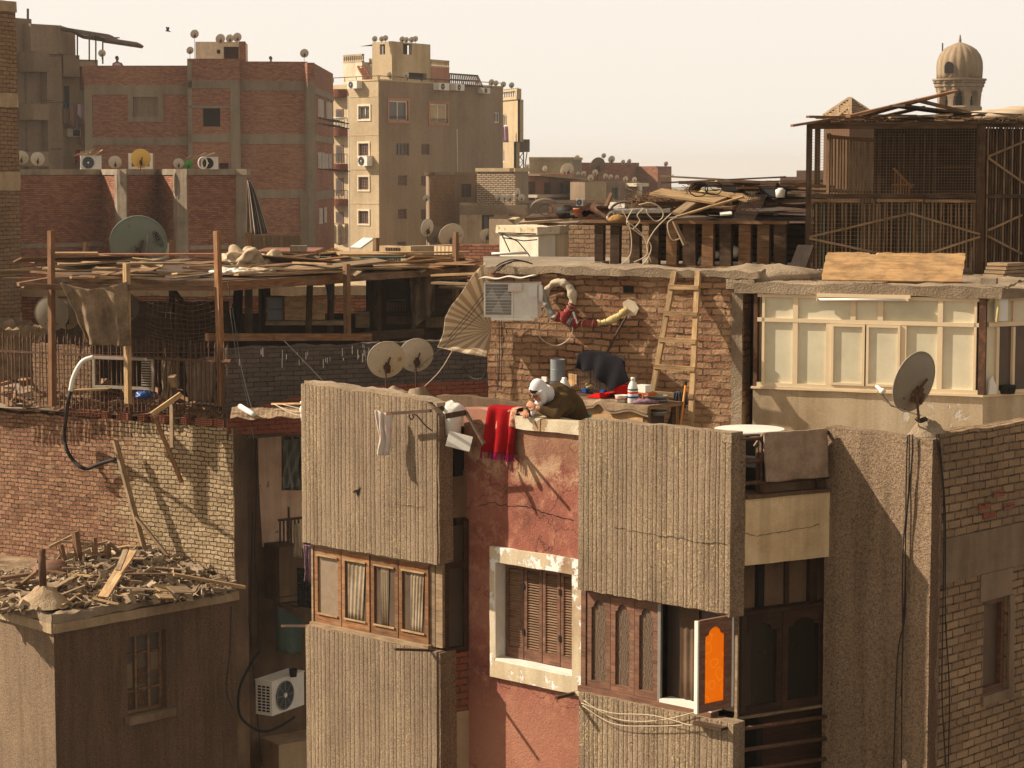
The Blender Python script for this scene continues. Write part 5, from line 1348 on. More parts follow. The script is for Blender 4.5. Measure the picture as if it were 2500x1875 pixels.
# boards right of the shack roof (towards the air conditioner)
for k,(x0,y0,x1,y1,m)in enumerate(((1062,690,1152,694,'wood_grey'),(1060,672,1165,668,'wood_pale'),(1070,682,1180,677,'wood_brown'),(1082,700,1150,705,'wood_grey'))):
    plank(x0,y0,43+k*.3,x1,y1,42.6+k*.3,.3,.04,m,'loose board at the right end of the shack before the brick wall','boards at the right shack end')
t=thing('block_wall','pale block wall with a lattice patch and striped panel beyond the shack','wall',at(1020,650,60))
f=fr2(926,60.8,1003,60,620); b=MB(); b.box(f,0,f.L,-.3,0,GZ,f.z(960,601)); obj('wall',b,M['plaster_beige'],t)
f2=fr2(1003,60,1120,61.2,620); b=MB(); b.box(f2,0.002,f2 .L,-.3,0,GZ,f2 .z(1040,600)); obj('wall',b,M['plaster_tan'],t)
b=MB()
s0,s1,z0,z1=rect(f,941,604,977,642)
for i in range(6):
    for j in range(9):b.prism(f,[(s0+(s1-s0)*(i+.1+.3*(j%2))/6,z0+(z1-z0)*j/9),(s0+(s1-s0)*(i+.6+.3*(j%2))/6,z0+(z1-z0)*j/9),(s0+(s1-s0)*(i+.9-.3*(j%2))/6,z0+(z1-z0)*(j+.9)/9),(s0+(s1-s0)*(i+.4-.3*(j%2))/6,z0+(z1-z0)*(j+.9)/9)],.002,.035)
obj('lattice',b,M['plaster_dark'],t)
f3=fr2(1060,59.3,1110,58.9,620); b=MB(); b.box(f3,0,f3 .L,-.05,0,GZ,f3 .z(1080,601)); obj('striped_panel',b,m_stripes('stripe_cream',c(190,150,100),c(226,206,168),.13,.5),t)
t=thing('brick_wall','dark red brick wall between the striped panel and white block','wall',at(1170,650,57))
f=fr2(1122,57.5,1226,57,620); b=MB(); b.box(f,0,f.L,-.3,0,GZ,f.z(1170,597)); obj('wall',b,M['brick_red_low'],t)
t=thing('corrugated_fence','tan corrugated fence panel at the foot of the red brick building','fence',at(680,610,62))
f=fr2(612,62,735,62,590); b=MB();
for i in range(28):b.box(f,f.L*i/28,f.L*(i+.6)/28,-.02,.02,f.z(680,616),f.z(680,574))
b.box(f,0,f.L,-.05,-.022,f.z(680,640),f.z(680,573)); obj('sheet',b,M['wall_tanfar'],t)
b=MB()
for s in(0,f.L*.27,f.L*.62,f.L):b.box(f,s-.03,s+.03,.022,.07,f.z(680,640),f.z(680,571))
parts('post',b,M['wood_grey'],t)
t=thing('roof_edge','scalloped red roof edge with a few bricks before the corrugated fence','roof',at(690,640,58))
f=fr2(620,58,768,58,620); b=MB(); b.box(f,0,f.L,-3,0,GZ,f.z(690,614)); obj('wall',b,M['brick_red_low'],t)
b=MB(); f=fr2(708,57.5,748,57.5,610); b.rbox(f,0,f.L,-.3,0,f.z(720,614),f.z(720,600),seg=.1,amp=.01); obj('block_stack',b,M['concrete'],label='small stack of pale blocks on the scalloped roof edge',cat='blocks')
plank(868,606,56,900,583,56.3,.4,.05,'white_metal','tilted white chair-like frame on the roof below the yellow wall',cat='frame')
# ================================================================== grey brick parapet wall
t=thing('grey_wall','grey mortared brick wall with white drips below the shack','wall',at(850,990,40))
FG=fr2(552,39.05,1192,41.2,900)
b=MB(); zt_=FG.z(800,838); b.rbox(FG,0,FG.L,-.25,0,FG.z(800,1060),zt_,seg=.14,amp=.015,top=.06); obj('wall',b,M['brick_grey'],t)
b=MB(); poly=[(FG.s(x,y,.06),FG.z(x,y,.06))for x,y in((556,1060),(556,1012),(700,975),(860,946),(1040,935),(1190,930),(1190,1060))]
b.prism(FG,poly,.004,.06); obj('brick_footing',b,M['brick_bright'],t)
b=MB(); rr_=random.Random(3)
for i in range(40):
    x=rr_.choice([rr_.uniform(660,800),rr_.uniform(830,960),rr_.uniform(560,1060)]); s=FG.s(x,850); z=zt_-.03-rr_.random()*.25
    b.box(FG,s,s+rr_.uniform(.006,.016),.022,.024,z-rr_.uniform(.03,.18),z)
obj('white_drips',b,M['white_paint'],t)
b=MB(); f=fr2(555,37.5,735,37.0,1000);
A,B=at(562,1022,36.4),at(738,1018,35.6); A2,B2=at(566,995,38.9),at(738,992,39.4)
b.grid(lambda u,v:A.lerp(B,u).lerp(A2 .lerp(B2,u),v)+Vector((0,0,0.004*sin(u*90)+.05*noise.noise(Vector((u*5,v*5,0))))),40,6,th=.01); obj('tin_sheet',b,M['debris'],label='grey brown bent tin sheet roofing the gap beside the ribbed bay',cat='tin sheet')
b=MB(); b.lathe([(.045,0),(.045,1.3),(.037,1.3),(.037,.02)],Matrix.Translation(at(619,1012,36.0))@(at(588,993,37.2)-at(619,1012,36.0)).to_track_quat('Z','Y').to_matrix().to_4x4(),14); obj('drain_pipe',b,M['plastic_white'],label='white plastic drain pipe sticking out over the gap',cat='pipe',smooth=True)
for k,(pts,lb)in enumerate(((((556,690,39),(575,800,38.8),(590,900,38.4),(618,1010,36.2)),'thin cable hanging from the shack corner down to the drain pipe'),(((562,760,39),(580,880,38.7),(600,960,38.5),(622,1080,38)),'second thin cable hanging before the grey brick wall'),(((692,830,39),(760,900,38),(822,966,36)),'dark cable slanting down across the grey brick wall'),(((1128,890,31),(1148,920,31),(1175,925,30.5),(1186,905,29)),'slack cable in the corner beside the ladder wall'))):
    cable([at(x,y,Y)for x,y,Y in pts],.008,M['cable'],lb,smooth_n=4)
# ================================================================== dark gap between houses
t=thing('gap_house','stained house wall deep in the gap between the buildings, its shade put into the colour','building',at(650,1870,41.5))
FD=fr2(556,41.2,830,42.6,1300)
hw=[rect(FD,686,1066,740,1197)]
b=MB(); b.wall(FD,0,FD.L,GZ,FD.z(650,1028),.3,hw); obj('wall',b,M['plaster_dark'],t)  # dark plaster colour holds the shade of the gap
b=MB(); poly=[(FD.s(x,y),FD.z(x,y))for x,y in((628,1052),(686,1048),(686,1197),(740,1197),(740,1338),(690,1340),(640,1335),(634,1240),(630,1150))]; b.prism(FD,poly,.003,.02); obj('plaster_patch',b,m_plaster('plaster_rose',c(236,200,168),c(206,164,132),c(242,212,184),patch=c(140,108,84),pamt=.3),t)
o=window(t,FD,hw[0],M['iron'],M['glass_brown'],1,1,.05,.06)
b=MB(); s0,s1,z0,z1=hw[0]; b.grid(lambda u,v:FD.p(s0+(s1-s0)*u,-.02+.03*sin(u*17+v*6)+.02*sin(u*31-v*9),z0+(z1-z0)*v),16,16); obj('plastic_sheet',b,m_glass('plastic_film',c(120,122,108),.3,.5),o)
b=MB(); b.box(FD,FD.s(675,1330,.5),FD.s(724,1330,.5),.003,.6,FD.z(700,1452,.5),FD.z(700,1331,.5)); b.box(FD,FD.s(675,1330,.5),FD.s(740,1330,.5),.003,.62,FD.z(700,1466,.5),FD.z(700,1454,.5)); obj('balcony',b,M['plaster_dark'],t)
b=MB(); z0=FD.z(700,1328,.6)
for i in range(6):b.bar(FD.p(FD.s(684+i*9,1300,.6),.6,z0),FD.p(FD.s(684+i*9,1300,.6),.6,FD.z(700,1268,.6)),.025,.025)
b.bar(FD.p(FD.s(680,1268,.6),.6,FD.z(700,1268,.6)),FD.p(FD.s(740,1268,.6),.6,FD.z(700,1268,.6)),.05,.04); b.bar(FD.p(FD.s(705,1268,.6),.6,z0),FD.p(FD.s(705,1268,.6),.6,FD.z(700,1238,.6)),.03,.03); obj('balcony_rail',b,M['iron'],t)
b=MB(); b.box(FD,FD.s(668,1850,.5),FD.L,.003,.7,GZ,FD.z(700,1808,.5)); obj('lower_balcony',b,M['plaster_tan'],t)
b=MB(); P=[FD.p(FD.s(x,y,.5),.5,FD.z(x,y,.5))for x,y in((676,1478),(740,1512),(742,1600),(674,1590))]
b.grid(lambda u,v:P[0].lerp(P[1],u).lerp(P[3].lerp(P[2],u),v)+FD.nn*(.12*sin(u*5)*v),10,10,th=.02); obj('tarpaulin',b,M['green_sheet'],label='dark green tarpaulin hanging under the gap balcony',cat='tarpaulin',smooth=True)
b=MB(); b.box(FD,FD.s(705,1480,.6),FD.L,.3,1.0,FD.z(710,1478,.6),FD.z(710,1472,.6)); obj('ledge',b,M['plaster_dark'],t)
drape([(716,1280),(732,1278),(738,1362),(713,1358)],40.9,'pale cloth drying in the gap beside the ribbed bay','tarp',8,8,.04)
drape([(740,1330),(763,1332),(760,1425),(742,1418)],37.5,'lilac patterned cloth drying behind the corner of the ribbed bay','rag_lilac',10,8,.05)
b=MB(); f=fr2(726,40.5,764,40.3,1440); s=f.L
for i in range(5):b.box(f,s*i/5,s*i/5+.03,-.05,0,f.z(740,1482),f.z(740,1392))
for i in range(8):z=f.z(740,1482)+(f.z(740,1392)-f.z(740,1482))*i/7; b.box(f,0,s,-.04,.008,z,z+.03)
obj('bottle_crate',b,M['black'],label='black plastic crate hanging in the gap',cat='crate')
f=fr2(643,39.6,748,41.0,1700)
ac_unit(Fr(tuple(at(664,1700,39.4)[:2]),tuple(at(745,1700,40.3)[:2])),0,1.0,-.36,0,at(660,1742,39.6).z,at(660,1660,39.6).z,'dusty white air conditioner mounted low in the gap',fan=(.38,.42))
b=MB(); b.lathe([(.06,0),(.08,.14),(.075,.14),(.06,.02)],Matrix.Translation(at(716,1652,39.9)),10); obj('flower_pot',b,M['black'],label='small dark pot standing on the gap air conditioner',cat='pot')
cable([at(x,y,38.6)for x,y in((632,1590),(610,1625),(590,1665),(582,1700),(584,1740),(600,1765),(630,1783),(655,1785),(690,1770),(720,1750))],.025,M['black'],'thick black hose curving around the gap air conditioner','hose',smooth_n=4,name='hose')
for k,pts in enumerate(([(577,1040),(588,1150),(592,1300),(600,1440),(612,1560),(608,1640)],[(622,1040),(626,1200),(622,1350),(632,1480),(628,1580)],[(618,1250),(612,1450),(618,1620),(640,1870)],[(565,1480),(560,1600),(552,1680),(568,1730)])):
    cable([at(x,y,38.4 if k==3 else 40.8)for x,y in pts],.012,M['cable'],'thin dark wire running down the gap wall','wire','wires on the gap wall',4,name='wire')
# ================================================================== lower left house with the rubbish roof
t=thing('plastered_house','low brown plastered house with a rubbish covered roof','building',at(131,1870,36))
c0=at(131,1540,36.0); ca=at(-60,1540,37.9); cb=at(576,1500,38.85)
HL=Fr(tuple(ca[:2]),tuple(c0[:2])); HR=Fr(tuple(c0[:2]),tuple(cb[:2]))
RZ=EYE-7.2
hwin=rect(HR,309,1545,408,1738)
zb0=HR.z(131,1546)
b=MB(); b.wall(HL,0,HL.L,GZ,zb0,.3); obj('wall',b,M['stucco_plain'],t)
b=MB(); b.wall(HR,0,HR.L,GZ,zb0-.002,.3,[hwin]); obj('wall',b,M['stucco_shade'],t)
b=MB(); b.rbox(HL,-.1,HL.L+.03,-.3,.06,zb0+.002,zb0+.16,seg=.1,amp=.008); b.rbox(HR,-.03,HR.L+.03,-.3,.065,zb0+.004,zb0+.158,seg=.1,amp=.008); obj('plaster_band',b,M['adobe'],t)
b=MB(); b.rbox(HL,-.1,HL.L+.02,-.5,.05,zb0+.165,RZ+.02,seg=.08,amp=.035,top=.08); b.rbox(HR,-.02,HR.L,-.5,.04,zb0+.168,RZ+.03,seg=.08,amp=.04,top=.1); obj('roof_edge',b,M['concrete_rough'],t)
back=F1 .p(-.9,.02,0),F1 .p(F1 .L,.02,0)
b=MB()
Ra,Rb,Rc,Rd=HL.p(0,-.3,RZ),HR.p(HR.L,-.3,RZ),back[1],back[0]
Rc0=HR.p(.3,-.3,RZ)
b.quad([Vector((p.x,p.y,RZ-.04))for p in(Ra,Rc0,Rb,Rc,Rd)]); obj('roof',b,M['debris'],t)
o=window(t,HR,hwin,M['wood_brown'],M['glass_brown'],3,1,.05,.16,fd=.04)
b=MB(); b.rbox(HR,hwin[0]-.06,hwin[1]+.1,-.15,.12,hwin[2]-.14,hwin[2]-.003,seg=.1,amp=.008); obj('sill',b,M['concrete_warm'],o)
s0,s1,z0,z1=hwin; w3=(s1-s0)/3
for k,(i,a0,a1,m)in enumerate(((0,.28,.62,'wall_tanfar'),(1,.3,.55,'rust'),(2,.45,.72,'wall_tanfar'),(0,.0,.25,'rust'),(1,.02,.27,'rust'),(2,.75,.95,'glass_far'),(1,.75,.95,'glass_far'))):
    b=MB(); b.box(HR,s0+w3*i+.06,s0+w3*(i+1)-.05,-.163,-.158,z0+(z1-z0)*a0+.05,z0+(z1-z0)*a1); obj('patch_panel',b,M[m],o)
b=MB()
for i in range(3):
    for a in(.27,.73):b.box(HR,s0+w3*i+.04,s0+w3*(i+1)-.04,-.157,-.118,z0+(z1-z0)*a,z0+(z1-z0)*a+.035)
parts('glazing_bar',b,M['wood_brown'],o)
# ------------------------------------------------------------------ rubbish on that roof
r_=random.Random(77)
def heap_h(x,y):
    """heap height above the roof for a photo position on the roof plane"""
    q=((x-300)/190)**2+((y-1375)/75)**2
    return.55*max(0,1-q)
def heap_pt(x,y,dz=0.0):
    p=onz(x,y,RZ); p.z+=heap_h(x,y)*.8+dz
    return p
b=MB()
quad_=[onz(-40,1500,RZ),onz(560,1445,RZ),onz(560,1385,RZ),onz(-40,1395,RZ)]
def hp(u,v):
    p=quad_[0].lerp(quad_[1],u).lerp(quad_[3].lerp(quad_[2],u),v)
    k=max(0,1-((u-.55)/.42)**2-((v-.75)/.6)**2)
    p.z+=.42*k+.07*noise.noise(p*3)+.05*noise.noise(p*9)-.03
    return p
b.grid(hp,90,60,4,4); obj('rubbish_heap',b,M['debris'],kind='stuff',label='heap of plaster dust, rags and splinters on the low roof')
def hz(p):
    """height of the heap surface near world point p"""
    best=1e9; z=RZ
    for i in range(0,len(b.v),1):
        d=(b.v[i].x-p.x)**2+(b.v[i].y-p.y)**2
        if d<best:best=d; z=b.v[i].z
    return z
HV=[v.copy()for v in b.v]
def surf(u,v):return hp(u,v)
ch=MB()
for i in range(1100):
    u,v=r_.random(),r_.random()**.9; p=surf(u,v); p.z+=.02
    a=Vector((r_.uniform(-1,1),r_.uniform(-1,1),r_.uniform(-.35,.35))).normalized(); k=r_.uniform(.03,.16)
    ch.bar(p-a*k,p+a*k,r_.uniform(.015,.09),r_.uniform(.008,.03),roll=r_.uniform(0,3))
obj('splinters',ch,M['wood_weathered'],kind='stuff',label='splintered wood and rubbish scattered over the low roof')
ch=MB()
for i in range(700):
    u,v=r_.random(),r_.random(); p=surf(u,v); p.z+=.03
    a=Vector((r_.uniform(-1,1),r_.uniform(-1,1),r_.uniform(-.3,.3))).normalized(); k=r_.uniform(.04,.16)
    ch.bar(p-a*k,p+a*k,r_.uniform(.05,.2),.012,roll=r_.uniform(0,3))
obj('rag_scraps',ch,M['paper'],kind='stuff',label='torn rags and cardboard scraps over the low roof')
ch=MB()
for i in range(260):
    u,v=r_.random(),r_.random(); p=surf(u,v); p.z+=.02; k=r_.uniform(.02,.07)
    a=Vector((r_.uniform(-1,1),r_.uniform(-1,1),r_.uniform(-.4,.4))).normalized()
    ch.bar(p-a*k,p+a*k,k,k*.7,roll=r_.uniform(0,3))
obj('dark_scraps',ch,M['wood_dark'],kind='stuff',label='dark broken bits lying in the rubbish on the low roof')
RG='loose boards in the rubbish on the low roof'
for i in range(34):
    u,v=r_.uniform(.05,.97),r_.uniform(.1,.95); p=surf(u,v); p.z+=.06+.06*r_.random(); a=r_.uniform(0,pi); L=r_.uniform(.35,1.1)
    d=Vector((cos(a),sin(a),r_.uniform(-.12,.12)))
    q=MB(); q.bar(p-d*L/2,p+d*L/2,r_.uniform(.06,.16),r_.uniform(.015,.03)); obj('plank',q,M[r_.choice(['wood_grey','wood_pale','wood_grey','wood_brown'])],label='broken board lying in the rubbish on the low roof',cat='plank',group=RG,bevel=.003)
def hplank(x0,y0,dz0,x1,y1,dz1,w,th,m,label,name='plank',cat='plank'):
    p0=onz(x0,y0,RZ+dz0); p1=onz(x1,y1,RZ+dz1); q=MB(); q.bar(p0,p1,w,th); return obj(name,q,M[m],label=label,cat=cat,bevel=.004)
hplank(252,1458,.1,322,1345,.75,.2,.035,'wood_pale','long pale plank sloping up on the rubbish heap')
hplank(288,1392,.5,308,1342,.8,.1,.03,'wood_grey','narrow grey board tilted beside the long pale plank')
hplank(424,1402,.35,598,1434,.05,.12,.05,'wood_pale','long splintered plank pointing past the roof corner')
hplank(45,1432,.1,95,1392,.5,.1,.03,'wood_grey','grey board leaning left of the short rusty pipe')
hplank(5,1466,.06,66,1450,.08,.14,.03,'wood_grey','flat grey board at the left of the dust cone')
hplank(152,1452,.12,208,1430,.25,.08,.03,'wood_grey','grey lath lying right of the dust cone')
hplank(152,1478,.05,195,1450,.1,.04,.03,'wood_pale','thin stick at the roof edge right of the dust cone')
hplank(205,1455,.06,290,1475,.05,.03,.03,'wood_pale','thin pale stick lying along the roof edge')
hplank(0,1412,.25,82,1400,.3,.16,.05,'wood_brown','dark beam lying at the back left of the low roof')
for k,(x,y,w,h_,m)in enumerate(((400,1432,.35,.24,'wood_pale'),(440,1436,.42,.24,'wood_grey'),(402,1452,.3,.14,'wood_pale'))):
    p=onz(x,y,RZ+.2); q=MB(); d=HR.ds; q.bar(p-d*w/2,p+d*w/2+Vector((0,0,-.05)),h_,.02,up=(0,-.5,1)); obj('board_piece',q,M[m],label=['square pale board lying at the right of the rubbish heap','grey board piece right of the square pale board','small pale board piece near the roof edge'][k],cat='board',bevel=.003)
# smashed chair frame
t=thing('broken_chair','smashed wooden chair frame with upturned legs on the heap','chair',onz(200,1395,RZ+.3))
Yc=38.9
for(x0,y0,x1,y1,w)in((120,1336,180,1307,.06),(145,1322,270,1330,.05),(200,1338,266,1322,.055),(265,1324,295,1350,.06)):
    q=MB(); q.bar(at(x0,y0,Yc),at(x1,y1,Yc+.15),w,w*.8); obj('rail',q,M['wood_grey'],t,bevel=.006)
for(x0,y0,x1,y1,w)in((148,1330,164,1392,.07),(184,1298,194,1375,.1),(230,1312,235,1402,.075),(262,1326,266,1392,.085)):
    q=MB(); q.bar(at(x1,y1,Yc),at(x0,y0,Yc),w,w); obj('leg',q,M['wood_brown'],t,bevel=.008)
b=MB(); p=onz(128,1398,RZ+.2); b.ball(p,(.34,.25,.22),jit=.25,seed=4); obj('suitcase',b,M['frame_red'],label='crushed brown suitcase left of the broken chair',cat='suitcase',smooth=True)
b=MB(); p=onz(106,1478,RZ);
b.grid(lambda u,v:p+Vector((cos(2*pi*u)*.48*v**.8*(1+.08*noise.noise(Vector((u*8,v,0)))),sin(2*pi*u)*.42*v**.8,.36*(1-v)+.03*noise.noise(Vector((cos(6.28*u)*3,sin(6.28*u)*3,v*4))))),36,14); obj('dust_cone',b,M['adobe'],label='cone of grey cement around the short rusty pipe',cat='cement cone',smooth=True)
b=MB(); p2=p+Vector((0,0,.3)); b.tube([p2,at(101,1341,p2 .y)],.065,10); obj('rusty_pipe',b,M['rust'],label='short rusty pipe rising from the cement cone',cat='pipe',smooth=True)
# hose: white then black, over the brick wall
cable([at(x,y,38.8)for x,y in((228,872),(205,880),(190,898),(178,925),(172,955))],.04,M['plastic_white'],'upper white wrapped part of the hose arching over the fence','hose',smooth_n=5,name='hose',seg=8)
cable([at(x,y,Y)for x,y,Y in((172,955,38.85),(165,990,38.9),(160,1030,40.5),(157,1070,40.7),(164,1100,40.6),(180,1125,40.6),(198,1140,40.5),(215,1144,40.5),(245,1132,40.4),(288,1120,40.2))],.035,M['black'],'black lower part of the hose hanging down the brick wall','hose',smooth_n=5,name='hose',seg=8)
# ================================================================== main building (ribbed bays, pink wall)
# facade frame: runs left (far) to right (near)
_p=at(1785,1057,22.0); _u=Vector((-.730,.683,0))
FA=Fr(tuple((_p+_u*7.0)[:2]),tuple(_p[:2]))
S0=7.0
VD=-FA.nn
main=thing('ribbed_house','near apartment house with ribbed grey render bays and a pink wall between','building',FA.p(5,-1,GZ))
PTOP=FA.z(1600,1039)
def ribs(f,s0,s1,z0,z1,th,n,period,topfn,name,parent,m,groove=.011,gw=.01,topz=None):
    """rendered slab with real vertical grooves in its front face"""
    q=MB(); k=max(1,int(round((s1-s0)/period))); prof=[]
    for i in range(k):
        jt=lambda q_:s0+(s1-s0)*q_/k+(0 if q_ in(0,k)else.012*sin(q_*7.3)+.008*sin(q_*3.1)); a=jt(i); b_=jt(i+1)
        if i:prof+=[(a+gw*.5,n)]
        else:prof+=[(a,n)]
        prof+=[((a+b_)/2,n+.003)]
        if i<k-1:prof+=[(b_-gw*.5,n),(b_,n-groove)]
        else:prof+=[(b_,n)]
    nz=46
    rows=[]
    for j in range(nz+1):
        row=[]
        for(s,nn_)in prof:
            zt_=z1+topfn(s)
            z=z0+(zt_-z0)*j/nz
            p=f.p(s+.006*noise.noise(Vector((s*2,z*1.5,3))),nn_+(.006*max(0,noise.noise(Vector((s*3,z*2.5,9))))if nn_<n-.005 else 0),z); w=noise.noise_vector(p*7)*.0025
            if j==nz:w+=Vector((0,0,.014*noise.noise(p*7)))
            if j==0:w+=Vector((0,0,.012*noise.noise(p*8)))
            q.v.append(p+w); row.append(len(q.v)-1)
        rows.append(row)
    for j in range(nz):
        for i in range(len(prof)-1):
            q.f.append((rows[j][i],rows[j][i+1],rows[j+1][i+1],rows[j+1][i]))
            q.uv.append([(prof[i][0],j),(prof[i+1][0],j),(prof[i+1][0],j+1),(prof[i][0],j+1)])
    # top, back, sides, bottom
    nb=n-th; base=[]
    for i,(s,nn_)in enumerate(prof):
        zt_=z1+topfn(s)
        q.v.append(f.p(s,nb,zt_+.012*noise.noise(f.p(s,nb,0)*5))); tb=len(q.v)-1
        q.v.append(f.p(s,nb,z0)); bb=len(q.v)-1; base.append((tb,bb))
    for i in range(len(prof)-1):
        q.f.append((rows[nz][i],rows[nz][i+1],base[i+1][0],base[i][0])); q.uv.append([(prof[i][0],0),(prof[i+1][0],0),(prof[i+1][0],th),(prof[i][0],th)])
        q.f.append((base[i][0],base[i+1][0],base[i+1][1],base[i][1])); q.uv.append([(0,0)]*4)
        q.f.append((base[i][1],base[i+1][1],rows[0][i+1],rows[0][i])); q.uv.append([(0,0)]*4)
    L_=[r[0]for r in rows]; Rr=[r[-1]for r in rows]
    q.f.append(tuple([base[0][1]]+L_+[base[0][0]])); q.uv.append([(0,0)]*(len(L_)+2))
    q.f.append(tuple([base[-1][0]]+list(reversed(Rr))+[base[-1][1]])); q.uv.append([(0,0)]*(len(Rr)+2))
    return obj(name,q,m,parent)
sA0,sA1=FA.s(737,1200),FA.s(1066,1200)
sB0,sB1=FA.s(1412,1200),S0
zPb=FA.z(1600,1470)
zW=FA.z(1000,1573)-.0
zB=FA.z(1600,1715)
zBt=FA.z(1600,1722)
TH=.19
def topA(s):
    k=(s-sA0)/(sA1-sA0)
    return.02+.06*(1-k)-(.0 if k<.86 else.13*((k-.86)/.14)**2)+(.02*noise.noise(Vector((s*3,0,0))))
def topB(s):
    k=(s-sB0)/(sB1-sB0)
    return-(0 if k>.05 else.03*(1-k/.05))+.012*noise.noise(Vector((s*3,5,0)))
ribs(FA,sA0,sA1,zPb,PTOP,TH,0,.071,topA,'ribbed_panel',main,M['stucco'])
ribs(FA,sB0,sB1,zPb,PTOP,TH,0,.068,topB,'ribbed_panel',main,M['stucco'])
sA0b=FA.s(746,1700);
ribs(FA,sA0b,FA.s(1064,1700),GZ+5,zW-.03,TH,-.01,.071,lambda s:.0,'ribbed_panel',main,M['stucco'])
ribs(FA,FA.s(1416,1740),FA.s(1793,1780),GZ+5,zB-.05,TH,.02,.068,lambda s:.0,'ribbed_panel',main,M['stucco'])
# bay bodies behind the panels (sides), floors
SETB=.46
SX=Fr(tuple(FA.p(S0,-.02,0)[:2]),tuple(at(2024,1200,22.63)[:2]))
# worn plaster caps on the panel ends
b=MB(); b.rbox(FA,sA1+.002,sA1+.03,-TH-.04,-.012,zPb+.01,PTOP-.12,seg=.06,amp=.008,top=.04); obj('panel_end',b,M['stucco_plain'],main)
b=MB(); b.rbox(FA,sA1-.02,sA1+.02,-TH-.1,-.03,GZ+5,zW-.04,seg=.12,amp=.006); obj('panel_end',b,M['stucco_plain'],main)
b=MB(); b.rbox(FA,S0-.12,S0+.004,-.003,.012,PTOP-.1,PTOP-.02,seg=.04,amp=.008); obj('cement_patch',b,M['concrete_rough'],main)
b=MB(); b.rbox(FA,sA0,sA1+.05,-TH-.12,-TH-.003,PTOP-.4,PTOP+.0,seg=.1,amp=.02,top=.06); obj('parapet_back',b,M['concrete_rough'],main)
b=MB(); b.rbox(FA,sA0+.03,sA1-.02,-TH+.01,-.03,PTOP+.005,PTOP+.06,seg=.06,amp=.012,top=.04,topfn=lambda s,n:topA(s)); obj('plaster_cap',b,M['concrete_rough'],main)
# pink wall
NR=-SETB
N=NT('pink_plaster'); ob=N.ob(); uvv=N.uv()
big=N.noise(ob,1.1,7,.7); fine=N.noise(ob,45,4,.7); med=N.noise(ob,4.5,6,.72)
col=N.ramp(big,[(.32,c(112,68,53)),(.5,c(152,92,74)),(.68,c(166,114,92))])
col=N.mix(N.math('MULTIPLY',N.step(med,.52,.66),.55),col,c(196,140,108))
sz=N.n('ShaderNodeSeparateXYZ',Vector=uvv).outputs['Y']; sx=N.n('ShaderNodeSeparateXYZ',Vector=uvv).outputs['X']
def band(lo,hi,soft):
    zz=N.math('ADD',sz,N.math('MULTIPLY',N.math('SUBTRACT',med,.5),.45))
    return N.math('MULTIPLY',N.step(zz,lo-soft,lo+soft),N.math('SUBTRACT',1.0,N.step(zz,hi-soft,hi+soft)))
zt_c=FA.z(1300,1030,NR)
k1=N.math('MULTIPLY',band(zt_c-.66,zt_c-.34,.1),N.math('MULTIPLY',N.step(N.noise(ob,2.2,7,.75),.47,.55),.75)); col=N.mix(k1,col,c(192,160,124))
k2=N.math('MULTIPLY',band(zt_c-.40,zt_c+.3,.06),.85); col=N.mix(k2,col,N.mix(N.step(big,.4,.6),c(140,98,76),c(176,140,106)))
zlow=FA.z(1320,1700,NR)
k3=N.math('MULTIPLY',N.math('SUBTRACT',1.0,N.step(N.math('ADD',sz,N.math('MULTIPLY',big,.6)),zlow-.1,zlow+.45)),.6); col=N.mix(k3,col,c(170,116,90))
sp=N.step(N.noise(ob,30,4,.7),.64,.7); col=N.mix(N.math('MULTIPLY',sp,.5),col,c(214,176,140))
col=N.mix(.4,col,N.ramp(fine,[(.3,(.55,.52,.5)),(.65,(1,1,1))]),'MULTIPLY')
cr=N.n('ShaderNodeTexVoronoi',Vector=N.vadd(N.mapv(ob,(.5,.5,.8)),N.vscale(N.n('ShaderNodeTexNoise',Vector=ob,Scale=3.0,Detail=5.0).outputs['Color'],.5)),Scale=1.1); cr.feature='DISTANCE_TO_EDGE'
crk=N.step(cr.outputs['Distance'],.0,.005); col=N.mix(N.math('MULTIPLY',N.math('SUBTRACT',1.0,crk),.3),col,c(60,34,26))
N.col(col); N.bump(N.math('ADD',N.math('ADD',fine,med),crk),.012)
M['pink_plaster']=N.m
sR0,sR1=FA.s(1148,1300,NR),sB0+.3
hw=rect(FA,1215,1385,1404,1630,NR)
b=MB(); b.wall(FA,FA.s(1133,1000,NR),sR1,GZ+3,FA.z(1300,1050,NR),.25,[hw],n=NR); obj('pink_wall',b,M['pink_plaster'],main)
# parapet left part and coping stones
zc1=FA.z(1260,1013,NR+.03); zc0=FA.z(1260,1043,NR+.03)
b=MB(); sL=FA.s(1133,996,NR); b.rbox(FA,sL,FA.s(1240,1000,NR),NR-.24,NR-.004,FA.z(1300,1050,NR)+.003,FA.z(1170,997,NR),seg=.08,amp=.012,top=.05); obj('parapet',b,m_plaster('parapet_pink',c(176,124,100),c(140,96,76),c(190,150,122)),main)
s_a,s_m,s_b=FA.s(1258,1020,NR),FA.s(1327,1028,NR),sB0+.18
for a0,a1,dz in((s_a,s_m-.008,0),(s_m+.008,s_b,-.012)):
    b=MB(); b.rbox(FA,a0,a1,NR-.26,NR+.05,FA.z(1300,1050,NR)+.004,zc1+dz,seg=.05,amp=.009,top=.015); obj('coping_stone',b,M['coping'],main)
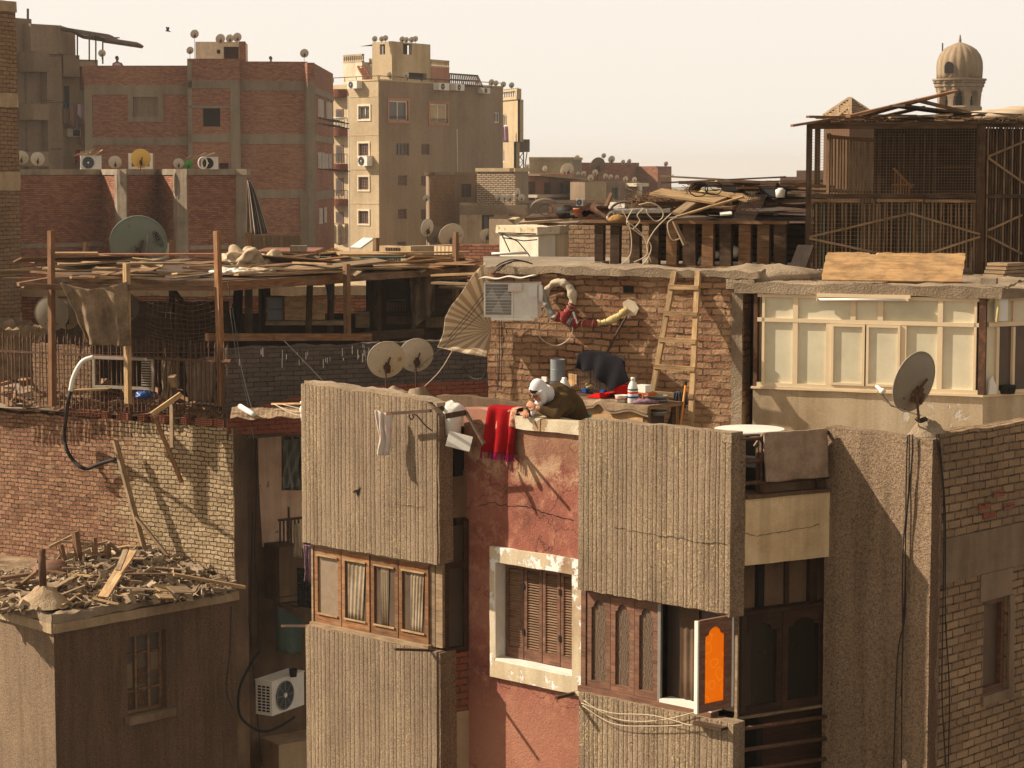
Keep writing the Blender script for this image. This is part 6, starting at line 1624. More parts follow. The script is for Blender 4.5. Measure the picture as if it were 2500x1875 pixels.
# window surround and shutters of the pink wall
s0,s1,z0,z1=hw
so0,so1=FA.s(1196,1500,NR+.05),FA.s(1422,1500,NR+.05)
wsur=m_plaster('surround_plaster',c(206,186,150),c(166,130,100),c(216,200,170),streak=.35,patch=c(228,222,210),pamt=.45,pscale=4)
b=MB(); n0,n1=NR+.003,NR+.055
zo0,zo1=z0-.19,z1+.17
b.rbox(FA,so0,s0,n0,n1,zo0,zo1,seg=.07,amp=.006); b.rbox(FA,s1,so1,n0,n1,zo0,zo1,seg=.07,amp=.006); b.rbox(FA,s0,s1,n0,n1+.0,zo0,z0+.002,seg=.07,amp=.006); b.rbox(FA,s0,s1,n0,n1,z1-.002,zo1,seg=.07,amp=.006)
obj('window_surround',b,wsur,main)
b=MB(); b.rbox(FA,s0+.0,s1,NR-.12,NR+.05,z0-.02,z0+.03,seg=.06,amp=.006); obj('window_sill',b,M['white_paint'],main)
b=MB(); b.box(FA,s0-.02,s0+.012,NR-.2,NR+.052,z0+.03,z1); obj('window_reveal',b,M['white_paint'],main)
shs=[FA.s(x,1500,NR-.1)for x in(1234,1279,1324,1368,1408)]
for i in range(4):
    a0,a1=shs[i]+.006,shs[i+1]-.006; fw=.042; nA,nB=NR-.145,NR-.1
    q=MB(); q.box(FA,a0,a0+fw,nA,nB,z0+.035,z1-.01); q.box(FA,a1-fw,a1,nA,nB,z0+.035,z1-.01); q.box(FA,a0+fw,a1-fw,nA,nB,z0+.035,z0+.16); q.box(FA,a0+fw,a1-fw,nA,nB,z1-.075,z1-.01)
    sh=obj('shutter',q,M['frame_red'],main)
    q=MB(); k=30
    for j in range(k):
        z=z0+.165+(z1-z0-.25)*j/k
        q.bar(FA.p(a0+fw,NR-.122,z+.012),FA.p(a1-fw,NR-.122,z+.012),.036,.007,up=(FA.nn*.6+Vector((0,0,.8))))
    obj('slats',q,m_wood('slat_wood',c(122,92,68),c(150,116,88),.3)if i==0 and 'slat' not in M else M['slat'],sh)
    if i==0:M['slat']=bpy.data.materials['slat_wood']
    if i in(0,2):
        q=MB()
        for zz in(.28,.74):q.box(FA,a1-.012,a1+.018,nB+.001,nB+.012,z0+(z1-z0)*zz,z0+(z1-z0)*zz+.07)
        parts('hinge',q,M['black'],sh)
b=MB(); b.box(FA,s0,s1,NR-.249,NR-.19,z0,z1); obj('shutter_backing',b,M['void'],main)
def crack(f,pts,n,w=.009,m='void',seed=0):
    P=[]; r=random.Random(seed)
    for(x0,y0),(x1,y1)in zip(pts,pts[1:]):
        for k in range(5):u=k/5; P.append((x0+(x1-x0)*u+r.uniform(-2,2),y0+(y1-y0)*u+r.uniform(-3,3)))
    P.append(pts[-1]); Q_=[(f.s(x,y,n),f.z(x,y,n))for x,y in P]; q=MB()
    up_=[(s,z+w*r.uniform(.2,1))for s,z in Q_]; q.prism(f,Q_+up_[::-1],n-.002,n+.002); return obj('crack',q,M[m],main)
crack(FA,[(1165,1237),(1200,1229),(1240,1236),(1285,1238),(1320,1250),(1365,1262),(1400,1272)],NR+.002,.011,seed=1)
crack(FA,[(960,1230),(1000,1236),(1040,1238)],.006,.004,seed=2); crack(FA,[(1500,1288),(1560,1300),(1640,1312),(1700,1322),(1775,1330)],.006,.004,seed=3); crack(FA,[(862,1205),(880,1192),(872,1212)],.006,.02,seed=4)
# left bay: window row
FWN=-.075
wt,wb=zPb-.003,zW+.02
xs=[(768,833),(834,902),(905,972),(973,1046)]
b=MB(); sa,sb=FA.s(766,1450,FWN),FA.s(1048,1450,FWN)
b.box(FA,sa-.03,sb+.02,FWN-.06,FWN+.045,wb-.05,wb-.003); b.box(FA,sa-.03,sb+.02,FWN-.06,FWN+.02,wt-.03,wt-.004); b.box(FA,sa-.03,sa,FWN-.05,FWN+.01,wb,wt-.031); obj('window_frame',b,M['wood_grey'],main)
for i,(x0,x1)in enumerate(xs):
    a0,a1=FA.s(x0,1450,FWN),FA.s(x1,1450,FWN); fw=.055
    q=MB(); q.box(FA,a0+.004,a0+fw,FWN-.04,FWN,wb,wt-.032); q.box(FA,a1-fw,a1-.004,FWN-.04,FWN,wb,wt-.032); q.box(FA,a0+fw,a1-fw,FWN-.04,FWN,wb,wb+.1); q.box(FA,a0+fw,a1-fw,FWN-.04,FWN,wt-.125,wt-.032)
    w_=obj('window',q,M['wood_orange'],main,bevel=.004)
    q=MB(); g_=.018
    q.box(FA,a0+fw,a1-fw,FWN+.001,FWN+.02,wb+.1,wb+.1+g_); q.box(FA,a0+fw,a1-fw,FWN+.001,FWN+.02,wt-.125-g_,wt-.125)
    parts('moulding',q,M['wood_pale'],w_)
    q=MB(); q.box(FA,a0+fw-.005,a1-fw+.005,FWN-.03,FWN-.022,wb+.095,wt-.12)
    N=NT('window_net'); N.col(N.mix(N.noise(N.ob(),14,4,.7),c(118,98,78),c(160,140,116))); N.rough(.35)
    obj('pane',q,N.m if i==0 else M['glass_brown'],w_)
    if i:
        q=MB(); off=(.1,.3,.35)[i-1]
        q.grid(lambda u,v:FA.p(a0+fw+.01+(a1-a0-2*fw-.02)*(off+(.95-off-(.25 if i==2 else 0))*u*(1-.15*v)),FWN-.016+.006*sin(u*26+v*3),wt-.13-(wt-wb-.24)*v),30,8,th=.002); obj('curtain',q,M['curtain'],w_,smooth=True)
# near-black boxes coloured for the unlit rooms behind the bays
b=MB(); b.box(FA,sA0+.1,sA1-.02,-.5,-.3,GZ+5,PTOP-.3); parts('dark_backing',b,M['void'],main)
b=MB(); b.box(FA,sA0,sA0+.1,-1.6,-TH-.004,GZ+5,PTOP-.35); obj('side_wall',b,M['plaster_dark'],main)
# narrow return between left bay and pink wall: posts, dark side window, brick infill, shelf
RT=Fr(tuple(FA.p(sA1-.02,-.13,0)[:2]),tuple(FA.p(FA.s(1146,1300,NR),NR+.0,0)[:2]))
def rz(y):return RT.z(1110,y)
b=MB(); b.box(RT,-.02,RT.L,-.4,-.05,rz(1420+175),rz(1268)); obj('return_wall',b,M['frame_dark'],main)
b=MB(); b.box(RT,RT.s(1096,1300),RT.s(1134,1300),-.049,-.03,rz(1580),rz(1285)); dwn=obj('side_window',b,M['glass_dark'],main)
b=MB()
for x0,x1 in((1086,1096),(1133,1144)):b.box(RT,RT.s(x0,1400),RT.s(x1,1400),-.048,.0,rz(1592),rz(1270))
b.box(RT,RT.s(1096,1400),RT.s(1133,1400),-.047,-.003,rz(1388),rz(1374)); b.box(RT,RT.s(1096,1400),RT.s(1133,1400),-.047,-.003,rz(1592),rz(1581)); obj('frame',b,M['frame_dark'],dwn)
b=MB(); b.box(RT,-.02,RT.L,-.35,-.02,rz(1738),rz(1596)); obj('brick_infill',b,M['brick_bright'],main)
b=MB(); b.box(RT,-.02,RT.L,-.35,-.015,GZ+5,rz(1740)); obj('return_plaster',b,M['plaster_tan'],main)
b=MB(); b.box(RT,-.02,RT.L,-.35,-.04,rz(1266),rz(1165)); obj('return_plaster',b,M['plaster_dark'],main)
b=MB(); p0=FA.p(FA.s(1051,1500,-.03),-.03,0)
for x0,x1,m_ in((1050,1062,0),(1064,1080,0)):b.box(FA,FA.s(x0,1480,-.1),FA.s(x1,1480,-.1),-.14,-.1,wb-.02,wt-.0)
b.jitter(.006,2,20); parts('peeling_post',b,M['wood_grey'],main)
# clutter shelf in the slot
ms=at(1110,1085,25.1)
def slotbox(x0,y0,x1,y1,Y,dpt,m,name,par=None,**k):
    f=fr2(x0,Y,x1,Y-.0,(y0+y1)/2); q=MB(); q.box(f,0,f.L,-dpt,0,f.z(x0,y1),f.z(x0,y0)); return obj(name,q,M[m],par,**k)
slotbox(1088,1148,1152,1172,25.15,.3,'plaster_dark','shelf_slab',main)
b=MB(); b.bar(at(1092,1070,24.6),at(1150,1085,24.6),.2,.012,up=(0.3,-1,.8)); obj('tin_shelf',b,M['white_metal'],label='bent white tin shelf stuck in the slot beside the red cloth',cat='shelf')
b=MB(); b.lathe([(.085,0),(.1,.22),(.1,.25),(.09,.25),(.08,.02)],Matrix.Translation(at(1106,1062,24.9)),18); obj('bucket',b,M['plastic_white'],label='dirty white bucket stuffed with bags in the slot',cat='bucket',smooth=True)
b=MB(); b.ball(at(1108,1002,24.9),(.12,.1,.09),14,9,jit=.5,seed=3); obj('plastic_bag',b,M['plastic_white'],label='crumpled white plastic bag on top of the bucket',cat='bag',smooth=True)
b=MB(); b.ball(at(1098,992,24.95),(.07,.06,.06),12,8,jit=.5,seed=8); obj('plastic_bag',b,M['tarp'],label='small beige bag left on top of the bucket',cat='bag',smooth=True)
# floor / parapet clutter seams
b=MB(); b.bar(at(1087,1016,24.5),at(1138,1007,24.6),.03,.06); b.bar(at(1138,1007,24.6),at(1182,1085,24.2),.03,.03); obj('iron_bracket',b,M['iron'],label='grey iron bracket bolted between bay and pink parapet',cat='bracket')
b=MB(); b.bar(at(945,1010,25.05),at(1052,1003,24.6),.03,.035); obj('clothes_rail',b,M['iron'],label='rusty iron bar carrying the white towel on the left bay',cat='rail')
cable([at(x,y,24.6)for x,y in((998,1012),(1003,1024),(1010,1018),(1006,1012),(1018,1015),(1040,1040),(1056,1052))],.008,M['iron'],'curled iron scroll bracket under the rusty bar','bracket',smooth_n=4,name='scroll')
drape([(917,1000),(958,1012),(953,1108),(922,1112)],25.12,'white towel with pink flowers hung on the ribbed bay','towel',16,14,.035,9,.012,cat='towel',name='towel')
b=MB(); b.bar(at(665,986,27.6),at(742,985,26.9),.035,.02); obj('drying_pole',b,M['wood_pale'],label='thin wooden pole sticking left from the left bay corner',cat='pole')
for k,pts in enumerate((((667,986),(700,1000),(740,1005),(835,990),(915,1002)),((672,988),(720,1012),(775,1012),(850,1003)),((690,987),(750,1000),(800,995),(880,1010)))):
    cable([at(x,y,27.5-(x-665)/250*1.95)for x,y in pts],.005,M['cable_pale'],'pale clothes line looped over the left bay corner','clothes line','clothes lines of the left bay',4,name='clothes_line',seg=4)
# plaster knobs on the bay corner
b=MB(); b.ball(at(744,1000,26.7),(.06,.05,.07),jit=.5,seed=2); b.ball(at(742,1018,26.7),(.04,.04,.09),jit=.5,seed=5); b.ball(at(747,984,26.72),(.07,.06,.04),jit=.5,seed=7); obj('cloth_knot',b,M['white_metal'],label='rag knots tied at the left bay corner',cat='rag',smooth=True)
def stick(x0,y0,Y0,x1,y1,Y1,w,label,m='iron'):
    q=MB(); q.bar(at(x0,y0,Y0),at(x1,y1,Y1),w,w*.9); return obj('iron_rod',q,M[m],label=label,cat='rod')
stick(963,1585,24.6,1080,1589,25.0,.03,'iron rod sticking out below the wooden windows of the left bay'); stick(1358,1704,23.2,1442,1682,23.6,.035,'iron rod sticking out at the corner of the brown windows'); stick(688,1528,27.6,762,1528,27.2,.03,'iron rod sticking left from the left bay at sill height')
# ---------------------------------------------------------------- right bay windows
wt2,wb2=zPb-.003,zB
FN=-.1
b=MB(); sa,sb=FA.s(1426,1600,FN),S0-.0
b.box(FA,sa-.03,sb-.25,FN-.06,FN+.07,wb2-.06,wb2-.003); b.box(FA,sa-.03,sb,FN-.06,FN+.01,wt2-.03,wt2-.004); b.box(FA,sa-.035,sa+.03,FN-.05,FN+.012,wb2,wt2-.031); obj('window_frame',b,M['frame_red'],main)
b=MB(); b.rbox(FA,sa-.05,sb-.28,FN-.05,FN+.11,wb2-.1,wb2-.062,seg=.05,amp=.012); obj('plaster_sill',b,M['coping'],main)
def arch_sash(f,a0,a1,z0,z1,nf,m,pm,par,name='window',rail=.07,fw=.062,th=.04,label=None):
    """board sash with an ogee topped opening"""
    o0,o1=a0+fw,a1-fw; zb_,zt_=z0+rail,z1-rail; w=o1-o0; sh=.09
    arch=[(o0,zt_-sh),(o0+w*.16,zt_-sh*.85),(o0+w*.2,zt_-sh*.45),(o0+w*.36,zt_-sh*.12),(o0+w*.5,zt_),(o0+w*.64,zt_-sh*.12),(o0+w*.8,zt_-sh*.45),(o0+w*.84,zt_-sh*.85),(o1,zt_-sh)]
    q=MB(); q.box(f,a0,o0,nf-th,nf,z0,z1); q.box(f,o1,a1,nf-th,nf,z0,z1); q.box(f,o0,o1,nf-th,nf,z0,zb_)
    for(s_0,z_0),(s_1,z_1)in zip(arch,arch[1:]):q.prism(f,[(s_0,z_0),(s_1,z_1),(s_1,z1),(s_0,z1)],nf-th,nf)
    w_=obj(name,q,M[m],par,label=label)
    q=MB(); q.prism(f,[(o0-.01,zb_-.01),(o1+.01,zb_-.01),(o1+.01,zt_+.005),(o0-.01,zt_+.005)],nf-th*.75,nf-th*.6); obj('pane',q,pm,w_)
    return w_
N=NT('swirl_glass'); w1=N.n('ShaderNodeTexWave',Vector=N.ob(),Scale=14.0,Distortion=12.0,Detail=2.0).outputs['Fac']
N.col(N.ramp(w1,[(.3,c(84,66,52)),(.75,c(108,90,72))])); N.rough(.4); M['swirl_glass']=N.m
for i,(x0,x1)in enumerate(((1433,1490),(1491,1548),(1549,1606))):
    arch_sash(FA,FA.s(x0,1580,FN),FA.s(x1,1580,FN),wb2,wt2-.032,FN,'frame_red',M['swirl_glass'],main)
b=MB(); b.box(FA,FA.s(1607,1600,FN),FA.s(1614,1600,FN),FN-.02,FN+.012,wb2,wt2-.03); obj('jamb',b,M['steel'],main)
b=MB(); b.box(FA,FA.s(1610,1600,FN),sb-.02,FN-.3,FN-.13,wb2,wt2); obj('dark_room',b,M['glass_dark'],main)  # dark block coloured for the unlit room behind the opening
b=MB(); b.grid(lambda u,v:FA.p(FA.s(1640+50*u,1600,FN),FN-.115+.008*sin(u*20),wt2-.03-(wt2-wb2-.03)*v),20,4,th=.003); obj('curtain',b,M['plaster_dark'],main,smooth=True)
b=MB(); b.box(FA,FA.s(1617,1700,FN),sb-.26,FN-.29,FN+.05,wb2-.002,wb2+.03); obj('inner_sill',b,M['white_paint'],main)
b=MB(); b.box(FA,sB0+.13,S0-.02,-.6,-.5,GZ+5,PTOP-.3); b.box(FA,sB0+.05,sB0+.12,-.46,-TH-.002,GZ+5,PTOP-.05); parts('dark_backing',b,M['void'],main)
# open sash with the orange pane
N=NT('orange_pane'); vo=N.n('ShaderNodeTexVoronoi',Vector=N.uv(),Scale=8.0); vo.feature='F1'
ring=N.math('LESS_THAN',N.math('ABSOLUTE',N.math('SUBTRACT',vo.outputs['Distance'],.38)),.035)
oc=N.mix(N.math('MULTIPLY',ring,.5),c(222,154,44),c(236,186,90)); N.col(oc); N.rough(.4)
tr=N.n('ShaderNodeBsdfTranslucent',Color=oc); mx=N.n('ShaderNodeMixShader',Fac=.85); N.t.links.new(N.b.outputs[0],mx.inputs[1]); N.t.links.new(tr.outputs[0],mx.inputs[2]); N.t.links.new(mx.outputs[0],N.t.nodes['Material Output'].inputs['Surface'])
M['orange_pane']=N.m
hp_=FA.p(S0-.03,FN+.02,0); fe_=at(1699,1640,21.7)
fe_=hp_+(FA.nn*.46-FA.ds*.055)
FO=Fr(tuple(fe_[:2]),tuple(hp_[:2]))
zo1_=FO.z(1705,1517); zo0_=FO.z(1705,1743)
arch_sash(FO,0,FO.L,zo0_,zo1_,0,'frame_red',M['orange_pane'],main,name='open_window',label='open brown sash with a glowing orange pane',fw=.09,rail=.08)
b=MB(); b.box(FO,-.022,-.002,-.042,.004,zo0_,zo1_); b.box(FO,FO.L+.002,FO.L+.03,-.05,.0,zo0_,zo1_); parts('sash_edge',b,M['white_paint'],main)
b=MB(); b.box(FA,FA.s(1700,1740,.06),S0+.0,-.08,.12,zB-.115,zB-.085); obj('rotten_sill',b,M['wood_dark'],main)
# wires sagging over the lower right panel
for k,(ya,yb,yc)in enumerate(((1710,1760,1738),(1722,1772,1768),(1715,1745,1772))):
    cable([FA.p(FA.s(x,y,.06),.06+.02*k,FA.z(x,y,.06))for x,y in((1425,ya),(1500,yb-6),(1600,yb),(1700,yc))],.005,M['cable_pale'],'pale clothes line sagging over the lower right ribbed panel','clothes line','clothes lines of the right bay',5,name='clothes_line',seg=4)
# ---------------------------------------------------------------- right side of the right bay
def SZ_(x,y):return SX.z(x,y)
ls=SX.L
b=MB(); b.rbox(SX,-.02,.16,-.25,-.0,SX.z(1800,1505),PTOP-.02,seg=.1,amp=.006,top=.02); obj('panel_side',b,M['stucco_plain'],main)
b=MB(); b.rbox(SX,-.02,.15,-.3,-.01,GZ+5,SX.z(1800,1765),seg=.2,amp=.006); obj('panel_side',b,M['stucco_plain'],main)
zs1,zs0=SX.z(1900,1212),SX.z(1900,1372)
bm=m_plaster('beam_plaster',c(234,206,160),c(200,166,122),c(240,216,176),streak=.4)  # base colour raised to hold bounce light from the sunlit stucco wall
b=MB(); b.rbox(SX,.163,ls+.12,-.3,.01,zs0,zs1,seg=.12,amp=.006); obj('balcony_front',b,bm,main)
crack(SX,[(1818,1302),(1850,1308),(1900,1300),(1950,1292),(2000,1280)],.018,.006,seed=6)
b=MB(); b.rbox(SX,.16,ls+.12,-.34,.035,zs1+.002,zs1+.04,seg=.1,amp=.008); obj('balcony_ledge',b,M['plaster_dark'],main)
b=MB(); b.box(SX,.163,ls+.3,-.3,-.2,SX.z(1900,1490),zs0-.003); obj('side_panel',b,M['plaster_dark'],main)
b=MB(); b.box(SX,ls*.66,ls*.7,-.199,-.17,SX.z(1950,1485),zs0-.003); b.box(SX,ls*.9,ls*.98,-.199,-.14,SX.z(1950,1485),zs0-.003); parts('batten',b,M['frame_dark'],main)
b=MB(); b.box(SX,.12,ls+.2,-.35,-.05,SX.z(1900,1497),SX.z(1900,1487)); obj('lintel',b,M['frame_dark'],main)
w0,w1=.17,ls+.06; wz0,wz1=SX.z(1900,1742),SX.z(1900,1499)
md=(w0+w1)/2
M['glass_night']=m_glass('glass_night',c(34,30,22),.2,.4)
for a0,a1 in((w0,md-.004),(md+.004,w1)):arch_sash(SX,a0,a1,wz0,wz1,-.1,'frame_dark',M['glass_night'],main,fw=.07,rail=.09)
b=MB(); b.box(SX,w0-.02,w0-.003,-.13,-.085,wz0,wz1); b.box(SX,w0-.02,w1+.02,-.14,-.08,wz0-.03,wz0-.003); obj('window_frame',b,M['wood_grey'],main)
b=MB(); b.box(SX,.15,ls+.4,-.4,-.3,GZ+5,wz0-.04); obj('side_panel',b,M['frame_dark'],main)
for y0,y1 in((1778,1750),(1830,1803),(1880,1853)):
    b=MB(); b.tube([SX.p(.12,.0,SX.z(1822,y0)),SX.p(ls+.02,.0,SX.z(2014,y1))],.022,8); obj('side_pipe',b,M['rust'],main,smooth=True)
# balcony railing and the carpet
for y0,y1 in((1073,1057),(1128,1113),(1181,1166)):
    b=MB(); b.tube([SX.p(.1,-.02,SX.z(1820,y0)),SX.p(ls+.03,-.02,SX.z(2012,y1))],.022,8); obj('railing_pipe',b,M['iron'],main,smooth=True)
b=MB(); b.tube([SX.p(SX.s(1862,1150),-.02,zs1+.03),SX.p(SX.s(1862,1070),-.02,SX.z(1862,1066))],.02,8); b.tube([SX.p(SX.s(2000,1150),-.02,zs1+.03),SX.p(SX.s(2000,1070),-.02,SX.z(2000,1060))],.02,8); parts('railing_post',b,M['iron'],main,smooth=True)
b=MB(); b.box(SX,.2,ls-.02,-1.2,-1.1,zs1+.05,PTOP-.2); obj('balcony_back',b,M['void'],main)
cs0,cs1=SX.s(1861,1100,.03),SX.s(2015,1100,.03); zr0=SX.z(1935,1062); zrb=SX.z(1935,1182,.05)
def carp(u,v):
    s=cs0+(cs1-cs0)*u+.03*v*(1-u)*.8
    if v<.22:k=v/.22; n=-.1+.14*k; z=zr0-.12*(1-k)+.03*sin(k*pi/2)+.018
    else:k=(v-.22)/.78; n=.04+.03*k+.02*sin(u*9)*k; z=zr0+.045-(zr0-zrb)*k
    p=SX.p(s,n,z); return p+noise.noise_vector(p*5)*.012
b=MB(); b.grid(carp,30,30,1,1,th=.022); obj('carpet',b,M['carpet'],label='brown worn carpet airing over the balcony railing',cat='carpet',smooth=True)
b=MB(); b.box(SX,SX.s(1850,1200,-.06),ls+.05,-.1,-.06,zs1+.04,SX.z(1930,1085)); obj('sun_block_mat',b,M['plaster_dark'],label='dark mat behind the balcony carpet, sized to block sun through the railing',cat='mat')  # mat filled out to block sun, closing the shadow on the end wall
# white round tank behind the right bay
b=MB(); C=at(1830,1046,25.3); R_=87*25.3/FPX; b.lathe([(R_*.96,-1.2),(R_*.97,-.5),(R_,-.06),(R_,-.012),(R_*.98,0),(R_*.3,.012),(0,.014)],Matrix.Translation(C),48); obj('round_tank',b,M['plastic_white'],label='white round water tank behind the right ribbed bay',cat='tank',smooth=False)
# ---------------------------------------------------------------- stucco end wall and brick side
e0=SX.p(SX.L,0,0); e1=at(2274,1200,21.72)
FS=Fr(tuple(e0[:2]),tuple(e1[:2]))
zst=FS.z(2140,1053)
b=MB(); b.rbox(FS,-.05,FS.L+.004,-.16,0,FS.z(2140,1980),zst,seg=.08,amp=.006,top=.0,topfn=lambda s,n:-.02*max(0,s)+.005*noise.noise(Vector((s*6,n*6,0)))); obj('stucco_wall',b,M['stucco_plain'],main)
FB_=Fr(tuple(e1[:2]),tuple((e1+Vector((.683,.73,0))*4.2)[:2]))
hb_=rect(FB_,2405,1462,2459,1690)
zbt=FB_.z(2400,1041)
b=MB(); b.wall(FB_,.16,FB_.L,GZ+3,FB_.z(2400,1130),.2,[hb_],n=-.01); obj('brick_side',b,M['brick_right'],main)
b=MB(); b.rbox(FB_,.18,FB_.L,-.2,-.008,FB_.z(2400,1131),zbt,seg=.09,amp=.009,top=.025); obj('brick_parapet',b,M['brick_right'],main)
b=MB(); b.rbox(FB_,.006,.17,-.02,.012,FB_.z(2300,1990),zst-.03,seg=.12,amp=.004); obj('corner_column',b,M['stucco_shade'],main)
b=MB(); b.rbox(FB_,.174,FB_.L,-.15,.006,FB_.z(2400,1402),FB_.z(2400,1296),seg=.14,amp=.008); b.rbox(FB_,FB_.s(2394,1450),FB_.s(2470,1450),-.15,.007,hb_[3]+.01,FB_.z(2400,1403),seg=.12,amp=.006); parts('concrete_lintel',b,M['concrete_warm'],main)
b=MB()
for x0,y0,n_ in((2390,1245,3),(2425,1215,3),(2450,1245,2),(2400,1268,2)):
    s=FB_.s(x0,y0); b.box(FB_,s,s+.22,-.01,.004,FB_.z(x0,y0),FB_.z(x0,y0)+.065);
parts('red_brick',b,M['brick_bright'],main)
o=window(main,FB_,hb_,M['frame_red'],M['glass_brown'],1,1,.06,.1);
b=MB(); b.rbox(FB_,hb_[1]+.005,hb_[1]+.1,-.1,.015,hb_[2]-.1,hb_[3],seg=.1,amp=.006); b.rbox(FB_,hb_[0]-.02,hb_[1]+.1,-.1,.02,hb_[2]-.1,hb_[2]-.002,seg=.1,amp=.01); obj('reveal',b,M['concrete_warm'],o)
# cement mound with the near dish
b=MB(); p=at(2262,1058,21.95)
b.grid(lambda u,v:p+Vector((cos(2*pi*u)*.2*v**.75+.03,sin(2*pi*u)*.16*v**.75+.1,.16*(1-v**1.5)-.03+.02*noise.noise(Vector((cos(6.28*u)*3,sin(6.28*u)*3,v*5))))),30,12); obj('cement_mound',b,M['concrete_rough'],label='cement mound anchoring the near dish on the wall corner',cat='cement mound',smooth=True)
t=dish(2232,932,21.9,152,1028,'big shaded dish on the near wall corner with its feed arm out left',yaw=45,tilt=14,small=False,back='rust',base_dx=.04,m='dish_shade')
for o in list(t.children):
    if o.name.startswith('feed_arm')or o.name.startswith('reflector')or o.name.startswith('bracket'):o.rotation_euler=(radians(14),radians(14),radians(45))
lm=MB(); lm.box(FI,-.11,.07,.098,.1,.1,.14); me=bpy.data.meshes.new('badge'); me.from_pydata([tuple(v)for v in lm.v],[],lm.f); me.materials.append(M['plastic_grey'])
rf=[o for o in t.children if o.name.startswith('reflector')][0]; place_mesh('badge',me,rf)
for k,pts in enumerate(([(2215,1062),(2212,1120),(2209,1300),(2208,1500),(2190,1600),(2180,1875)],[(2228,1060),(2226,1130),(2212,1290),(2210,1420),(2203,1600),(2201,1875)],[(2222,1060),(2220,1200),(2206,1350),(2206,1600),(2201,1700)])):
    cable([FS.p(FS.s(x,y,.04),.03+.012*k,FS.z(x,y,.04))for x,y in pts],.007,M['cable'],'dark dish cable hanging down the stucco wall','cable','dish cables on the stucco wall',4)
for k,pts in enumerate(([(2285,1060),(2300,1150),(2305,1300),(2302,1500),(2300,1700),(2310,1875)],[(2292,1060),(2308,1250),(2308,1500),(2318,1680),(2315,1875)])):
    cable([FB_.p(FB_.s(x,y,.03),.03,FB_.z(x,y,.03))for x,y in pts],.007,M['cable'],'dark dish cable hanging down the brick side wall','cable','dish cables on the brick side',4)
for k,r in enumerate((.05,.065,.055)):
    q=at(2250,1022+k*3,21.9); cable([q+Vector((cos(a*pi/8)*r,sin(a*pi/8)*r,.01*sin(a)))for a in range(17)],.006,M['cable'],'loop of dark cable wound round the mast of the near dish','cable','cable loops at the near dish mast')
cable([at(x,y,21.85)for x,y in((2140,955),(2155,975),(2190,995),(2225,1008),(2250,1015))],.006,M['cable_pale'],'pale cable sagging from the feed arm of the near dish','cable',smooth_n=4)
# roof slab and terrace behind the parapets
FLZ=PTOP-.95
b=MB(); pts=[FA.p(sA0+.2,-.75,0),FA.p(S0-.3,-.75,0),SX.p(SX.L+.05,-.3,0),FS.p(FS.L-.1,-.2,0),FB_.p(FB_.L,-.25,0),Vector((6.6,27.3,0)),Vector((-.6,29.4,0)),Vector((-2.3,28.4,0))]
b.quad([Vector((p.x,p.y,FLZ))for p in pts]); obj('terrace_floor',b,M['concrete'],main)
b=MB(); b.rbox(FA,FA.s(1060,990,-1.2),FA.s(1278,960,-1.2),-1.4,-1.25,FLZ,FA.z(1180,968,-1.3),seg=.12,amp=.015,top=.05); obj('inner_parapet',b,M['plaster_dark'],main)
# rubble pier carrying the dish pair
t=thing('rubble_pier','lumpy stone pier under the dish pair','pier',at(985,1010,31))
b=MB(); b.ball(at(960,1000,31),(.24,.22,.3),16,12,jit=.35,seed=4); b.ball(at(1022,1000,31),(.24,.22,.3),16,12,jit=.35,seed=7); b.rbox(fr2(935,31,1060,31,1000),0,.7,-.4,0,at(1000,1100,31).z,at(1000,988,31).z,seg=.08,amp=.03); obj('stones',b,M['concrete_rough'],t)
# things the ground side of the pair: struts
cable([at(x,y,31.6)for x,y in((985,960),(1000,975),(1040,940),(1085,890),(1150,770),(1180,720))],.006,M['cable_pale'],'pale guy cord running from the dish pair up to the striped fan','cord',smooth_n=3,name='cord')
# ================================================================== roof house with the ladder wall
t=thing('roof_house','rough brick roof house with a thick cement slab, ladder leaning on it','house',at(1500,1050,27.6))
FW=fr2(1190,28.45,1814,27.1,800)
DK=EYE-1.18
zwt=FW.z(1500,672)
hole=rect(FW,1523,698,1547,715)
b=MB(); b.rbox(FW,0,FW.L,-.3,0,FLZ,zwt,seg=.075,amp=.016,freq=4.5); obj('wall',b,M['brick_ladder'],t)
b=MB(); b.box(FW,hole[0],hole[1],-.05,.022,hole[2],hole[3]); obj('vent_hole',b,M['void'],t)  # dark block set on the wall for the shade in the hole
b=MB(); b.rbox(FW,-.0,.12,-4.0,-.303,FLZ,zwt,seg=.2,amp=.015); b.rbox(FW,FW.L-.14,FW.L,-.302,.02,FLZ,zwt-.002,seg=.12,amp=.01); parts('side_wall',b,M['concrete_rough'],t)
b=MB(); b.rbox(FW,.02,FW.L+.22,-.55,.09,zwt+.002,DK,seg=.1,amp=.028,top=.05,freq=4); obj('roof_slab',b,M['concrete_rough'],t)
b=MB(); b.ball(FW.p(FW.L+.1,-.5,DK-.12),(.7,.5,.15),24,10,jit=.3,seed=3); obj('cement_skim',b,M['concrete_rough'],t,smooth=True)
# white splash of plaster at the pipe hole
b=MB(); P=[(FW.s(x,y),FW.z(x,y))for x,y in((1522,738),(1536,730),(1552,738),(1562,752),(1554,770),(1536,772),(1526,758))]; b.prism(FW,P,.01,.03); b.jitter(.008,3,20); obj('plaster_splash',b,M['wall_white'],t)
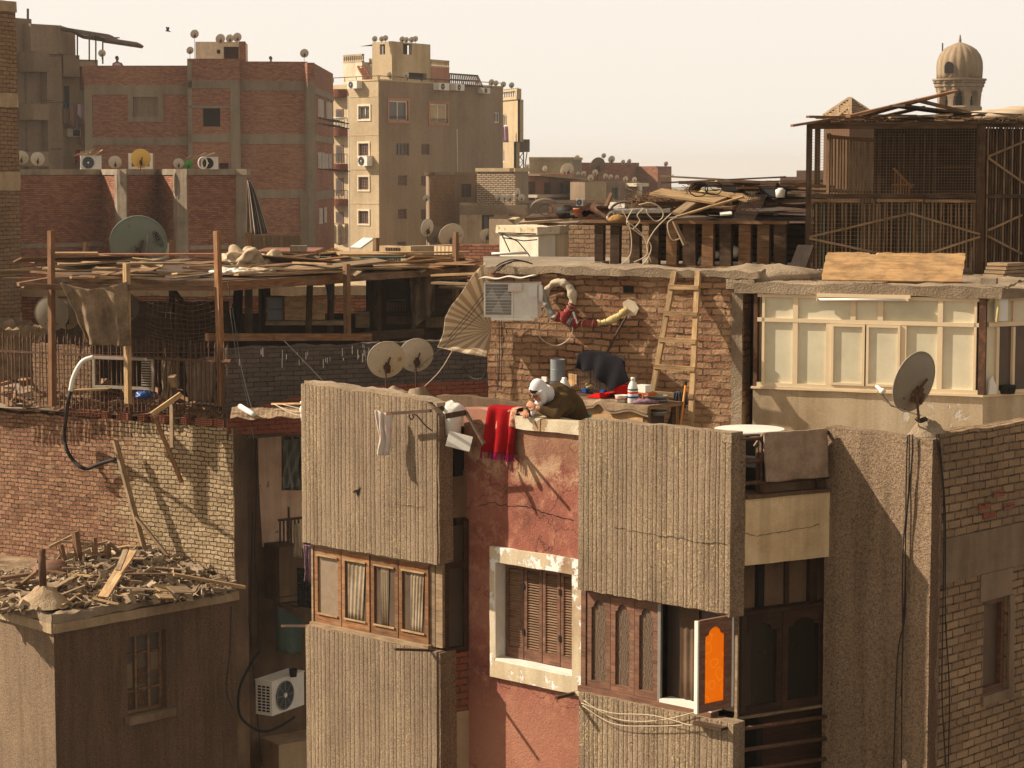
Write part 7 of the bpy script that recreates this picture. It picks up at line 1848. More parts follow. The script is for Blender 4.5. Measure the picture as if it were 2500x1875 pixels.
# air conditioner at the wall's left end
ta=thing('air_conditioner','dusty white air conditioner under a tin sheet at the left end of the ladder wall','air conditioner',at(1245,777,28))
FAC=fr2(1181,27.72,1312,27.6,730); z1,z0=FAC.z(1245,690),FAC.z(1245,775)
b=MB(); b.box(FAC,0,FAC.L,-.3,0,z0,z1); obj('casing',b,M['white_metal'],ta,bevel=.008)
b=MB(); b.box(FAC,.02,FAC.L*.53,.002,.006,z0+.03,z1-.02); gro=obj('fan_opening',b,M['black'],ta)
b=MB(); gw=FAC.L*.53-.02
for i in range(27):b.box(FAC,.02+gw*i/26-.0018,.02+gw*i/26+.0018,.008,.012,z0+.03,z1-.02)
for j in range(11):b.box(FAC,.02,.02+gw,.0125,.016,z0+.03+(z1-z0-.05)*j/10-.002,z0+.03+(z1-z0-.05)*j/10+.002)
for a0,a1,c0_,c1_ in((.005,.025,z0+.01,z1),(.02+gw-.005,.02+gw+.012,z0+.01,z1)):b.box(FAC,a0,a1,.003,.018,c0_,c1_)
obj('fan_grille',b,M['white_metal'],gro)
b=MB(); X=Matrix(((FAC.ds.x,0,FAC.nn.x,0),(FAC.ds.y,0,FAC.nn.y,0),(0,1,0,0),(0,0,0,1))); X.translation=FAC.p(.02+gw/2,.006,(z0+z1)/2)
for k in range(3):
    a=k*2.09; b.prism(FAC,[(.02+gw/2,(z0+z1)/2),(.02+gw/2+.17*cos(a),(z0+z1)/2+.17*sin(a)),(.02+gw/2+.17*cos(a+.9),(z0+z1)/2+.17*sin(a+.9))],.0065,.0075)
obj('fan_blade',b,M['plastic_grey'],gro)
b=MB(); b.box(FAC,FAC.L*.84,FAC.L*.99,.002,.012,z0+.26,z1-.03); b.box(FAC,FAC.L*.84,FAC.L*.92,.013,.018,z0+.29,z1-.06); obj('valve_cover',b,M['plastic_white'],ta)
b=MB(); b.lathe([(.055,0),(.05,.05),(.0,.06)],Matrix.Translation(FAC.p(FAC.L+.0,-.06,z1-.14))@Matrix.Rotation(pi/2,4,'Y')@Matrix.Scale(2.2,4,(1,0,0)),14); obj('cable_cover',b,M['plastic_white'],ta,smooth=True)
b=MB(); b.box(FAC,FAC.L*.46,FAC.L*.72,.02,.026,z1-.11,z1+.0); obj('label_sheet',b,M['towel'],ta)
b=MB(); b.grid(lambda u,v:FAC.p(-.06+(FAC.L-.0)*u,.06-.36*v,z1+.045+.03*u+.012*sin(u*14+v)),30,6,th=.006); obj('tin_sheet',b,M['white_metal'],label='bent tin sheet laid over the ladder wall air conditioner',cat='tin sheet')
b=MB(); b.box(FAC,.1,FAC.L*.95,-.02,.02,z0-.035,z0-.003); obj('bracket',b,M['white_metal'],ta)
# striped fan of cloth tied beside it
b=MB()
inn=[(1184,640),(1186,700),(1188,760),(1190,820),(1192,868)]
out=[(1180,690),(1150,704),(1121,724),(1100,752),(1087,776),(1078,812),(1068,848)]
out=[(1182,688),(1150,706),(1121,724),(1101,748),(1087,775),(1082,815),(1068,848),(1130,862),(1191,872)]
apex=at(1200,806,28.35)
def fanpt(u,v):
    k=u*(len(out)-1); i=min(int(k),len(out)-2); x=out[i][0]+(out[i+1][0]-out[i][0])*(k-i); y=out[i][1]+(out[i+1][1]-out[i][1])*(k-i)
    o_=at(x,y,28.0+.15*sin(u*5))
    p=apex.lerp(o_,v); p.y+=.07*sin(pi*v)+.012*sin(u*60)*v
    return p
out=[(1186,640),(1160,664),(1121,723),(1101,748),(1087,775),(1082,815),(1068,848),(1130,862),(1191,872)]
b.grid(fanpt,64,10,1.0,1.0,th=.006); obj('striped_cloth',b,m_stripes('stripe_fan',c(176,150,118),c(216,194,162),1/15,.5,trans=.15),label='striped beige cloth stretched like a fan left of the air conditioner',cat='cloth',smooth=True)
for k,(x0,y0,x1,y1)in enumerate(((1181,715,1070,850),(1186,722,1066,862),(1180,760,1010,905))):
    cable([at(x0,y0,27.7),at((x0+x1)/2,(y0+y1)/2+4,27.9),at(x1,y1,28.2)],.005,M['cable'],'guy rope crossing before the striped fan cloth','rope','guy ropes at the striped cloth',4,name='rope',seg=4)
# insulated pipe wrapped in rags
def wpts(pts,n=.06):return[FW.p(FW.s(x,y,n),n,FW.z(x,y,n))for x,y in pts]
Z6=lambda pts:[(1000+x*.3797,600+y*.3797)for x,y in pts]
def wrap(pts,r,m,label,name,cat='pipe',jit=0.0,n=.07):
    P=[Vector(p)for p in wpts(Z6(pts),n)]; Q=[]
    for i in range(len(P)-1):
        a,b_,c_,d=P[max(i-1,0)],P[i],P[i+1],P[min(i+2,len(P)-1)]
        for k in range(6):
            u=k/6; Q.append(.5*((2*b_)+(c_-a)*u+(2*a-5*b_+4*c_-d)*u*u+(3*b_-a-3*c_+d)*u**3))
    Q.append(P[-1]); q=MB(); q.tube(Q,[r*(1+jit*noise.noise(p*14))for p in Q],12)
    if jit:q.jitter(.014,5,22)
    o=obj(name,q,M[m],label=label,cat=cat,smooth=True)
    if name=='rag_wrap':
        q=MB()
        for i in range(2,len(Q)-1,4):
            d=(Q[i+1]-Q[i]).normalized(); x=d.orthogonal().normalized(); y=d.cross(x)
            q.tube([Q[i]+(x*cos(a*pi/6)+y*sin(a*pi/6))*r*1.06+d*.012*sin(a*pi/6)for a in range(13)],.005,4,False)
        parts('twine',q,M['cable_pale'],o)
    return o
wrap([(1046,380),(1050,330),(1030,275),(985,238),(930,240),(890,275),(872,320)],.046,'foam_pipe','thick beige foam pipe looped on the ladder wall','foam_pipe',jit=.5)
wrap([(850,285),(868,345),(890,400),(915,445),(945,470)],.05,'steel','silvery taped pipe running down from the air conditioner','taped_pipe',jit=.5,n=.1)
wrap([(940,448),(975,470),(1005,440),(1030,400),(1044,370)],.042,'rag_red','red rag wrapped round the lower end of the foam loop','rag_wrap','rag',.9,.085)
wrap([(985,470),(1030,485),(1075,492),(1110,500),(1160,500),(1210,500)],.042,'rag_red','red and pink rags bound along the hanging pipe','rag_wrap','rag',1.3,.08)
wrap([(1020,478),(1040,486),(1060,490)],.048,'plastic_blue','narrow blue rag tied between the red rags','rag_wrap','rag',.6,.085)
wrap([(1212,498),(1260,490),(1310,470),(1350,445),(1400,408)],.038,'rag_yellow','pale yellow rag wound on the pipe up to the wall hole','rag_wrap','rag',.5,.06)
wrap([(1052,425),(1062,460),(1078,500)],.014,'plastic_white','thin white tube dangling inside the foam loop','tube',n=.13)
wrap([(805,460),(815,540),(855,605),(935,642),(1000,620),(1040,575),(1050,520)],.007,'cable_pale','thin pale drain hose looping under the air conditioner','drain_hose','hose',n=.1)
wrap([(1395,455),(1330,570),(1268,690)],.016,'iron','thin iron rod leaning from the pipe hole to the black cover','iron_rod','rod',n=.1)
for k,(x,ya,yb)in enumerate(((575,480,925),(590,480,925),(566,700,930),(598,520,720))):
    wrap([(x,ya),(x+3,(ya+yb)/2),(x-2,yb)],.005,'cable','thin cable running down the left end of the ladder wall','cable','cable',n=.05)['group']='cables at the left end of the ladder wall'
# ladder
t=thing('ladder','tall wooden ladder leaning on the brick roof house wall','ladder',at(1640,1140,26.2))
def lad(x0,y0,x1,y1):
    top=FW.p(FW.s(x0,y0,.1),.1,FW.z(x0,y0,.1)); d=.75
    bot=FW.p(FW.s(x1,y1,d),d,FW.z(x1,y1,d)); return top,bot
lt,lb_=lad(1647,663,1579,1036); rt_,rb=lad(1704,664,1686,1047)
for(p,q_)in((lt,lb_),(rt_,rb)):
    e=p+(q_-p)*1.18; b=MB(); b.bar(e,p,.062,.06,up=FW.nn); obj('rail',b,M['wood_pale'],t,bevel=.01)
for y in(702,767,832,898,963,1030):
    k=(y-664)/(1040-664); b=MB(); b.bar(lt.lerp(lb_,k)-FW.ds*.03+FW.nn*.035,rt_.lerp(rb,k)+FW.ds*.03+FW.nn*.035,.055,.045,up=FW.nn); obj('rung',b,M['wood_pale'],t,bevel=.008)
b=MB(); pr=lad(1640,963,1640,963)
drape([(1646,958),(1664,954),(1666,1046),(1628,1050)],26.25,'dark grey cloth hung over a low ladder rung','grey_cloth',14,10,.06,8,.015)
drape([(1664,954),(1676,958),(1680,985),(1672,1000)],26.2,'dark grey cloth tail behind the orange broom stick','grey_cloth',8,8,.04,8,.012)
b=MB(); b.tube([at(1657,1065,25.9),at(1674,940,26.0)],.014,8); o=obj('broom_stick',b,m_plain('orange_stick',c(206,130,44),.5),label='orange broom stick leaning beside the dark grey cloth',cat='broom',smooth=True)
b=MB(); b.tube([at(1674,940,26.0),at(1675,931,26.0)],.017,8); obj('tip',b,M['black'],o)
# ================================================================== yellow windowed room
t=thing('glazed_roof_room','roof room glazed with cream framed frosted panes under a cement slab','house',at(2120,1060,27))
FY=fr2(1838,26.95,2400,25.9,957)
zs=FY.z(2100,958); zt2=FY.z(2100,722)
b=MB(); b.rbox(FY,-.0,FY.L,-.16,0,FLZ,zs,seg=.12,amp=.005); obj('base_wall',b,M['plaster_pale'],t)
b=MB(); b.rbox(FY,-.02,FY.L+.01,-.16,.03,zs+.002,zs+.025,seg=.1,amp=.004); obj('sill',b,M['cream_paint'],t)
FY2=Fr(tuple(FY.p(FY.L,0,0)[:2]),tuple((FY.p(FY.L,0,0)+Vector((.88,.47,0))*2.5)[:2]))
b=MB(); b.rbox(FY2,0.002,FY2 .L,-.16,0,FLZ,zs-.002,seg=.14,amp=.005); obj('base_wall',b,M['plaster_pale'],t)
b=MB(); b.box(FY2,0,FY2 .L,-.14,.02,zs+.001,zs+.024); obj('sill',b,M['cream_paint'],t)
R1=lambda x,y:(1660+x*.3797,640+y*.3797)
n0,n1=-.045,.012
def fx(x):return FY.s(*R1(x,400),-.03)
def fz(y):return FY.z(*R1(1200,y),-.03)
b=MB(); zb_=zs+.028
b.box(FY,0.05,FY.L-.02,n0,n1,zb_,zb_+.05); b.box(FY,.05,FY.L-.02,n0,n1,fz(398),fz(372)); b.box(FY,.05,FY.L-.02,n0,n1,zt2-.04,zt2)
b.box(FY,fx(533),fx(550),n0,n1,zb_+.05,zt2-.04); b.box(FY,fx(1895),fx(1912),n0,n1,zb_+.05,zt2-.04)
for x0,x1 in((731,763),(945,978),(1425,1462),(1660,1694)):b.box(FY,fx(x0),fx(x1),n0+.003,n1-.003,zb_+.051,fz(398)-.001)
for x0,x1 in((731,763),(1100,1134),(1275,1310),(1660,1694)):b.box(FY,fx(x0),fx(x1),n0+.003,n1-.003,fz(372)+.001,zt2-.041)
obj('window_frame',b,M['cream_paint'],t,bevel=.004)
for lo,hi,ya,yb in((550,731,800,400),(763,945,800,400),(1462,1660,820,410),(1694,1895,830,415),(550,731,368,215),(763,1100,368,215),(1134,1275,370,215),(1310,1660,372,215),(1694,1895,375,215)):
    za=zb_+.045 if ya>=800 else fz(380); zbb=fz(390)if ya>=800 else zt2-.03
    b=MB(); b.box(FY,fx(lo)-.01,fx(hi)+.01,n0+.012,n0+.024,za,zbb); obj('pane',b,M['frosted'],t)
for lo,hi in((980,1196),(1206,1424)):
    a0,a1=fx(lo),fx(hi); za,zbb=zb_+.052,fz(400)
    q=MB(); q.box(FY,a0,a0+.03,n1-.04,n1+.012,za,zbb); q.box(FY,a1-.03,a1,n1-.04,n1+.012,za,zbb); q.box(FY,a0+.03,a1-.03,n1-.04,n1+.012,za,za+.03); q.box(FY,a0+.03,a1-.03,n1-.04,n1+.012,zbb-.03,zbb)
    w_=obj('sliding_window',q,M['cream_paint'],t,bevel=.003)
    q=MB(); q.box(FY,a0+.025,a1-.025,n1-.028,n1-.012,za+.025,zbb-.025); obj('pane',q,M['frosted'],w_)
b=MB(); b.box(FY,-.0,.045,-.1,-.0,zs+.026,zt2); obj('rusty_post',b,M['rust'],t)
b=MB(); b.box(FY,FY.L-.06,FY.L+.02,-.06,.02,zs+.026,zt2); obj('rusty_post',b,M['rust'],t)
# second face
def gx(x):return FY2 .s(*R1(x,400),-.03)
b=MB(); ze=zs+.026
b.box(FY2,.06,2.4,n0,n1,ze,ze+.04); b.box(FY2,.06,2.4,n0,n1,FY2 .z(2440,797),FY2 .z(2440,786)); b.box(FY2,.06,2.4,n0,n1,zt2-.04,zt2)
b.box(FY2,gx(2025),gx(2042),n0,n1,ze+.04,FY2 .z(2440,798)); b.box(FY2,gx(2128),gx(2142),n0,n1+.005,ze+.041,FY2 .z(2440,799)); b.box(FY2,gx(2128),gx(2136),n0,n1-.004,FY2 .z(2440,785),zt2-.041); obj('window_frame',b,M['cream_paint'],t)
b=MB(); b.box(FY2,.06,gx(2030),n0+.01,n0+.02,ze,zt2); b.box(FY2,gx(2030),2.4,n0+.01,n0+.02,FY2 .z(2440,792),zt2); obj('pane',b,M['frosted'],t)
b=MB(); b.box(FY2,gx(2042),2.4,n0+.011,n0+.021,ze,FY2 .z(2440,792)); obj('brown_pane',b,M['glass_brown'],t)
b=MB(); b.box(FY,.02,FY.L-.03,-1.2,-1.1,FLZ,zt2); b.box(FY,-.0,.05,-2.5,-.165,FLZ,zt2); obj('back_wall',b,M['plaster_beige'],t)
# slab
zsl=FY.z(2100,716)
SL=Fr(tuple(FY.p(-.35,.045,0)[:2]),tuple(FY.p(FY.L+.2,.045,0)[:2]))
b=MB(); DK2=SL.z(2100,690)
b.rbox(SL,.12,SL.L,-3.6,0,zt2+.003,DK2,seg=.09,amp=.02,top=.04,freq=4); obj('roof_slab',b,M['concrete_rough'],t)
b=MB(); b.rbox(SL,-.0,.35,-.5,-.06,zt2+.05,DK2+.02,seg=.07,amp=.02,top=.04,freq=4,seed=4); obj('slab_end',b,M['concrete_rough'],t)
SL2=Fr(tuple(SL.p(SL.L,-.05,0)[:2]),tuple((SL.p(SL.L,-.05,0)+Vector((.88,.47,0))*3)[:2]))
b=MB(); b.rbox(SL2,0,3,-3,-.02,zt2+.006,DK2-.02,seg=.12,amp=.02,top=.04); obj('roof_slab',b,M['concrete_rough'],t)
# dark recess beside the ladder wall
b=MB(); fq=fr2(1806,27.9,1850,27.75,900); b.box(fq,-.3,fq.L+.3,-.1,0,FLZ,zt2+.1); obj('recess_wall',b,M['plaster_dark'],t)
# fluorescent lamp
ta=thing('tube_lamp','long white fluorescent lamp under the cement slab','lamp',FY.p(fx(1190),.05,FY.z(2100,733)))
b=MB(); b.box(FY,fx(890),fx(1490),.01,.07,FY.z(2100,727,.05),FY.z(2100,718.5,.05)); obj('housing',b,M['cream_paint'],ta,bevel=.004)
b=MB(); b.tube([FY.p(fx(900),.06,FY.z(2000,731,.06)),FY.p(fx(1470),.06,FY.z(2215,732,.06))],.016,10); obj('tube',b,M['plastic_white'],ta,smooth=True)
b=MB(); b.box(FY,fx(890),fx(897),.03,.085,FY.z(2000,735,.06),FY.z(2000,727.5,.06)); b.box(FY,fx(1470),fx(1480),.03,.085,FY.z(2215,735,.06),FY.z(2215,727.5,.06)); obj('end_cap',b,M['cream_paint'],ta)
# small things at the right end
b=MB(); b.box(FY2,.12,.26,.03,.1,FY2 .z(2415,783),FY2 .z(2415,728)); o=obj('switch_box',b,M['plastic_white'],label='small white wall box with a yellow cord at the right end of the glazed room',cat='box')
b=MB(); b.tube([FY2 .p(.08,.1,FY2 .z(2405,720)),FY2 .p(.1,.12,FY2 .z(2405,750)),FY2 .p(.09,.11,FY2 .z(2405,785))],.02,6); obj('cord',b,M['rag_yellow'],o)
b=MB(); b.prism(FY2,[(.05,zs+.03),(.16,zs+.03),(.17,zs+.1),(.1,zs+.25),(.06,zs+.2)],.02,.05); obj('paper_bag',b,M['plastic_white'],label='crumpled white paper bag on the sill at the right window corner',cat='bag')
b=MB(); b.lathe([(.09,0),(.11,.08),(.1,.1),(0,.1)],Matrix.Translation(FY2 .p(.34,.02,zs+.028)),16); obj('bowl',b,M['black'],label='dark bowl on the sill at the right window corner',cat='bowl')
b=MB(); b.rbox(SL,SL.L-.28,SL.L-.1,-.3,-.18,DK2+.0,DK2+.07,seg=.05,amp=.006); obj('brick',b,M['concrete'],label='single brick lying on the slab edge at the right',cat='brick')
# plywood
ply=MB(); Yp=26.6
A,B,C_,D_=at(2019,617,Yp+.3),at(2357,620,Yp+.3),at(2347,689,Yp),at(2005,684,Yp)
def pp(u,v):
    p=A.lerp(B,u).lerp(D_.lerp(C_,u),v)
    if v<.01:p.z+=.012*noise.noise(p*9)-(.03 if.3<u<.36 else 0)
    if u<.01 or u>.99:p+=Vector((.02*noise.noise(p*16),0,0))
    return p
ply.grid(pp,60,14,1.6,.33,th=.02); obj('plywood_board',ply,M['ply'],label='big bright plywood board leaning before the wire cage',cat='plywood')
# ================================================================== pigeon loft cage
t=thing('pigeon_loft','tall dark pigeon loft of laths and wire mesh on the roof','pigeon loft',at(2190,675,29))
FP_=fr2(1968,29.1,2402,28.7,500)
z0,zm,z1=FP_.z(2200,672),FP_.z(2200,479),FP_.z(2200,303)
L=FP_.L; dpt=2.4
for s,w in((.03,.075),(L-.04,.1)):
    for n in(0,-dpt):
        b=MB(); b.bar(FP_.p(s,n-.04,z0-.02),FP_.p(s,n-.04,z1),w,.08,up=FP_.nn); obj('post',b,M['wood_dark'],t,bevel=.005)
for z,h in((z1-.03,.06),(zm,.055),(z0+.03,.05)):
    b=MB(); b.bar(FP_.p(.07,.0,z),FP_.p(L-.1,.0,z),.05,h); obj('rail',b,M['wood_dark'],t,bevel=.004)
for s0,s1,z in((.07,L*.31,zm-.06),(L*.4,L*.66,zm-.055),(L*.67,L-.1,zm-.06)):
    b=MB(); b.bar(FP_.p(s0,.03,z),FP_.p(s1,.03,z),.03,.04); obj('batten',b,M['wood_brown'],t)
b=MB(); b.box(FP_,0,L,-dpt,-.05,z0-.04,z0); obj('floor',b,M['wood_black'],t)
r_=random.Random(9)
LM=m_wood('lath',c(96,76,56),c(156,128,96),.4); LM2=m_wood('lath_green',c(84,94,80),c(128,134,112),.3)
lath=[0]
k=44
for i in range(k):
    s=.09+(L-.2)*i/(k-1);
    if r_.random()<.06:continue
    b=MB(); w=r_.uniform(.014,.024); b.bar(FP_.p(s,-.03,z0+.06),FP_.p(s+r_.uniform(-.012,.012),-.03,zm-.04-r_.choice([0,0,0,.03,.06])),w,.014,up=FP_.nn); obj('lath',b,LM2 if r_.random()<.16 else LM,t)
for x0,y0,x1,y1 in((1976,579,2222,521),(2222,521,2393,572),(1976,582,2145,618),(2275,616,2393,578)):
    b=MB(); b.bar(FP_.p(FP_.s(x0,y0,.03),.03,FP_.z(x0,y0,.03)),FP_.p(FP_.s(x1,y1,.03),.03,FP_.z(x1,y1,.03)),.028,.018,up=FP_.nn); obj('brace',b,LM,t)
# wire mesh over front (thin wire net)
def net(f,s0,s1,za,zb,n,cell,r,name,par,m):
    q=MB(); ks=int((s1-s0)/cell); kz=int((zb-za)/cell)
    for i in range(ks+1):
        s=s0+(s1-s0)*i/ks; q.bar(f.p(s,n,za),f.p(s,n,zb),r,r,up=f.nn)
    for j in range(kz+1):
        z=za+(zb-za)*j/kz; q.bar(f.p(s0,n,z),f.p(s1,n,z),r,r,up=f.nn)
    return obj(name,q,m,par)
net(FP_,.07,L-.1,zm,z1-.05,.012,.036,.003,'wire_net',t,M['wire']); net(FP_,.07,L-.1,z0,zm,.012,.05,.003,'wire_net',t,M['wire'])
# interior
b=MB(); b.box(FP_,.62*L,L-.02,-dpt,-dpt+.05,z0,z1); b.box(FP_,.36*L,.62*L,-dpt,-dpt+.04,z0,z1); b.box(FP_,0,.36*L,-dpt,-dpt+.04,z0,zm-.06); obj('back_wall',b,M['wood_black'],t)
for i in range(15):
    s=.115*L+(.25*L)*i/14; b=MB(); b.bar(FP_.p(s,-.9,zm-.1),FP_.p(s+r_.uniform(-.01,.01),-.9,z1-.16),.026,.014,up=FP_.nn); obj('inner_lath',b,LM,t)
b=MB(); b.bar(FP_.p(.1*L,-.88,z1-.14),FP_.p(.38*L,-.88,z1-.2),.03,.05); b.bar(FP_.p(.11*L,-.88,zm),FP_.p(.11*L,-.88,z1-.1),.045,.03); obj('inner_frame',b,M['wood_brown'],t)
for i in range(9):
    s=.4*L+(.3*L)*i/8; b=MB(); b.bar(FP_.p(s,-1.5,z0+.1),FP_.p(s+r_.uniform(-.02,.02),-1.5,z1-.1),.025,.015,up=FP_.nn); obj('inner_lath',b,M['wood_dark'],t)
for(a,za,bb,zb2)in((.5,.35,.62,.02),(.49,.33,.5,.0),(.58,.3,.6,.02)):
    pass
b=MB()
for i in range(6):s=L*(.5+.016*i); b.bar(FP_.p(s,-.5,zm+.02),FP_.p(s,-.5,zm+.34-.04*i),.02,.012,up=FP_.nn)
b.bar(FP_.p(L*.49,-.49,zm+.36),FP_.p(L*.6,-.49,zm+.1),.03,.015,up=FP_.nn); b.bar(FP_.p(L*.48,-.49,zm+.14),FP_.p(L*.61,-.49,zm+.14),.03,.015,up=FP_.nn); obj('small_gate',b,M['wood_orange'],t)
b=MB(); b.box(FP_,.72*L,L-.06,-1.2,-.6,zm+.02,zm+.05); b.box(FP_,.72*L,L-.06,-1.2,-.6,zm+.36,zm+.39); b.box(FP_,.72*L,.735*L,-1.2,-.6,zm+.051,z1-.06); obj('nest_shelf',b,M['wood_dark'],t)
# right side, receding
FP2=Fr(tuple(FP_.p(L-.0,.0,0)[:2]),tuple((FP_.p(L,0,0)+Vector((.86,.51,0))*2.2)[:2]))
for i in range(46):
    s=.06+2.1*i/45; b=MB(); b.bar(FP2 .p(s,-.01,z0+.03),FP2 .p(s+r_.uniform(-.01,.01),-.01,z1-.01),.024,.014,up=FP2 .nn); obj('lath',b,M['wood_dark']if i%3 else LM,t)
b=MB(); b.box(FP2,.05,2.2,-.3,-.25,z0,z1-.05); obj('back_wall',b,M['wood_black'],t)
for z in(z1-.02,zm,z0+.04):b=MB(); b.bar(FP2 .p(0.02,.02,z),FP2 .p(2.2,.02,z),.03,.05); obj('rail',b,M['wood_dark'],t)
for y0,y1,x0,x1 in((383,345,2412,2500),(385,448,2412,2500),(562,525,2412,2495),(577,620,2412,2495)):
    b=MB(); b.bar(FP2 .p(FP2 .s(x0,y0,.03),.03,FP2 .z(x0,y0,.03)),FP2 .p(FP2 .s(x1,y1,.03),.03,FP2 .z(x1,y1,.03)),.028,.018,up=FP2 .nn); obj('brace',b,LM,t)
# roof: boards in disarray
b=MB(); b.box(FP_,-.02,L+.4,-dpt,.04,z1+.002,z1+.03); obj('roof_deck',b,M['wood_dark'],t)
RG='boards on top of the pigeon loft'
def rb_(x0,y0,x1,y1,Y0,Y1,w,th,m,lb,grp=None):
    q=MB(); q.bar(at(x0,y0,Y0),at(x1,y1,Y1),w,th); return obj('plank',q,M[m],label=lb,cat='plank',group=grp,bevel=.003)
rb_(1933,307,2055,287,28.8,29.3,.05,.03,'wood_brown','thin lath jutting left from the pigeon loft roof corner'); rb_(1972,285,2270,289,28.9,29.6,.09,.03,'wood_brown','long flat board along the front of the pigeon loft roof')
rb_(2070,284,2335,222,28.9,29.6,.11,.03,'wood_orange','long board sloping up over the pigeon loft roof'); rb_(2100,286,2338,220,29.2,30,.07,.04,'wood_dark','dark beam sloping up beside the long roof board of the loft')
rb_(2190,258,2370,282,29,29.5,.35,.03,'wood_dark','broad dark board sloping right on the pigeon loft roof'); rb_(2235,244,2400,284,29.6,29.5,.25,.04,'wood_brown','brown board sloping down to the right on the loft roof'); rb_(2150,286,2255,262,29.5,30,.06,.04,'wood_dark','short dark beam propping the boards on the loft roof')
for i in range(26):
    s=r_.uniform(.1,L+.3); n=r_.uniform(-1.8,-.05); a=r_.uniform(-.5,.5)+r_.choice([0,0,1.2]); ln=r_.uniform(.4,1.3); d=FP_.ds*cos(a)+FP_.nn*sin(a)+Vector((0,0,r_.uniform(-.06,.06)))
    p=FP_.p(s,n,z1+.05+.1*r_.random()**2); q=MB(); q.bar(p-d*ln/2,p+d*ln/2,r_.uniform(.05,.16),.02); obj('plank',q,M[r_.choice(['wood_dark','wood_brown','wood_grey','wood_dark'])],label='loose dark board on top of the pigeon loft',cat='plank',group=RG)
b=MB()
for i in range(500):
    p=FP_.p(r_.uniform(.2,L+1.2),r_.uniform(-1.5,0),z1+.04+.05*r_.random()); d=Vector((r_.uniform(-1,1),r_.uniform(-1,1),r_.uniform(-.2,.5)))*r_.uniform(.04,.12); b.bar(p-d,p+d,.008,.006)
obj('twigs',b,M['twigs'],kind='stuff',label='twigs and straw over the pigeon loft roof')
b=MB(); b.ball(at(2440,286,29.4),(.5,.5,.1),jit=.4); b.ball(at(2490,282,29.6),(.35,.4,.12),jit=.4,seed=5); obj('sack',b,M['tarp'],label='flat grey sack at the right end of the loft roof',cat='sack',smooth=True)
# things round the loft's foot
rb_(1945,690-30,1968,600,28.6,28.9,.22,.03,'wood_black','dark board leaning at the left foot of the pigeon loft')
b=MB(); f=fr2(2455,28.2,2500,28.5,660)
for i in range(4):b.box(f,-.05+.03*i,.5,-.3,0,f.z(2480,676-i*9),f.z(2480,669-i*9))
obj('block_pile',b,M['wood_grey'],label='pile of grey boards at the right foot of the pigeon loft',cat='boards')
# louvred skylight behind
t=thing('louvred_skylight','wooden pyramid skylight with louvres behind the pigeon loft','skylight',at(2070,400,41))
f=fr2(2016,40.6,2066,40,300); fB=None
A_,B_,C_=at(2012,282,41.2),at(2074,240,42),at(2140,284,41.6); D_=at(2074,290,40.3)
b=MB(); b.quad([A_,D_,B_]); b.quad([D_,C_,B_]); E_=A_+C_-D_; b.quad([C_,E_,B_]); b.quad([E_,A_,B_]); obj('roof',b,M['wood_brown'],t)
b=MB()
for P0,P1 in((A_,D_),(D_,C_)):
    for i in range(1,9):b.bar(P0 .lerp(B_,i/9)+Vector((0,-.03,0)),P1 .lerp(B_,i/9)+Vector((0,-.03,0)),.05,.03)
obj('louvre',b,M['wood_grey'],t)
b=MB()
for P0,P1 in((A_,B_),(D_,B_),(C_,B_),(A_,D_),(D_,C_),(A_.lerp(D_,.5),A_.lerp(B_,.5)),(A_.lerp(D_,.5),D_.lerp(B_,.6))):b.bar(P0+Vector((0,-.05,0)),P1+Vector((0,-.05,0)),.07,.05)
obj('rafter',b,M['wood_grey'],t)
b=MB(); mid=[p.copy()for p in(A_,D_,C_,E_)]
for i in range(4):
    p,q_=mid[i],mid[(i+1)%4]; b.quad([Vector((p.x,p.y,14)),Vector((q_.x,q_.y,14)),q_,p])
obj('turret',b,M['wood_brown'],t)
# ================================================================== lumber shelf between white block and loft
t=thing('lumber_rack','low rack of upright pallet boards under a beam, heaped with lumber','rack',at(1700,645,31.5))
FL_=fr2(1412,32.2,1975,31.0,600)
zb0,zb1=FL_.z(1700,645),FL_.z(1700,547)
for x0,x1 in((1451,1472),(1490,1512),(1537,1561),(1583,1607),(1626,1652),(1666,1697),(1713,1740),(1757,1785),(1803,1832),(1848,1877),(1889,1918)):
    b=MB(); b.box(FL_,FL_.s(x0,600),FL_.s(x1,600),-.12,0,zb0-.02,zb1); b.jitter(.012,x0,2); obj('upright',b,M['wood_dark']if x0%3 else M['wood_brown'],t,bevel=.004)
    b=MB(); b.box(FL_,FL_.s(x0-12,640),FL_.s(x1+10,640),-.3,.04,zb0-.045,zb0-.022); obj('foot',b,M['wood_brown'],t)
b=MB(); b.bar(FL_.p(.05,.0,zb1+.025),FL_.p(FL_.L-.3,.0,zb1+.03),.1,.045); obj('beam',b,M['wood_brown'],t,bevel=.004)
b=MB(); b.box(FL_,.2,FL_.L,-2.0,-.02,zb1+.05,zb1+.08); obj('deck',b,M['wood_dark'],t)
b=MB(); b.box(FL_,FL_.s(1535,600),FL_.L,-1.0,-.95,zb0,zb1); obj('back_wall',b,M['wood_black'],t)
b=MB()
for i in range(6):b.bar(FL_.p(FL_.s(1540,600),-.9,zb0+.06+.09*i),FL_.p(FL_.L,-.9,zb0+.06+.09*i+r_.uniform(-.02,.02)),.02,.06)
obj('back_slats',b,M['wood_dark'],t)
for x,y,r,lb in((1714,634,.05,'white round pot lid lying left under the lumber rack'),(1750,622,.055,'white ball standing between the rack uprights'),(1790,615,.09,'pale round bowl deep between the rack uprights')):
    b=MB(); p=FL_.p(FL_.s(x,y,-.2),-.2,FL_.z(x,y,-.2)); b.ball(p,r); obj('white_pot',b,M['plastic_white'],label=lb,cat='pot',smooth=True)
LG='lumber heaped on the rack'
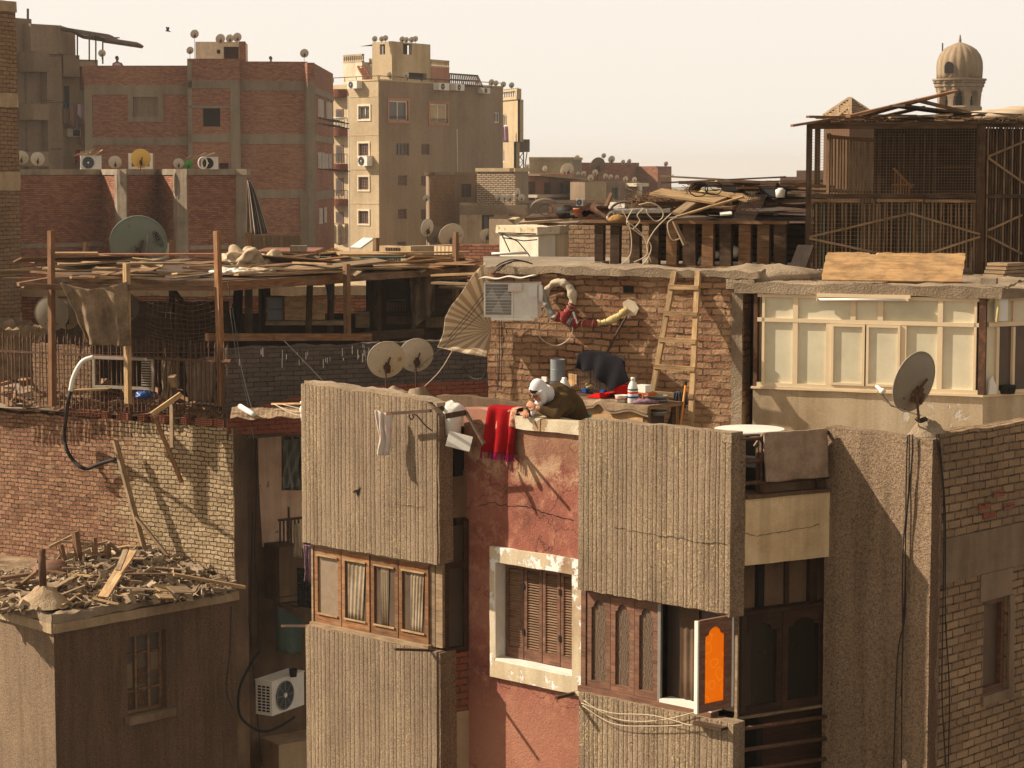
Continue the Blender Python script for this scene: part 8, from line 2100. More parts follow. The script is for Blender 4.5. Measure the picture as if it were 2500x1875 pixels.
for i in range(70):
    s=r_.uniform(.1,FL_.L-.1)if i>20 else r_.uniform(FL_.L*.5,FL_.L); fr=s/FL_.L
    hmax=.12+.42*max(0,min(1,(fr-.22)/.25))
    h=hmax*r_.random()**.8; n=r_.uniform(-1.7,.1)-.35*h/max(hmax,.01); a=r_.choice([0,.03,-.05,.3,-.35,.1,1.2])+r_.uniform(-.1,.1); ln=r_.uniform(.5,1.9)
    d=FL_.ds*cos(a)+FL_.nn*sin(a)+Vector((0,0,r_.uniform(-.08,.08))); p=FL_.p(s,n,zb1+.08+h); q=MB(); q.bar(p-d*ln/2,p+d*ln/2,r_.uniform(.06,.3),r_.uniform(.015,.05)); obj('plank',q,M[r_.choice(['wood_dark','wood_dark','wood_brown','wood_grey','wood_dark'])],label='dark old board heaped on the lumber rack',cat='plank',group=LG)
def lp(x0,y0,Y0,x1,y1,Y1,w,th,m,lb,cat='plank',name='plank'):
    q=MB(); q.bar(at(x0,y0,Y0),at(x1,y1,Y1),w,th,up=(0,-.25,1)); return obj(name,q,M[m],label=lb,cat=cat,bevel=.003)
lp(1600,468,31.6,1760,490,31.0,.34,.03,'wood_pale','broad bright board lying on top of the lumber heap'); lp(1762,466,31.5,1840,488,31,.26,.03,'wood_pale','second bright board on top of the lumber heap at right'); lp(1708,468,31.8,1775,474,31.6,.12,.03,'rag_yellow','short yellowish board between the bright boards')
lp(1652,522,30.8,1700,488,31.2,.14,.04,'wood_grey','grey board standing aslant on the lumber heap'); lp(1650,530,30.6,1815,480,30.9,.04,.025,'wood_pale','long thin lath slanting across the lumber heap'); lp(1728,504,30.9,1790,508,30.8,.1,.02,'wood_brown','short brown board in the middle of the lumber heap'); lp(1645,540,30.6,1672,598,30.5,.05,.03,'wood_grey','thin grey stick hanging down before the rack uprights'); lp(1758,522,30.7,1786,520,30.7,.12,.02,'white_paint','small white box lid on the lumber heap','lid','box_lid')
lp(1478,508,32,1492,474,32.2,.05,.05,'wood_brown','stub of beam pointing up on the left lumber heap')
lp(1275,540,49,1405,530,48.5,.45,.05,'wood_grey','thin grey sheet at the left end of the lumber heap'); lp(1290,530,49,1400,524,48.5,.4,.06,'wood_dark','dark plank stack at the left end of the lumber heap'); lp(1420,539,32.4,1560,541,32,.4,.03,'wood_dark','long dark sheet under the scrap on the rack'); lp(1500,516,32,1640,512,31.6,.12,.05,'steel','long pale pipe bundle on the rack','pipes','pipe_bundle')
t2=thing('low_platform','scrap covered low platform left of the lumber rack','platform',at(1340,600,49)); f=fr2(1262,49.2,1440,48.2,560); b=MB(); b.rbox(f,0,f.L,-3,0,DK-1.4,f.z(1340,545),seg=.15,amp=.03); obj('body',b,M['debris'],t2)
b=MB(); b.lathe([(.28,0),(.29,.25),(.27,.25),(.25,.02)],Matrix.Translation(at(1389,532,48.6)),20); obj('pan',b,M['black'],label='black round pan standing in the roof scrap',cat='pan',smooth=True)
b=MB(); b.lathe([(.06,0),(.085,.1),(.09,.1),(.09,.125),(.07,.125),(.05,.02)],Matrix.Translation(at(1414,529,32.4)),16); obj('flower_pot',b,M['terracotta'],label='terracotta flower pot in the roof scrap',cat='pot',smooth=True)
b=MB(); f=fr2(1340,48.9,1376,48.7,515); b.box(f,0,f.L,-.3,0,f.z(1350,534),f.z(1350,500)); obj('metal_box',b,M['rust'],label='rusty brown metal box in the roof scrap',cat='box')
b=MB(); b.grid(lambda u,v:at(1330,512,49.2)+Vector((cos(pi*u)*.32,-.1*v,sin(pi*u)*.26*(1-.2*v))),14,3,th=.01); obj('basin',b,M['dish_dark'],label='upturned brown basin behind the scrap pot',cat='basin',smooth=True)
f=fr2(1425,32.2,1452,32.0,515); b=MB(); q=at(1436,514,32.2)
for a,bb in(((-.1,0,-.03),(.07,0,.05)),((.07,0,.05),(.12,0,-.02)),((-.1,0,-.03),(-.05,0,-.1)),((-.05,0,-.1),(.12,0,-.02))):b.bar(q+Vector(a),q+Vector(bb),.14,.015,up=(0,1,0))
obj('tipped_tray',b,M['frame_red'],label='small reddish wooden drawer tipped in the roof scrap',cat='drawer')
b=MB(); b.tube([at(1448,505,32),at(1488,526,31.8)],.07,12); b.tube([at(1486,525,31.79),at(1489,526.5,31.77)],[.055,.055],12); o=obj('motor_cylinder',b,M['rust'],label='rusty motor cylinder with a pale rim in the roof scrap',cat='motor',smooth=False); q_=MB(); d_=(at(1488,526,31.8)-at(1448,505,32)).normalized(); q_.lathe([(.074,0),(.074,.02),(.05,.02),(.05,0)],Matrix.Translation(at(1489,526.6,31.79))@d_.to_track_quat('Z','Y').to_matrix().to_4x4(),18); obj('rim',q_,M['white_metal'],o)
f=fr2(1478,32.4,1525,32.2,510); b=MB(); b.box(f,0,f.L,-.15,0,f.z(1500,514),f.z(1500,494)); obj('white_sheet',b,M['white_metal'],label='scratched white sheet lying at the back of the roof scrap',cat='panel')
cable([at(x,y,31.8)for x,y in((1490,512),(1500,500),(1520,493),(1540,496))],.02,M['dish_dark'],'curved dark tube over the white panel in the scrap','tube',smooth_n=4,name='tube')
b=MB(); b.lathe([(.14,0),(.13,.04),(.08,.08),(0,.1)],Matrix.Translation(at(1508,540,31.3)),18); obj('bowl',b,M['straw'],label='upturned yellowish bowl under the rack beam',cat='bowl',smooth=True)
b=MB(); b.lathe([(.1,-.03),(.19,.0),(.1,.03)],Matrix.Translation(at(1690,532,30.7))@Matrix.Scale(1.8,4,(1,0,0)),18); obj('hub_cap',b,M['dish_dark'],label='long dull oval tray on the rack edge',cat='tray',smooth=True)
b=MB(); f=fr2(1763,31.4,1801,31.3,460); b.box(f,0,f.L,-.2,0,f.z(1780,466),f.z(1780,456)); obj('dark_crate',b,M['black'],label='dark ribbed crate on top of the lumber heap',cat='crate')
b=MB(); f=fr2(1855,31.2,1894,31.0,470); b.box(f,0,f.L,-.25,0,f.z(1875,480),f.z(1875,460)); b.box(f,-.02,f.L+.02,-.27,.01,f.z(1875,460)+.002,f.z(1875,458)); obj('television',b,M['black'],label='old dark television set on top of the lumber heap',cat='television',bevel=.02)
tt=thing('fruit_basket','wire basket with a bowl on top of the lumber heap','basket',at(1834,476,31.2)); b=MB(); p=at(1834,468,31.2)
for k in range(14):a=2*pi*k/14; b.bar(p+Vector((.07*cos(a),.07*sin(a),-.04)),p+Vector((.12*cos(a),.12*sin(a),.06)),.005,.005)
for r2,z in((.08,-.03),(.1,.015),(.12,.06)):b.tube([p+Vector((r2*cos(a*pi/10),r2*sin(a*pi/10),z))for a in range(21)],.004,4,False)
obj('wires',b,M['iron'],tt); b=MB(); b.lathe([(.05,0),(.1,.05),(.09,.05),(.04,.01)],Matrix.Translation(at(1836,476,31.3)),16); obj('bowl',b,M['plastic_white'],tt)
b=MB(); b.lathe([(.06,0),(.07,.1),(.03,.13),(0,.13)],Matrix.Translation(at(1905,482,31)),14); obj('white_jar',b,M['plastic_white'],label='white jar at the right end of the lumber heap',cat='jar',smooth=True)
f=fr2(1782,30.9,1868,30.7,500); A,B,C_,D_=at(1815,476,30.8),at(1872,476,30.7),at(1838,540,30.4),at(1790,535,30.5)
b=MB()
for i in range(11):b.bar(A.lerp(B,i/10),D_.lerp(C_,i/10),.005,.005);
for i in range(8):b.bar(A.lerp(D_,i/7),B.lerp(C_,i/7),.005,.005)
obj('wire_rack',b,M['iron'],label='bent wire rack leaning on the lumber heap',cat='wire rack')
b=MB()
for cx_,w in((1580,1.0),(1640,.9),(1700,.7),(1800,.8)):
    for i in range(220):
        p=FL_.p(FL_.s(cx_,500,-.4)+r_.gauss(0,.22)*w,-.3+r_.gauss(0,.2),zb1+.2+abs(r_.gauss(0,.12))); d=Vector((r_.uniform(-1,1),r_.uniform(-1,1),r_.uniform(-.6,.6)))*r_.uniform(.04,.13); b.bar(p-d,p+d,.007,.006)
obj('brushwood',b,M['twigs'],kind='stuff',label='tangled brushwood in the lumber heap')
for k,pts in enumerate(([(1520,515),(1535,545),(1542,590),(1535,630),(1500,655)],[(1545,510),(1530,545),(1560,570),(1590,600),(1575,640),(1545,655)],[(1560,500),(1590,495),(1615,510),(1618,530),(1600,540),(1580,520),(1580,510)],[(1640,520),(1600,560),(1580,600),(1590,640)],[(1572,508),(1556,525),(1562,540),(1545,560)],[(1530,540),(1570,575),(1580,620),(1548,640)],[(1655,530),(1630,545),(1640,585),(1665,580)])):
    cable([at(x,y,30.9-.05*k)for x,y in pts],.008,M['cable_pale'],'pale cable dangling before the lumber rack','cable','cables dangling at the lumber rack',5,seg=5)
for k,(cx_,cy_,r)in enumerate(((1705,462,.1),(1742,460,.09),(1332,512,.12))):
    p=at(cx_,cy_,31.2 if k<2 else 48.6); cable([p+Vector((cos(a*pi/8)*r*1.3,0,sin(a*pi/8)*r))for a in range(17)],.008,M['black'],['black cable ring left on the bright boards','black cable ring right on the bright boards','cable ring lying in the left roof scrap'][k],'cable')
# ------------------------------------------------------------------ white block and walls behind the slab
t=thing('white_block','white washed roof block with wires and a side coloured brown for shade','stair house',at(1300,645,46))
f1=fr2(1220,46.9,1314,45.5,600); f2=fr2(1314,45.5,1392,47.4,600); zt_=f1 .z(1270,552)
b=MB(); b.rbox(f1,0,f1 .L,-.4,0,DK-1.5,zt_-.0,seg=.16,amp=.008); obj('white_wall',b,m_plaster('whitewash',c(214,202,178),c(186,172,146),c(224,214,194),streak=.15),t)
b=MB(); b.rbox(f2,0.04,f2 .L,-.05,0,DK-1.5,zt_-.002,seg=.16,amp=.008); obj('shade_side',b,M['plaster_tan'],t)  # tan in place of whitewash: this side's shade is in the colour
b=MB(); b.rbox(f1,-.06,f1 .L+.05,-.5,.06,f1 .z(1270,571),zt_+.01,seg=.1,amp=.02,top=.03); obj('cornice',b,M['coping'],t); b=MB(); b.rbox(f2,.1,f2 .L,-.06,.055,f1 .z(1270,571),zt_+.008,seg=.1,amp=.02,top=.03); obj('cornice',b,M['concrete_rough'],t)
b=MB(); b.rbox(f2,f2 .L-.02,f2 .L+.12,-.3,.12,DK-1.5,f2 .z(1392,550),seg=.15,amp=.01); obj('pilaster',b,M['coping'],t)
for k,pts in enumerate(([(1216,568),(1310,571)],[(1222,568),(1265,590),(1290,620),(1300,640)],[(1225,572),(1245,615)],[(1226,580),(1280,588),(1312,585)])):cable([at(x,y,45.2)for x,y in pts],.012,M['cable'],'dark wire strung over the white block face','wire','wires on the white block',name='wire')
cable([at(1200,620,45),at(1288,617,45)],.03,M['plastic_white'],'thin white pole sticking left at the foot of the white block','pole',name='pole')
t=thing('back_brick_wall','dull brown brick wall between white block and lumber rack','wall',at(1430,645,44)); f=fr2(1388,44.4,1700,43,600); b=MB(); b.box(f,0,f.L,-.3,0,DK-1.5,f.z(1420,551)); obj('wall',b,M['brick_tan'],t)
for k,pts in enumerate(([(1212,650),(1230,640),(1255,634),(1290,640)],[(1215,662),(1240,642),(1270,637),(1300,644)],[(1205,668),(1222,650),(1250,640)])):cable([at(x,y,28.2)for x,y in pts],.009,M['cable'],'dark cable curling over the left slab corner','cable','cables on the left slab corner',5)
# hidden floor of the roof terrace between
b=MB(); pts=[at(1180,640,28.4),at(2600,640,26.5),at(2600,640,34),at(1180,640,36)]
b.quad([Vector((p.x,p.y,EYE-1.375))for p in pts]); b.quad([Vector((p.x,p.y,EYE-1.5))for p in reversed(pts)]); obj('roof_terrace',b,M['concrete'],thing('roof_deck_block','cement roof deck carrying the loft and lumber rack','roof',at(1900,640,31)))
# ================================================================== the person leaning on the parapet
sc_=FA.s(1322,960,NR-.1)
def Q(a,b_,h):return FA.p(sc_+a,NR+b_,zc1+h)
DS,DN,UP=FA.ds,FA.nn,Vector((0,0,1))
per=thing('person','person in white headscarf and olive brown robe bending over the parapet on folded arms','person',Q(0,-.8,FLZ-zc1))
HD=Q(-.0,-.05,.275)
fd=(DN*.8-UP*.6-DS*.12).normalized(); hu=(UP*.8+DN*.6).normalized(); hr_=fd.cross(hu).normalized()
HM=Matrix((hr_,fd,hu)).transposed()
def Hd(x,y,z):return HD+HM@Vector((x,y,z))
b=MB()
b.ball(HD,(.072,.092,.112),16,12,HM); b.ball(Hd(0,.035,-.06),(.05,.05,.05),12,8,HM); b.ball(Hd(0,.098,-.005),(.013,.02,.026),8,6,HM); b.ball(Hd(0,.08,-.055),(.026,.016,.012),8,6,HM)
for k in(-1,1):b.ball(Hd(.074*k,-.0,-.01),(.012,.022,.03),8,6,HM); b.ball(Hd(.033*k,.078,.012),(.018,.012,.01),8,6,HM)
NB=Q(0,-.24,.2)
b.tube([NB,Q(0,-.16,.235),Hd(0,-.03,-.05)],[.06,.05,.052],10)
b.tube([Q(0,-.69,-.18),Q(0,-.62,-.02),Q(0,-.5,.07),Q(0,-.38,.13),Q(0,-.27,.16),NB],[.13,.135,.12,.125,.11,.06],14,sq=.8)
for k in(-1,1):
    b.tube([Q(.08*k,-.68,-.15),Q(.09*k,-.66,-.5),Q(.09*k,-.72,FLZ-zc1+.08)],[.095,.062,.042],10)
    b.tube([Q(.09*k,-.75,FLZ-zc1+.035),Q(.1*k,-.54,FLZ-zc1+.03)],[.04,.03],8)
arms={1:(Q(.17,-.27,.16),Q(.21,-.1,.035),Q(.02,-.0,.1)),-1:(Q(-.17,-.27,.16),Q(-.19,-.1,.035),Q(-.115,.035,.045))}
for k,(sh_,el,wr)in arms.items():b.tube([sh_,el],[.05,.04],10); b.tube([el,wr],[.042,.026],10); b.ball(sh_,.058); b.ball(el,.042)
def hand(wr,d,up_,side,curl):
    """palm, four fingers of unequal length bent at two knuckles, and a thumb leaving the side of the palm"""
    d=d.normalized(); up_=(up_-d*up_.dot(d)).normalized(); sd=d.cross(up_)*side
    Mh=Matrix((sd,d,up_)).transposed(); pc=wr+d*.045
    b.ball(pc,(.036,.045,.014),10,8,Mh)
    for i,ln in enumerate((.058,.068,.063,.05)):
        o=wr+d*.082+sd*(-.03+.02*i); p1=o+d*ln*.45-up_*.008*curl; p2=p1+(d*cos(curl)-up_*sin(curl))*ln*.35; p3=p2+(d*cos(1.8*curl)-up_*sin(1.8*curl))*ln*.28
        b.tube([o-d*.02,o,p1,p2,p3],[.0085,.0088,.0082,.0076,.0064],8)
    t0=wr+d*.025-sd*.036; b.tube([t0+sd*.012,t0,t0-sd*.018+d*.03-up_*.008,t0-sd*.006+d*.058-up_*.016],[.012,.012,.0105,.008],8)
hand(arms[1][2],-DS*.75+UP*.35+DN*.3,DN*.8+UP*.4,1,1.0)
hand(arms[-1][2],DS*.55+DN*.55-UP*.15,UP,-1,.7)
o=obj('body',b,M['skin'],per,smooth=True); rm=o.modifiers.new('join','REMESH'); rm.mode='VOXEL'; rm.voxel_size=.0065; rm.use_smooth_shade=True
b=MB()
b.tube([Q(0,-.7,-.55),Q(0,-.72,-.3),Q(0,-.66,-.07),Q(0,-.57,.08),Q(0,-.46,.17),Q(0,-.35,.22),Q(0,-.25,.22),Q(0,-.18,.21)],[.2,.185,.18,.175,.17,.17,.14,.075],18,sq=.8)
b.tube([Q(0,-.7,FLZ-zc1+.1),Q(0,-.7,-.5)],[.24,.2],16,sq=.8)
for k,(sh_,el,wr)in arms.items():b.tube([sh_-DN*.05,sh_,el],[.085,.085,.066],12); b.tube([el,el.lerp(wr,.5),el.lerp(wr,.86)],[.066,.054,.044],12); b.ball(el,.068); b.ball(sh_,.088)
b.ball(Q(.08,-.3,.08),(.14,.22,.1),14,10,Matrix((DS,DN,UP)).transposed())
for i,v in enumerate(b.v):b.v[i]=v+noise.noise_vector(v*7)*.014+noise.noise_vector(Vector((v.x*30,v.y*30,v.z*9)))*.012
o=obj('robe',b,M['robe'],per,smooth=True); rm=o.modifiers.new('join','REMESH'); rm.mode='VOXEL'; rm.voxel_size=.014; rm.use_smooth_shade=True; sm=o.modifiers.new('soft','SMOOTH'); sm.iterations=2
b=MB()
b.ball(Hd(0,-.022,.018),(.096,.1,.122),18,14,HM); b.ball(Hd(0,-.05,-.05),(.085,.07,.1),14,10,HM)
for k in(-1,1):b.tube([Hd(.078*k,.02,.05),Hd(.083*k,.02,-.03),Hd(.06*k,.03,-.1),Hd(.02*k,.02,-.13)],[.028,.03,.032,.035],10)
b.tube([Hd(-.0,.0,-.12),Q(-.02,-.03,.1),Q(-.035,.0,.05),Q(-.04,.01,.0)],[.05,.045,.032,.014],10); b.tube([Hd(0,-.06,-.06),Q(0,-.24,.21)],[.09,.1],12)
for i,v in enumerate(b.v):b.v[i]=v+noise.noise_vector(v*16)*.005
o=obj('headscarf',b,M['scarf'],per,smooth=True); rm=o.modifiers.new('join','REMESH'); rm.mode='VOXEL'; rm.voxel_size=.009; rm.use_smooth_shade=True; sm=o.modifiers.new('soft','SMOOTH'); sm.iterations=2
b=MB(); b.ball(Hd(0,.022,.05),(.069,.068,.03),14,10,HM); obj('under_scarf',b,M['black_cloth'],per,smooth=True)
b=MB()
for k in(-1,1):b.tube([Hd(.034*k+.024*cos(a*pi/8),.096,.008+.019*sin(a*pi/8))for a in range(17)],.0028,5,False); b.tube([Hd(.058*k,.096,.01),Hd(.078*k,.03,.012)],.0026,5)
b.tube([Hd(-.01,.1,.012),Hd(.01,.1,.012)],.0026,5); obj('glasses',b,M['black'],per)
b=MB()
for k in(-1,1):b.ball(Hd(.033*k,.086,.01),.009);
obj('eye',b,M['black'],per,smooth=True)
b=MB(); b.grid(lambda u,v:Q(.12+.07*u,-.72+.05*v,-.02-.12*v),4,4,th=.02); obj('teal_hem',b,M['teal'],per)
# red cloth with fringe over the pink parapet
def redc(u,v):
    s0_,s1_=FA.s(1194,1000,NR+.02),FA.s(1262,1010,NR+.02); s=s0_+(s1_-s0_)*u-.04*v*(1-u)*1.2
    zt=FA.z(1200,997,NR)+.0;
    if v<.18:k=v/.18; n=NR-.2+.22*k; z=zt+.018+.012*sin(pi*k)
    else:k=(v-.18)/.82; n=NR+.02+.05*k+.045*sin(u*15+.6)*k**.5+.012*sin(u*23)*k; z=zt+.012-(zt-FA.z(1220,1108,NR+.05))*k
    return FA.p(s,n,z)
t=obj('red_cloth',(lambda q:(q.grid(redc,40,40,1,1,th=.008),q)[1])(MB()),M['red_cloth'],label='bright red cloth with a fringe hung over the pink parapet',cat='cloth',smooth=True)
b=MB(); r_=random.Random(4)
for i in range(60):
    u=r_.random(); p=redc(u,1.0); b.tube([p,p+Vector((r_.uniform(-.012,.012),0,-.035)),p+Vector((r_.uniform(-.02,.02),0,-.075))],.004,4)
obj('fringe',b,M['magenta'],t)
b=MB(); b.grid(lambda u,v:redc(.82+.2*u,.0+.5*v)+DN*.012+UP*.004,14,20,1,1,th=.006); obj('patterned_edge',b,M['pattern_red'],t,smooth=True)
b=MB(); b.grid(lambda u,v:redc(.28+.1*u,.42+.14*v)+DN*.008,4,4); obj('flower_patch',b,M['pattern_red'],t,smooth=True)
b=MB(); b.grid(lambda u,v:FA.p(FA.s(1258,1006,NR-.1)+.2*u,NR-.2+.22*v,zc1+.025+.02*sin(u*7)*(1-u)),14,8,th=.02); obj('folded_rag',b,M['carpet'],label='brownish folded rag under the forearm on the coping',cat='rag',smooth=True)
b=MB(); b.box(Fr(tuple(Q(-.24,-.42,0)[:2]),tuple(Q(-.12,-.42,0)[:2])),0,.1,-.1,0,zc1-.1,zc1+.09); obj('wooden_stool',b,M['wood_grey'],label='weathered wooden chair end behind the elbow',cat='chair',bevel=.01)
# ================================================================== table with household things behind
t=thing('table','old wooden table under a worn carpet behind the parapet','table',at(1480,1050,25.9))
FT=fr2(1392,26.3,1585,25.5,985)
zt1=FT.z(1480,983)
b=MB(); b.box(FT,0,FT.L,-.62,0,zt1-.035,zt1-.006); obj('tabletop',b,M['wood_brown'],t)
b=MB(); b.box(FT,.06,FT.L-.1,-.03,-.01,zt1-.2,zt1-.036); obj('apron',b,M['ply'],t,bevel=.004)
for s,n in((.06,-.05),(FT.L-.1,-.05),(.06,-.58),(FT.L-.1,-.58)):
    b=MB(); b.box(FT,s,s+.06,n-.03,n+.03,FLZ,zt1-.036); obj('leg',b,M['wood_brown'],t)
b=MB()
def cp(u,v):
    s=FT.L*(u*1.02-.01)
    if v<.8:n=-.62+.64*v/.8; z=zt1+.004
    else:k=(v-.8)/.2; n=.02+.02*k; z=zt1+.002-.075*k*(1+.3*sin(u*14))
    if.33<u<.48:z+=.06*sin((u-.33)/.15*pi)*max(0,(v-.55)/.45)
    return FT.p(s,n,z)
b.grid(cp,60,24,1,1,th=.012); obj('table_carpet',b,M['burlap'],label='worn fringed carpet covering the table',cat='carpet',smooth=True)
b=MB()
for i in range(90):p=cp(i/89,1.0); b.tube([p,p+Vector((0,0,-.022))],.004,4)
obj('fringe',b,M['tarp'],bpy.data.objects['table_carpet'])
def on_t(px,py,n):
    d=raydir(px,py); s=FT.s(px,py,n); return FT.p(s,n,zt1+.012)
def bottle(px,py,n,h,prof,m,label,name,cat,seg=18,parts=()):
    p=on_t(px,py,n); q=MB(); q.lathe([(r*h,z*h)for r,z in prof],Matrix.Translation(p),seg); o=obj(name,q,M[m],label=label,cat=cat,smooth=True)
    for(pf,mm,nm)in parts:q=MB(); q.lathe([(r*h,z*h)for r,z in pf],Matrix.Translation(p),seg); obj(nm,q,M[mm],o,smooth=True)
    return o
bottle(1545,985,-.08,.3,[(.19,0),(.2,.02),(.2,.55),(.15,.75),(.075,.86),(.075,.9),(0,.9)],'plastic_white','white detergent bottle with a coloured label on the table','detergent_bottle','bottle',parts=(([(.085,.88),(.085,1.0),(0,1.0)],'plastic_white','cap'),([(.203,.5),(.203,.56)],'green_sheet','label_top'),([(.204,.38),(.204,.45)],'plastic_red','label_middle'),([(.203,.2),(.203,.28)],'plastic_blue','label_bottom')))
bottle(1517,985,-.06,.085,[(.75,0),(.86,.9),(.9,1),(.84,1),(.7,.1),(0,.1)],'plastic_white','white enamel bowl with small flowers on the table','enamel_bowl','bowl',parts=(([(.81,.4),(.835,.65)],'pattern_red','flower_band'),))
bottle(1519,960,-.42,.17,[(.5,0),(.62,1),(.66,1),(.6,.9),(.45,.05)],'plastic_red','red plastic bucket half behind the black cover','red_bucket','bucket')
b=MB(); f=FT; sb_=FT.s(1551,945,-.3); b.box(f,sb_,sb_+.15,-.42,-.3,zt1+.115,zt1+.2); obj('white_box',b,M['plastic_white'],label='small white box behind the detergent bottle',cat='box',bevel=.006)
b=MB(); b.box(f,sb_+.01,sb_+.19,-.44,-.3,zt1+.01,zt1+.112); o=obj('amber_jar',b,M['amber'],label='amber coloured plastic container behind the detergent bottle',cat='container',bevel=.015); b=MB(); b.box(f,sb_+.05,sb_+.09,-.299,-.295,zt1+.02,zt1+.1); b.box(f,sb_+.12,sb_+.15,-.299,-.295,zt1+.02,zt1+.1); obj('dark_label',b,M['frame_dark'],o)
for k in range(5):
    b=MB(); p=on_t(1602,985,-.35); p.z+=.0+.045*k-.15; b.lathe([(.1,0),(.14,.04),(.15,.05),(.13,.05),(.09,.01)],Matrix.Translation(p),18); obj('metal_pot',b,M['steel'],label='steel pot nested in the stack right of the table',cat='pot',group='stack of steel pots',smooth=True)
b=MB(); p=on_t(1572,982,-.12); b.ball(p+Vector((0,0,.02)),(.14,.08,.04),jit=.5,seed=3); obj('dish_cloth',b,M['rag_lilac'],label='pinkish crumpled dish cloth right of the bottle',cat='cloth',smooth=True)
# dustpan
t2=thing('dustpan','bright red dustpan lying on the table','dustpan',on_t(1470,965,-.3))
p=on_t(1462,962,-.3); b=MB(); b.prism(FT,[(FT.s(1443,966,-.3),zt1+.02),(FT.s(1480,966,-.3),zt1+.02),(FT.s(1480,955,-.3),zt1+.085),(FT.s(1470,957,-.3),zt1+.075)],-.36,-.18); obj('pan',b,M['plastic_red'],t2,bevel=.006)
b=MB(); b.bar(FT.p(FT.s(1479,957,-.27),-.27,zt1+.075),FT.p(FT.s(1500,952,-.27),-.27,zt1+.1),.04,.015); obj('handle',b,M['plastic_red'],t2)
# bird cage with black cover
t3=thing('bird_cage','wire bird cage half hidden under the black cover','cage',on_t(1450,955,-.5))
s0_,s1_=FT.s(1412,920,-.5),FT.s(1500,920,-.5); zc_0,zc_1=zt1+.02,FT.z(1440,866,-.5)
b=MB()
for i in range(20):b.box(FT,s0_+(s1_-s0_)*i/19-.002,s0_+(s1_-s0_)*i/19+.002,-.402,-.398,zc_0+.03,zc_1)
for i in range(10):b.box(FT,s0_-.002,s0_+.002,-.4-.3*i/9-.002,-.4-.3*i/9+.002,zc_0+.03,zc_1)
for z in(zc_0+.03,(zc_0+zc_1)/2,zc_1):b.box(FT,s0_,s1_,-.404,-.396,z-.003,z+.003)
obj('wires',b,M['iron'],t3)
b=MB(); b.box(FT,s0_,s1_,-.7,-.4,zc_0,zc_0+.03); b.box(FT,s0_,s1_,-.7,-.69,zc_0+.03,zc_1); obj('tray',b,M['wood_black'],t3)
b=MB()
for x in(1427,1471):q=FT.s(x,950,-.38); b.box(FT,q,q+.06,-.39,-.33,zc_0+.035,zc_0+.08)
parts('blue_cup',b,M['plastic_blue'],t3,bevel=.008)
b=MB(); q=FT.p(FT.s(1440,945,-.45),-.45,zc_0+.09); b.ball(q,(.05,.03,.03)); b.ball(q+Vector((-.035,0,.03)),.02); b.tube([q,q+Vector((.1,.02,-.03))],[.02,.006],6); obj('yellow_parrot',b,M['rag_yellow'],label='small yellow bird sitting in the cage',cat='bird',smooth=True)
b=MB(); A0=[(1408,872),(1416,862),(1440,857),(1466,858),(1500,868),(1520,880)]
def cov(u,v):
    k=u*5; i=min(int(k),4); x=A0[i][0]+(A0[i+1][0]-A0[i][0])*(k-i); y=A0[i][1]+(A0[i+1][1]-A0[i][1])*(k-i)
    B0=[(1408,898),(1420,908),(1446,903),(1466,930),(1490,955),(1532,930)]
    x2=B0[i][0]+(B0[i+1][0]-B0[i][0])*(k-i); y2=B0[i][1]+(B0[i+1][1]-B0[i][1])*(k-i)
    w=max(0,(v-.4)/.6); n=-.72+.36*min(1,v/.4)+.05*w
    p0=FT.p(FT.s(x,y,n),n,FT.z(x,y,n)); p1=FT.p(FT.s(x2,y2,n),n,FT.z(x2,y2,n)); p=p0 .lerp(p1,w**.9)+FT.nn*(.03*sin(u*22+2*w)*w)
    return p+noise.noise_vector(p*8)*.01
b.grid(cov,60,30,1,1,th=.006); obj('black_cover',b,M['black_cloth'],label='black cloth thrown over the bird cage',cat='cloth',smooth=True)
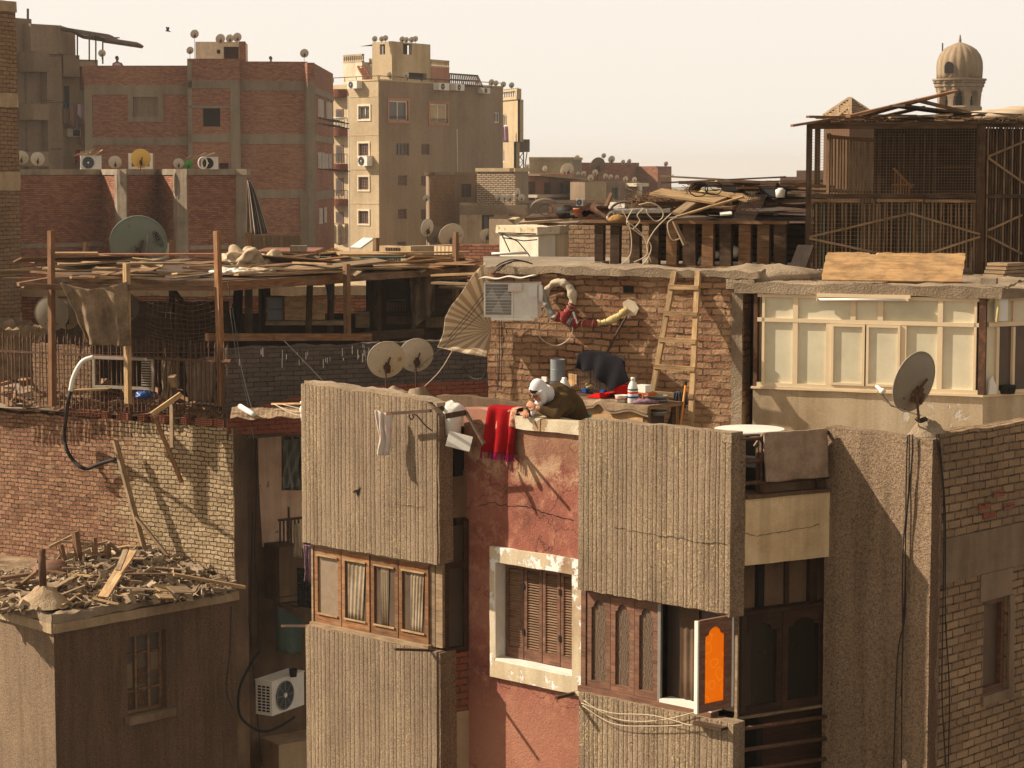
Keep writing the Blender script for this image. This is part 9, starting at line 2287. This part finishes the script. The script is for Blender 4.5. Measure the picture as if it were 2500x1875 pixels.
# drum, jug, cardboard on a low stand left of the cage
p=on_t(1362,945,-.55); b=MB(); zd0,zd1=FT.z(1362,930,-.55),FT.z(1362,877,-.55); c0_=FT.p(FT.s(1362,900,-.55),-.55,0)
b.lathe([(.088,zd0),(.09,zd0+.01),(.09,(zd0+zd1)/2),(.093,(zd0+zd1)/2+.006),(.09,(zd0+zd1)/2+.012),(.09,zd1),(.082,zd1),(.08,zd1-.02),(0,zd1-.02)],Matrix.Translation((c0_.x,c0_.y,0)),28); obj('grey_drum',b,M['plastic_grey'],label='grey ribbed plastic drum at the brick wall behind the headscarf',cat='drum',smooth=False)
b=MB(); b.ball((c0_.x,c0_.y,zd0-.06),(.11,.1,.1),jit=.3); obj('grey_sack',b,M['grey_cloth'],label='grey sack bulging under the plastic drum',cat='sack',smooth=True)
t4=thing('stand','low stand behind the person holding drum and jug','stand',FT.p(-.2,-.5,FLZ)); b=MB(); b.box(FT,-.28,.06,-.75,-.3,FLZ,zd0-.1); obj('box',b,M['wood_dark'],t4)
p=FT.p(FT.s(1378,940,-.36),-.36,zt1+.0); b=MB(); b.lathe([(.07,-.04),(.075,.1),(.05,.16),(.03,.19),(.03,.21),(0,.21)],Matrix.Translation(p),18); o=obj('plastic_jug',b,M['plastic_white'],label='white plastic jug with a red stripe beside the headscarf',cat='jug',smooth=True); b=MB(); b.lathe([(.077,.04),(.079,.08)],Matrix.Translation(p),18); obj('red_band',b,M['plastic_red'],o)
b=MB(); s_c=FT.s(1388,930,-.45); b.box(FT,s_c,s_c+.125,-.46,-.45,FT.z(1400,944,-.45),FT.z(1400,913,-.45)); obj('cardboard',b,M['ply'],label='square tan cardboard piece standing before the cage',cat='cardboard')
b=MB(); s_c=FT.s(1322,925,-.7); b.box(FT,s_c,s_c+.08,-.72,-.7,FT.z(1330,932,-.7),FT.z(1330,920,-.7)); obj('small_box',b,M['white_paint'],label='small pale box at the brick wall above the headscarf',cat='box')
# wooden crate under the ladder side
b=MB(); f=fr2(1535,25.9,1580,25.7,1010); b.box(f,0,f.L,-.3,0,FLZ,f.z(1550,1004)); o=obj('carved_box',b,M['frame_dark'],label='dark carved box right of the table legs',cat='box',bevel=.004); b=MB(); b.box(f,.02,f.L-.02,.002,.008,f.z(1550,1012),f.z(1550,1006)); obj('pale_trim',b,M['wood_pale'],o)
# ================================================================== dusty air
hz_=MB(); hz_.box(FI,-1700,1700,-2600,330,-1.0,EYE+13.5)
N=NT('haze'); N.t.nodes.remove(N.b)
pv=N.t.nodes.new('ShaderNodeVolumePrincipled'); pv.inputs['Color'].default_value=(.93,.87,.78,1); pv.inputs['Density'].default_value=HAZE_D; pv.inputs['Anisotropy'].default_value=0.25
N.t.links.new(pv.outputs[0],N.t.nodes['Material Output'].inputs['Volume'])
obj('haze',hz_,N.m,kind='stuff',label='pale dusty air between the houses',org=(0,0,0))
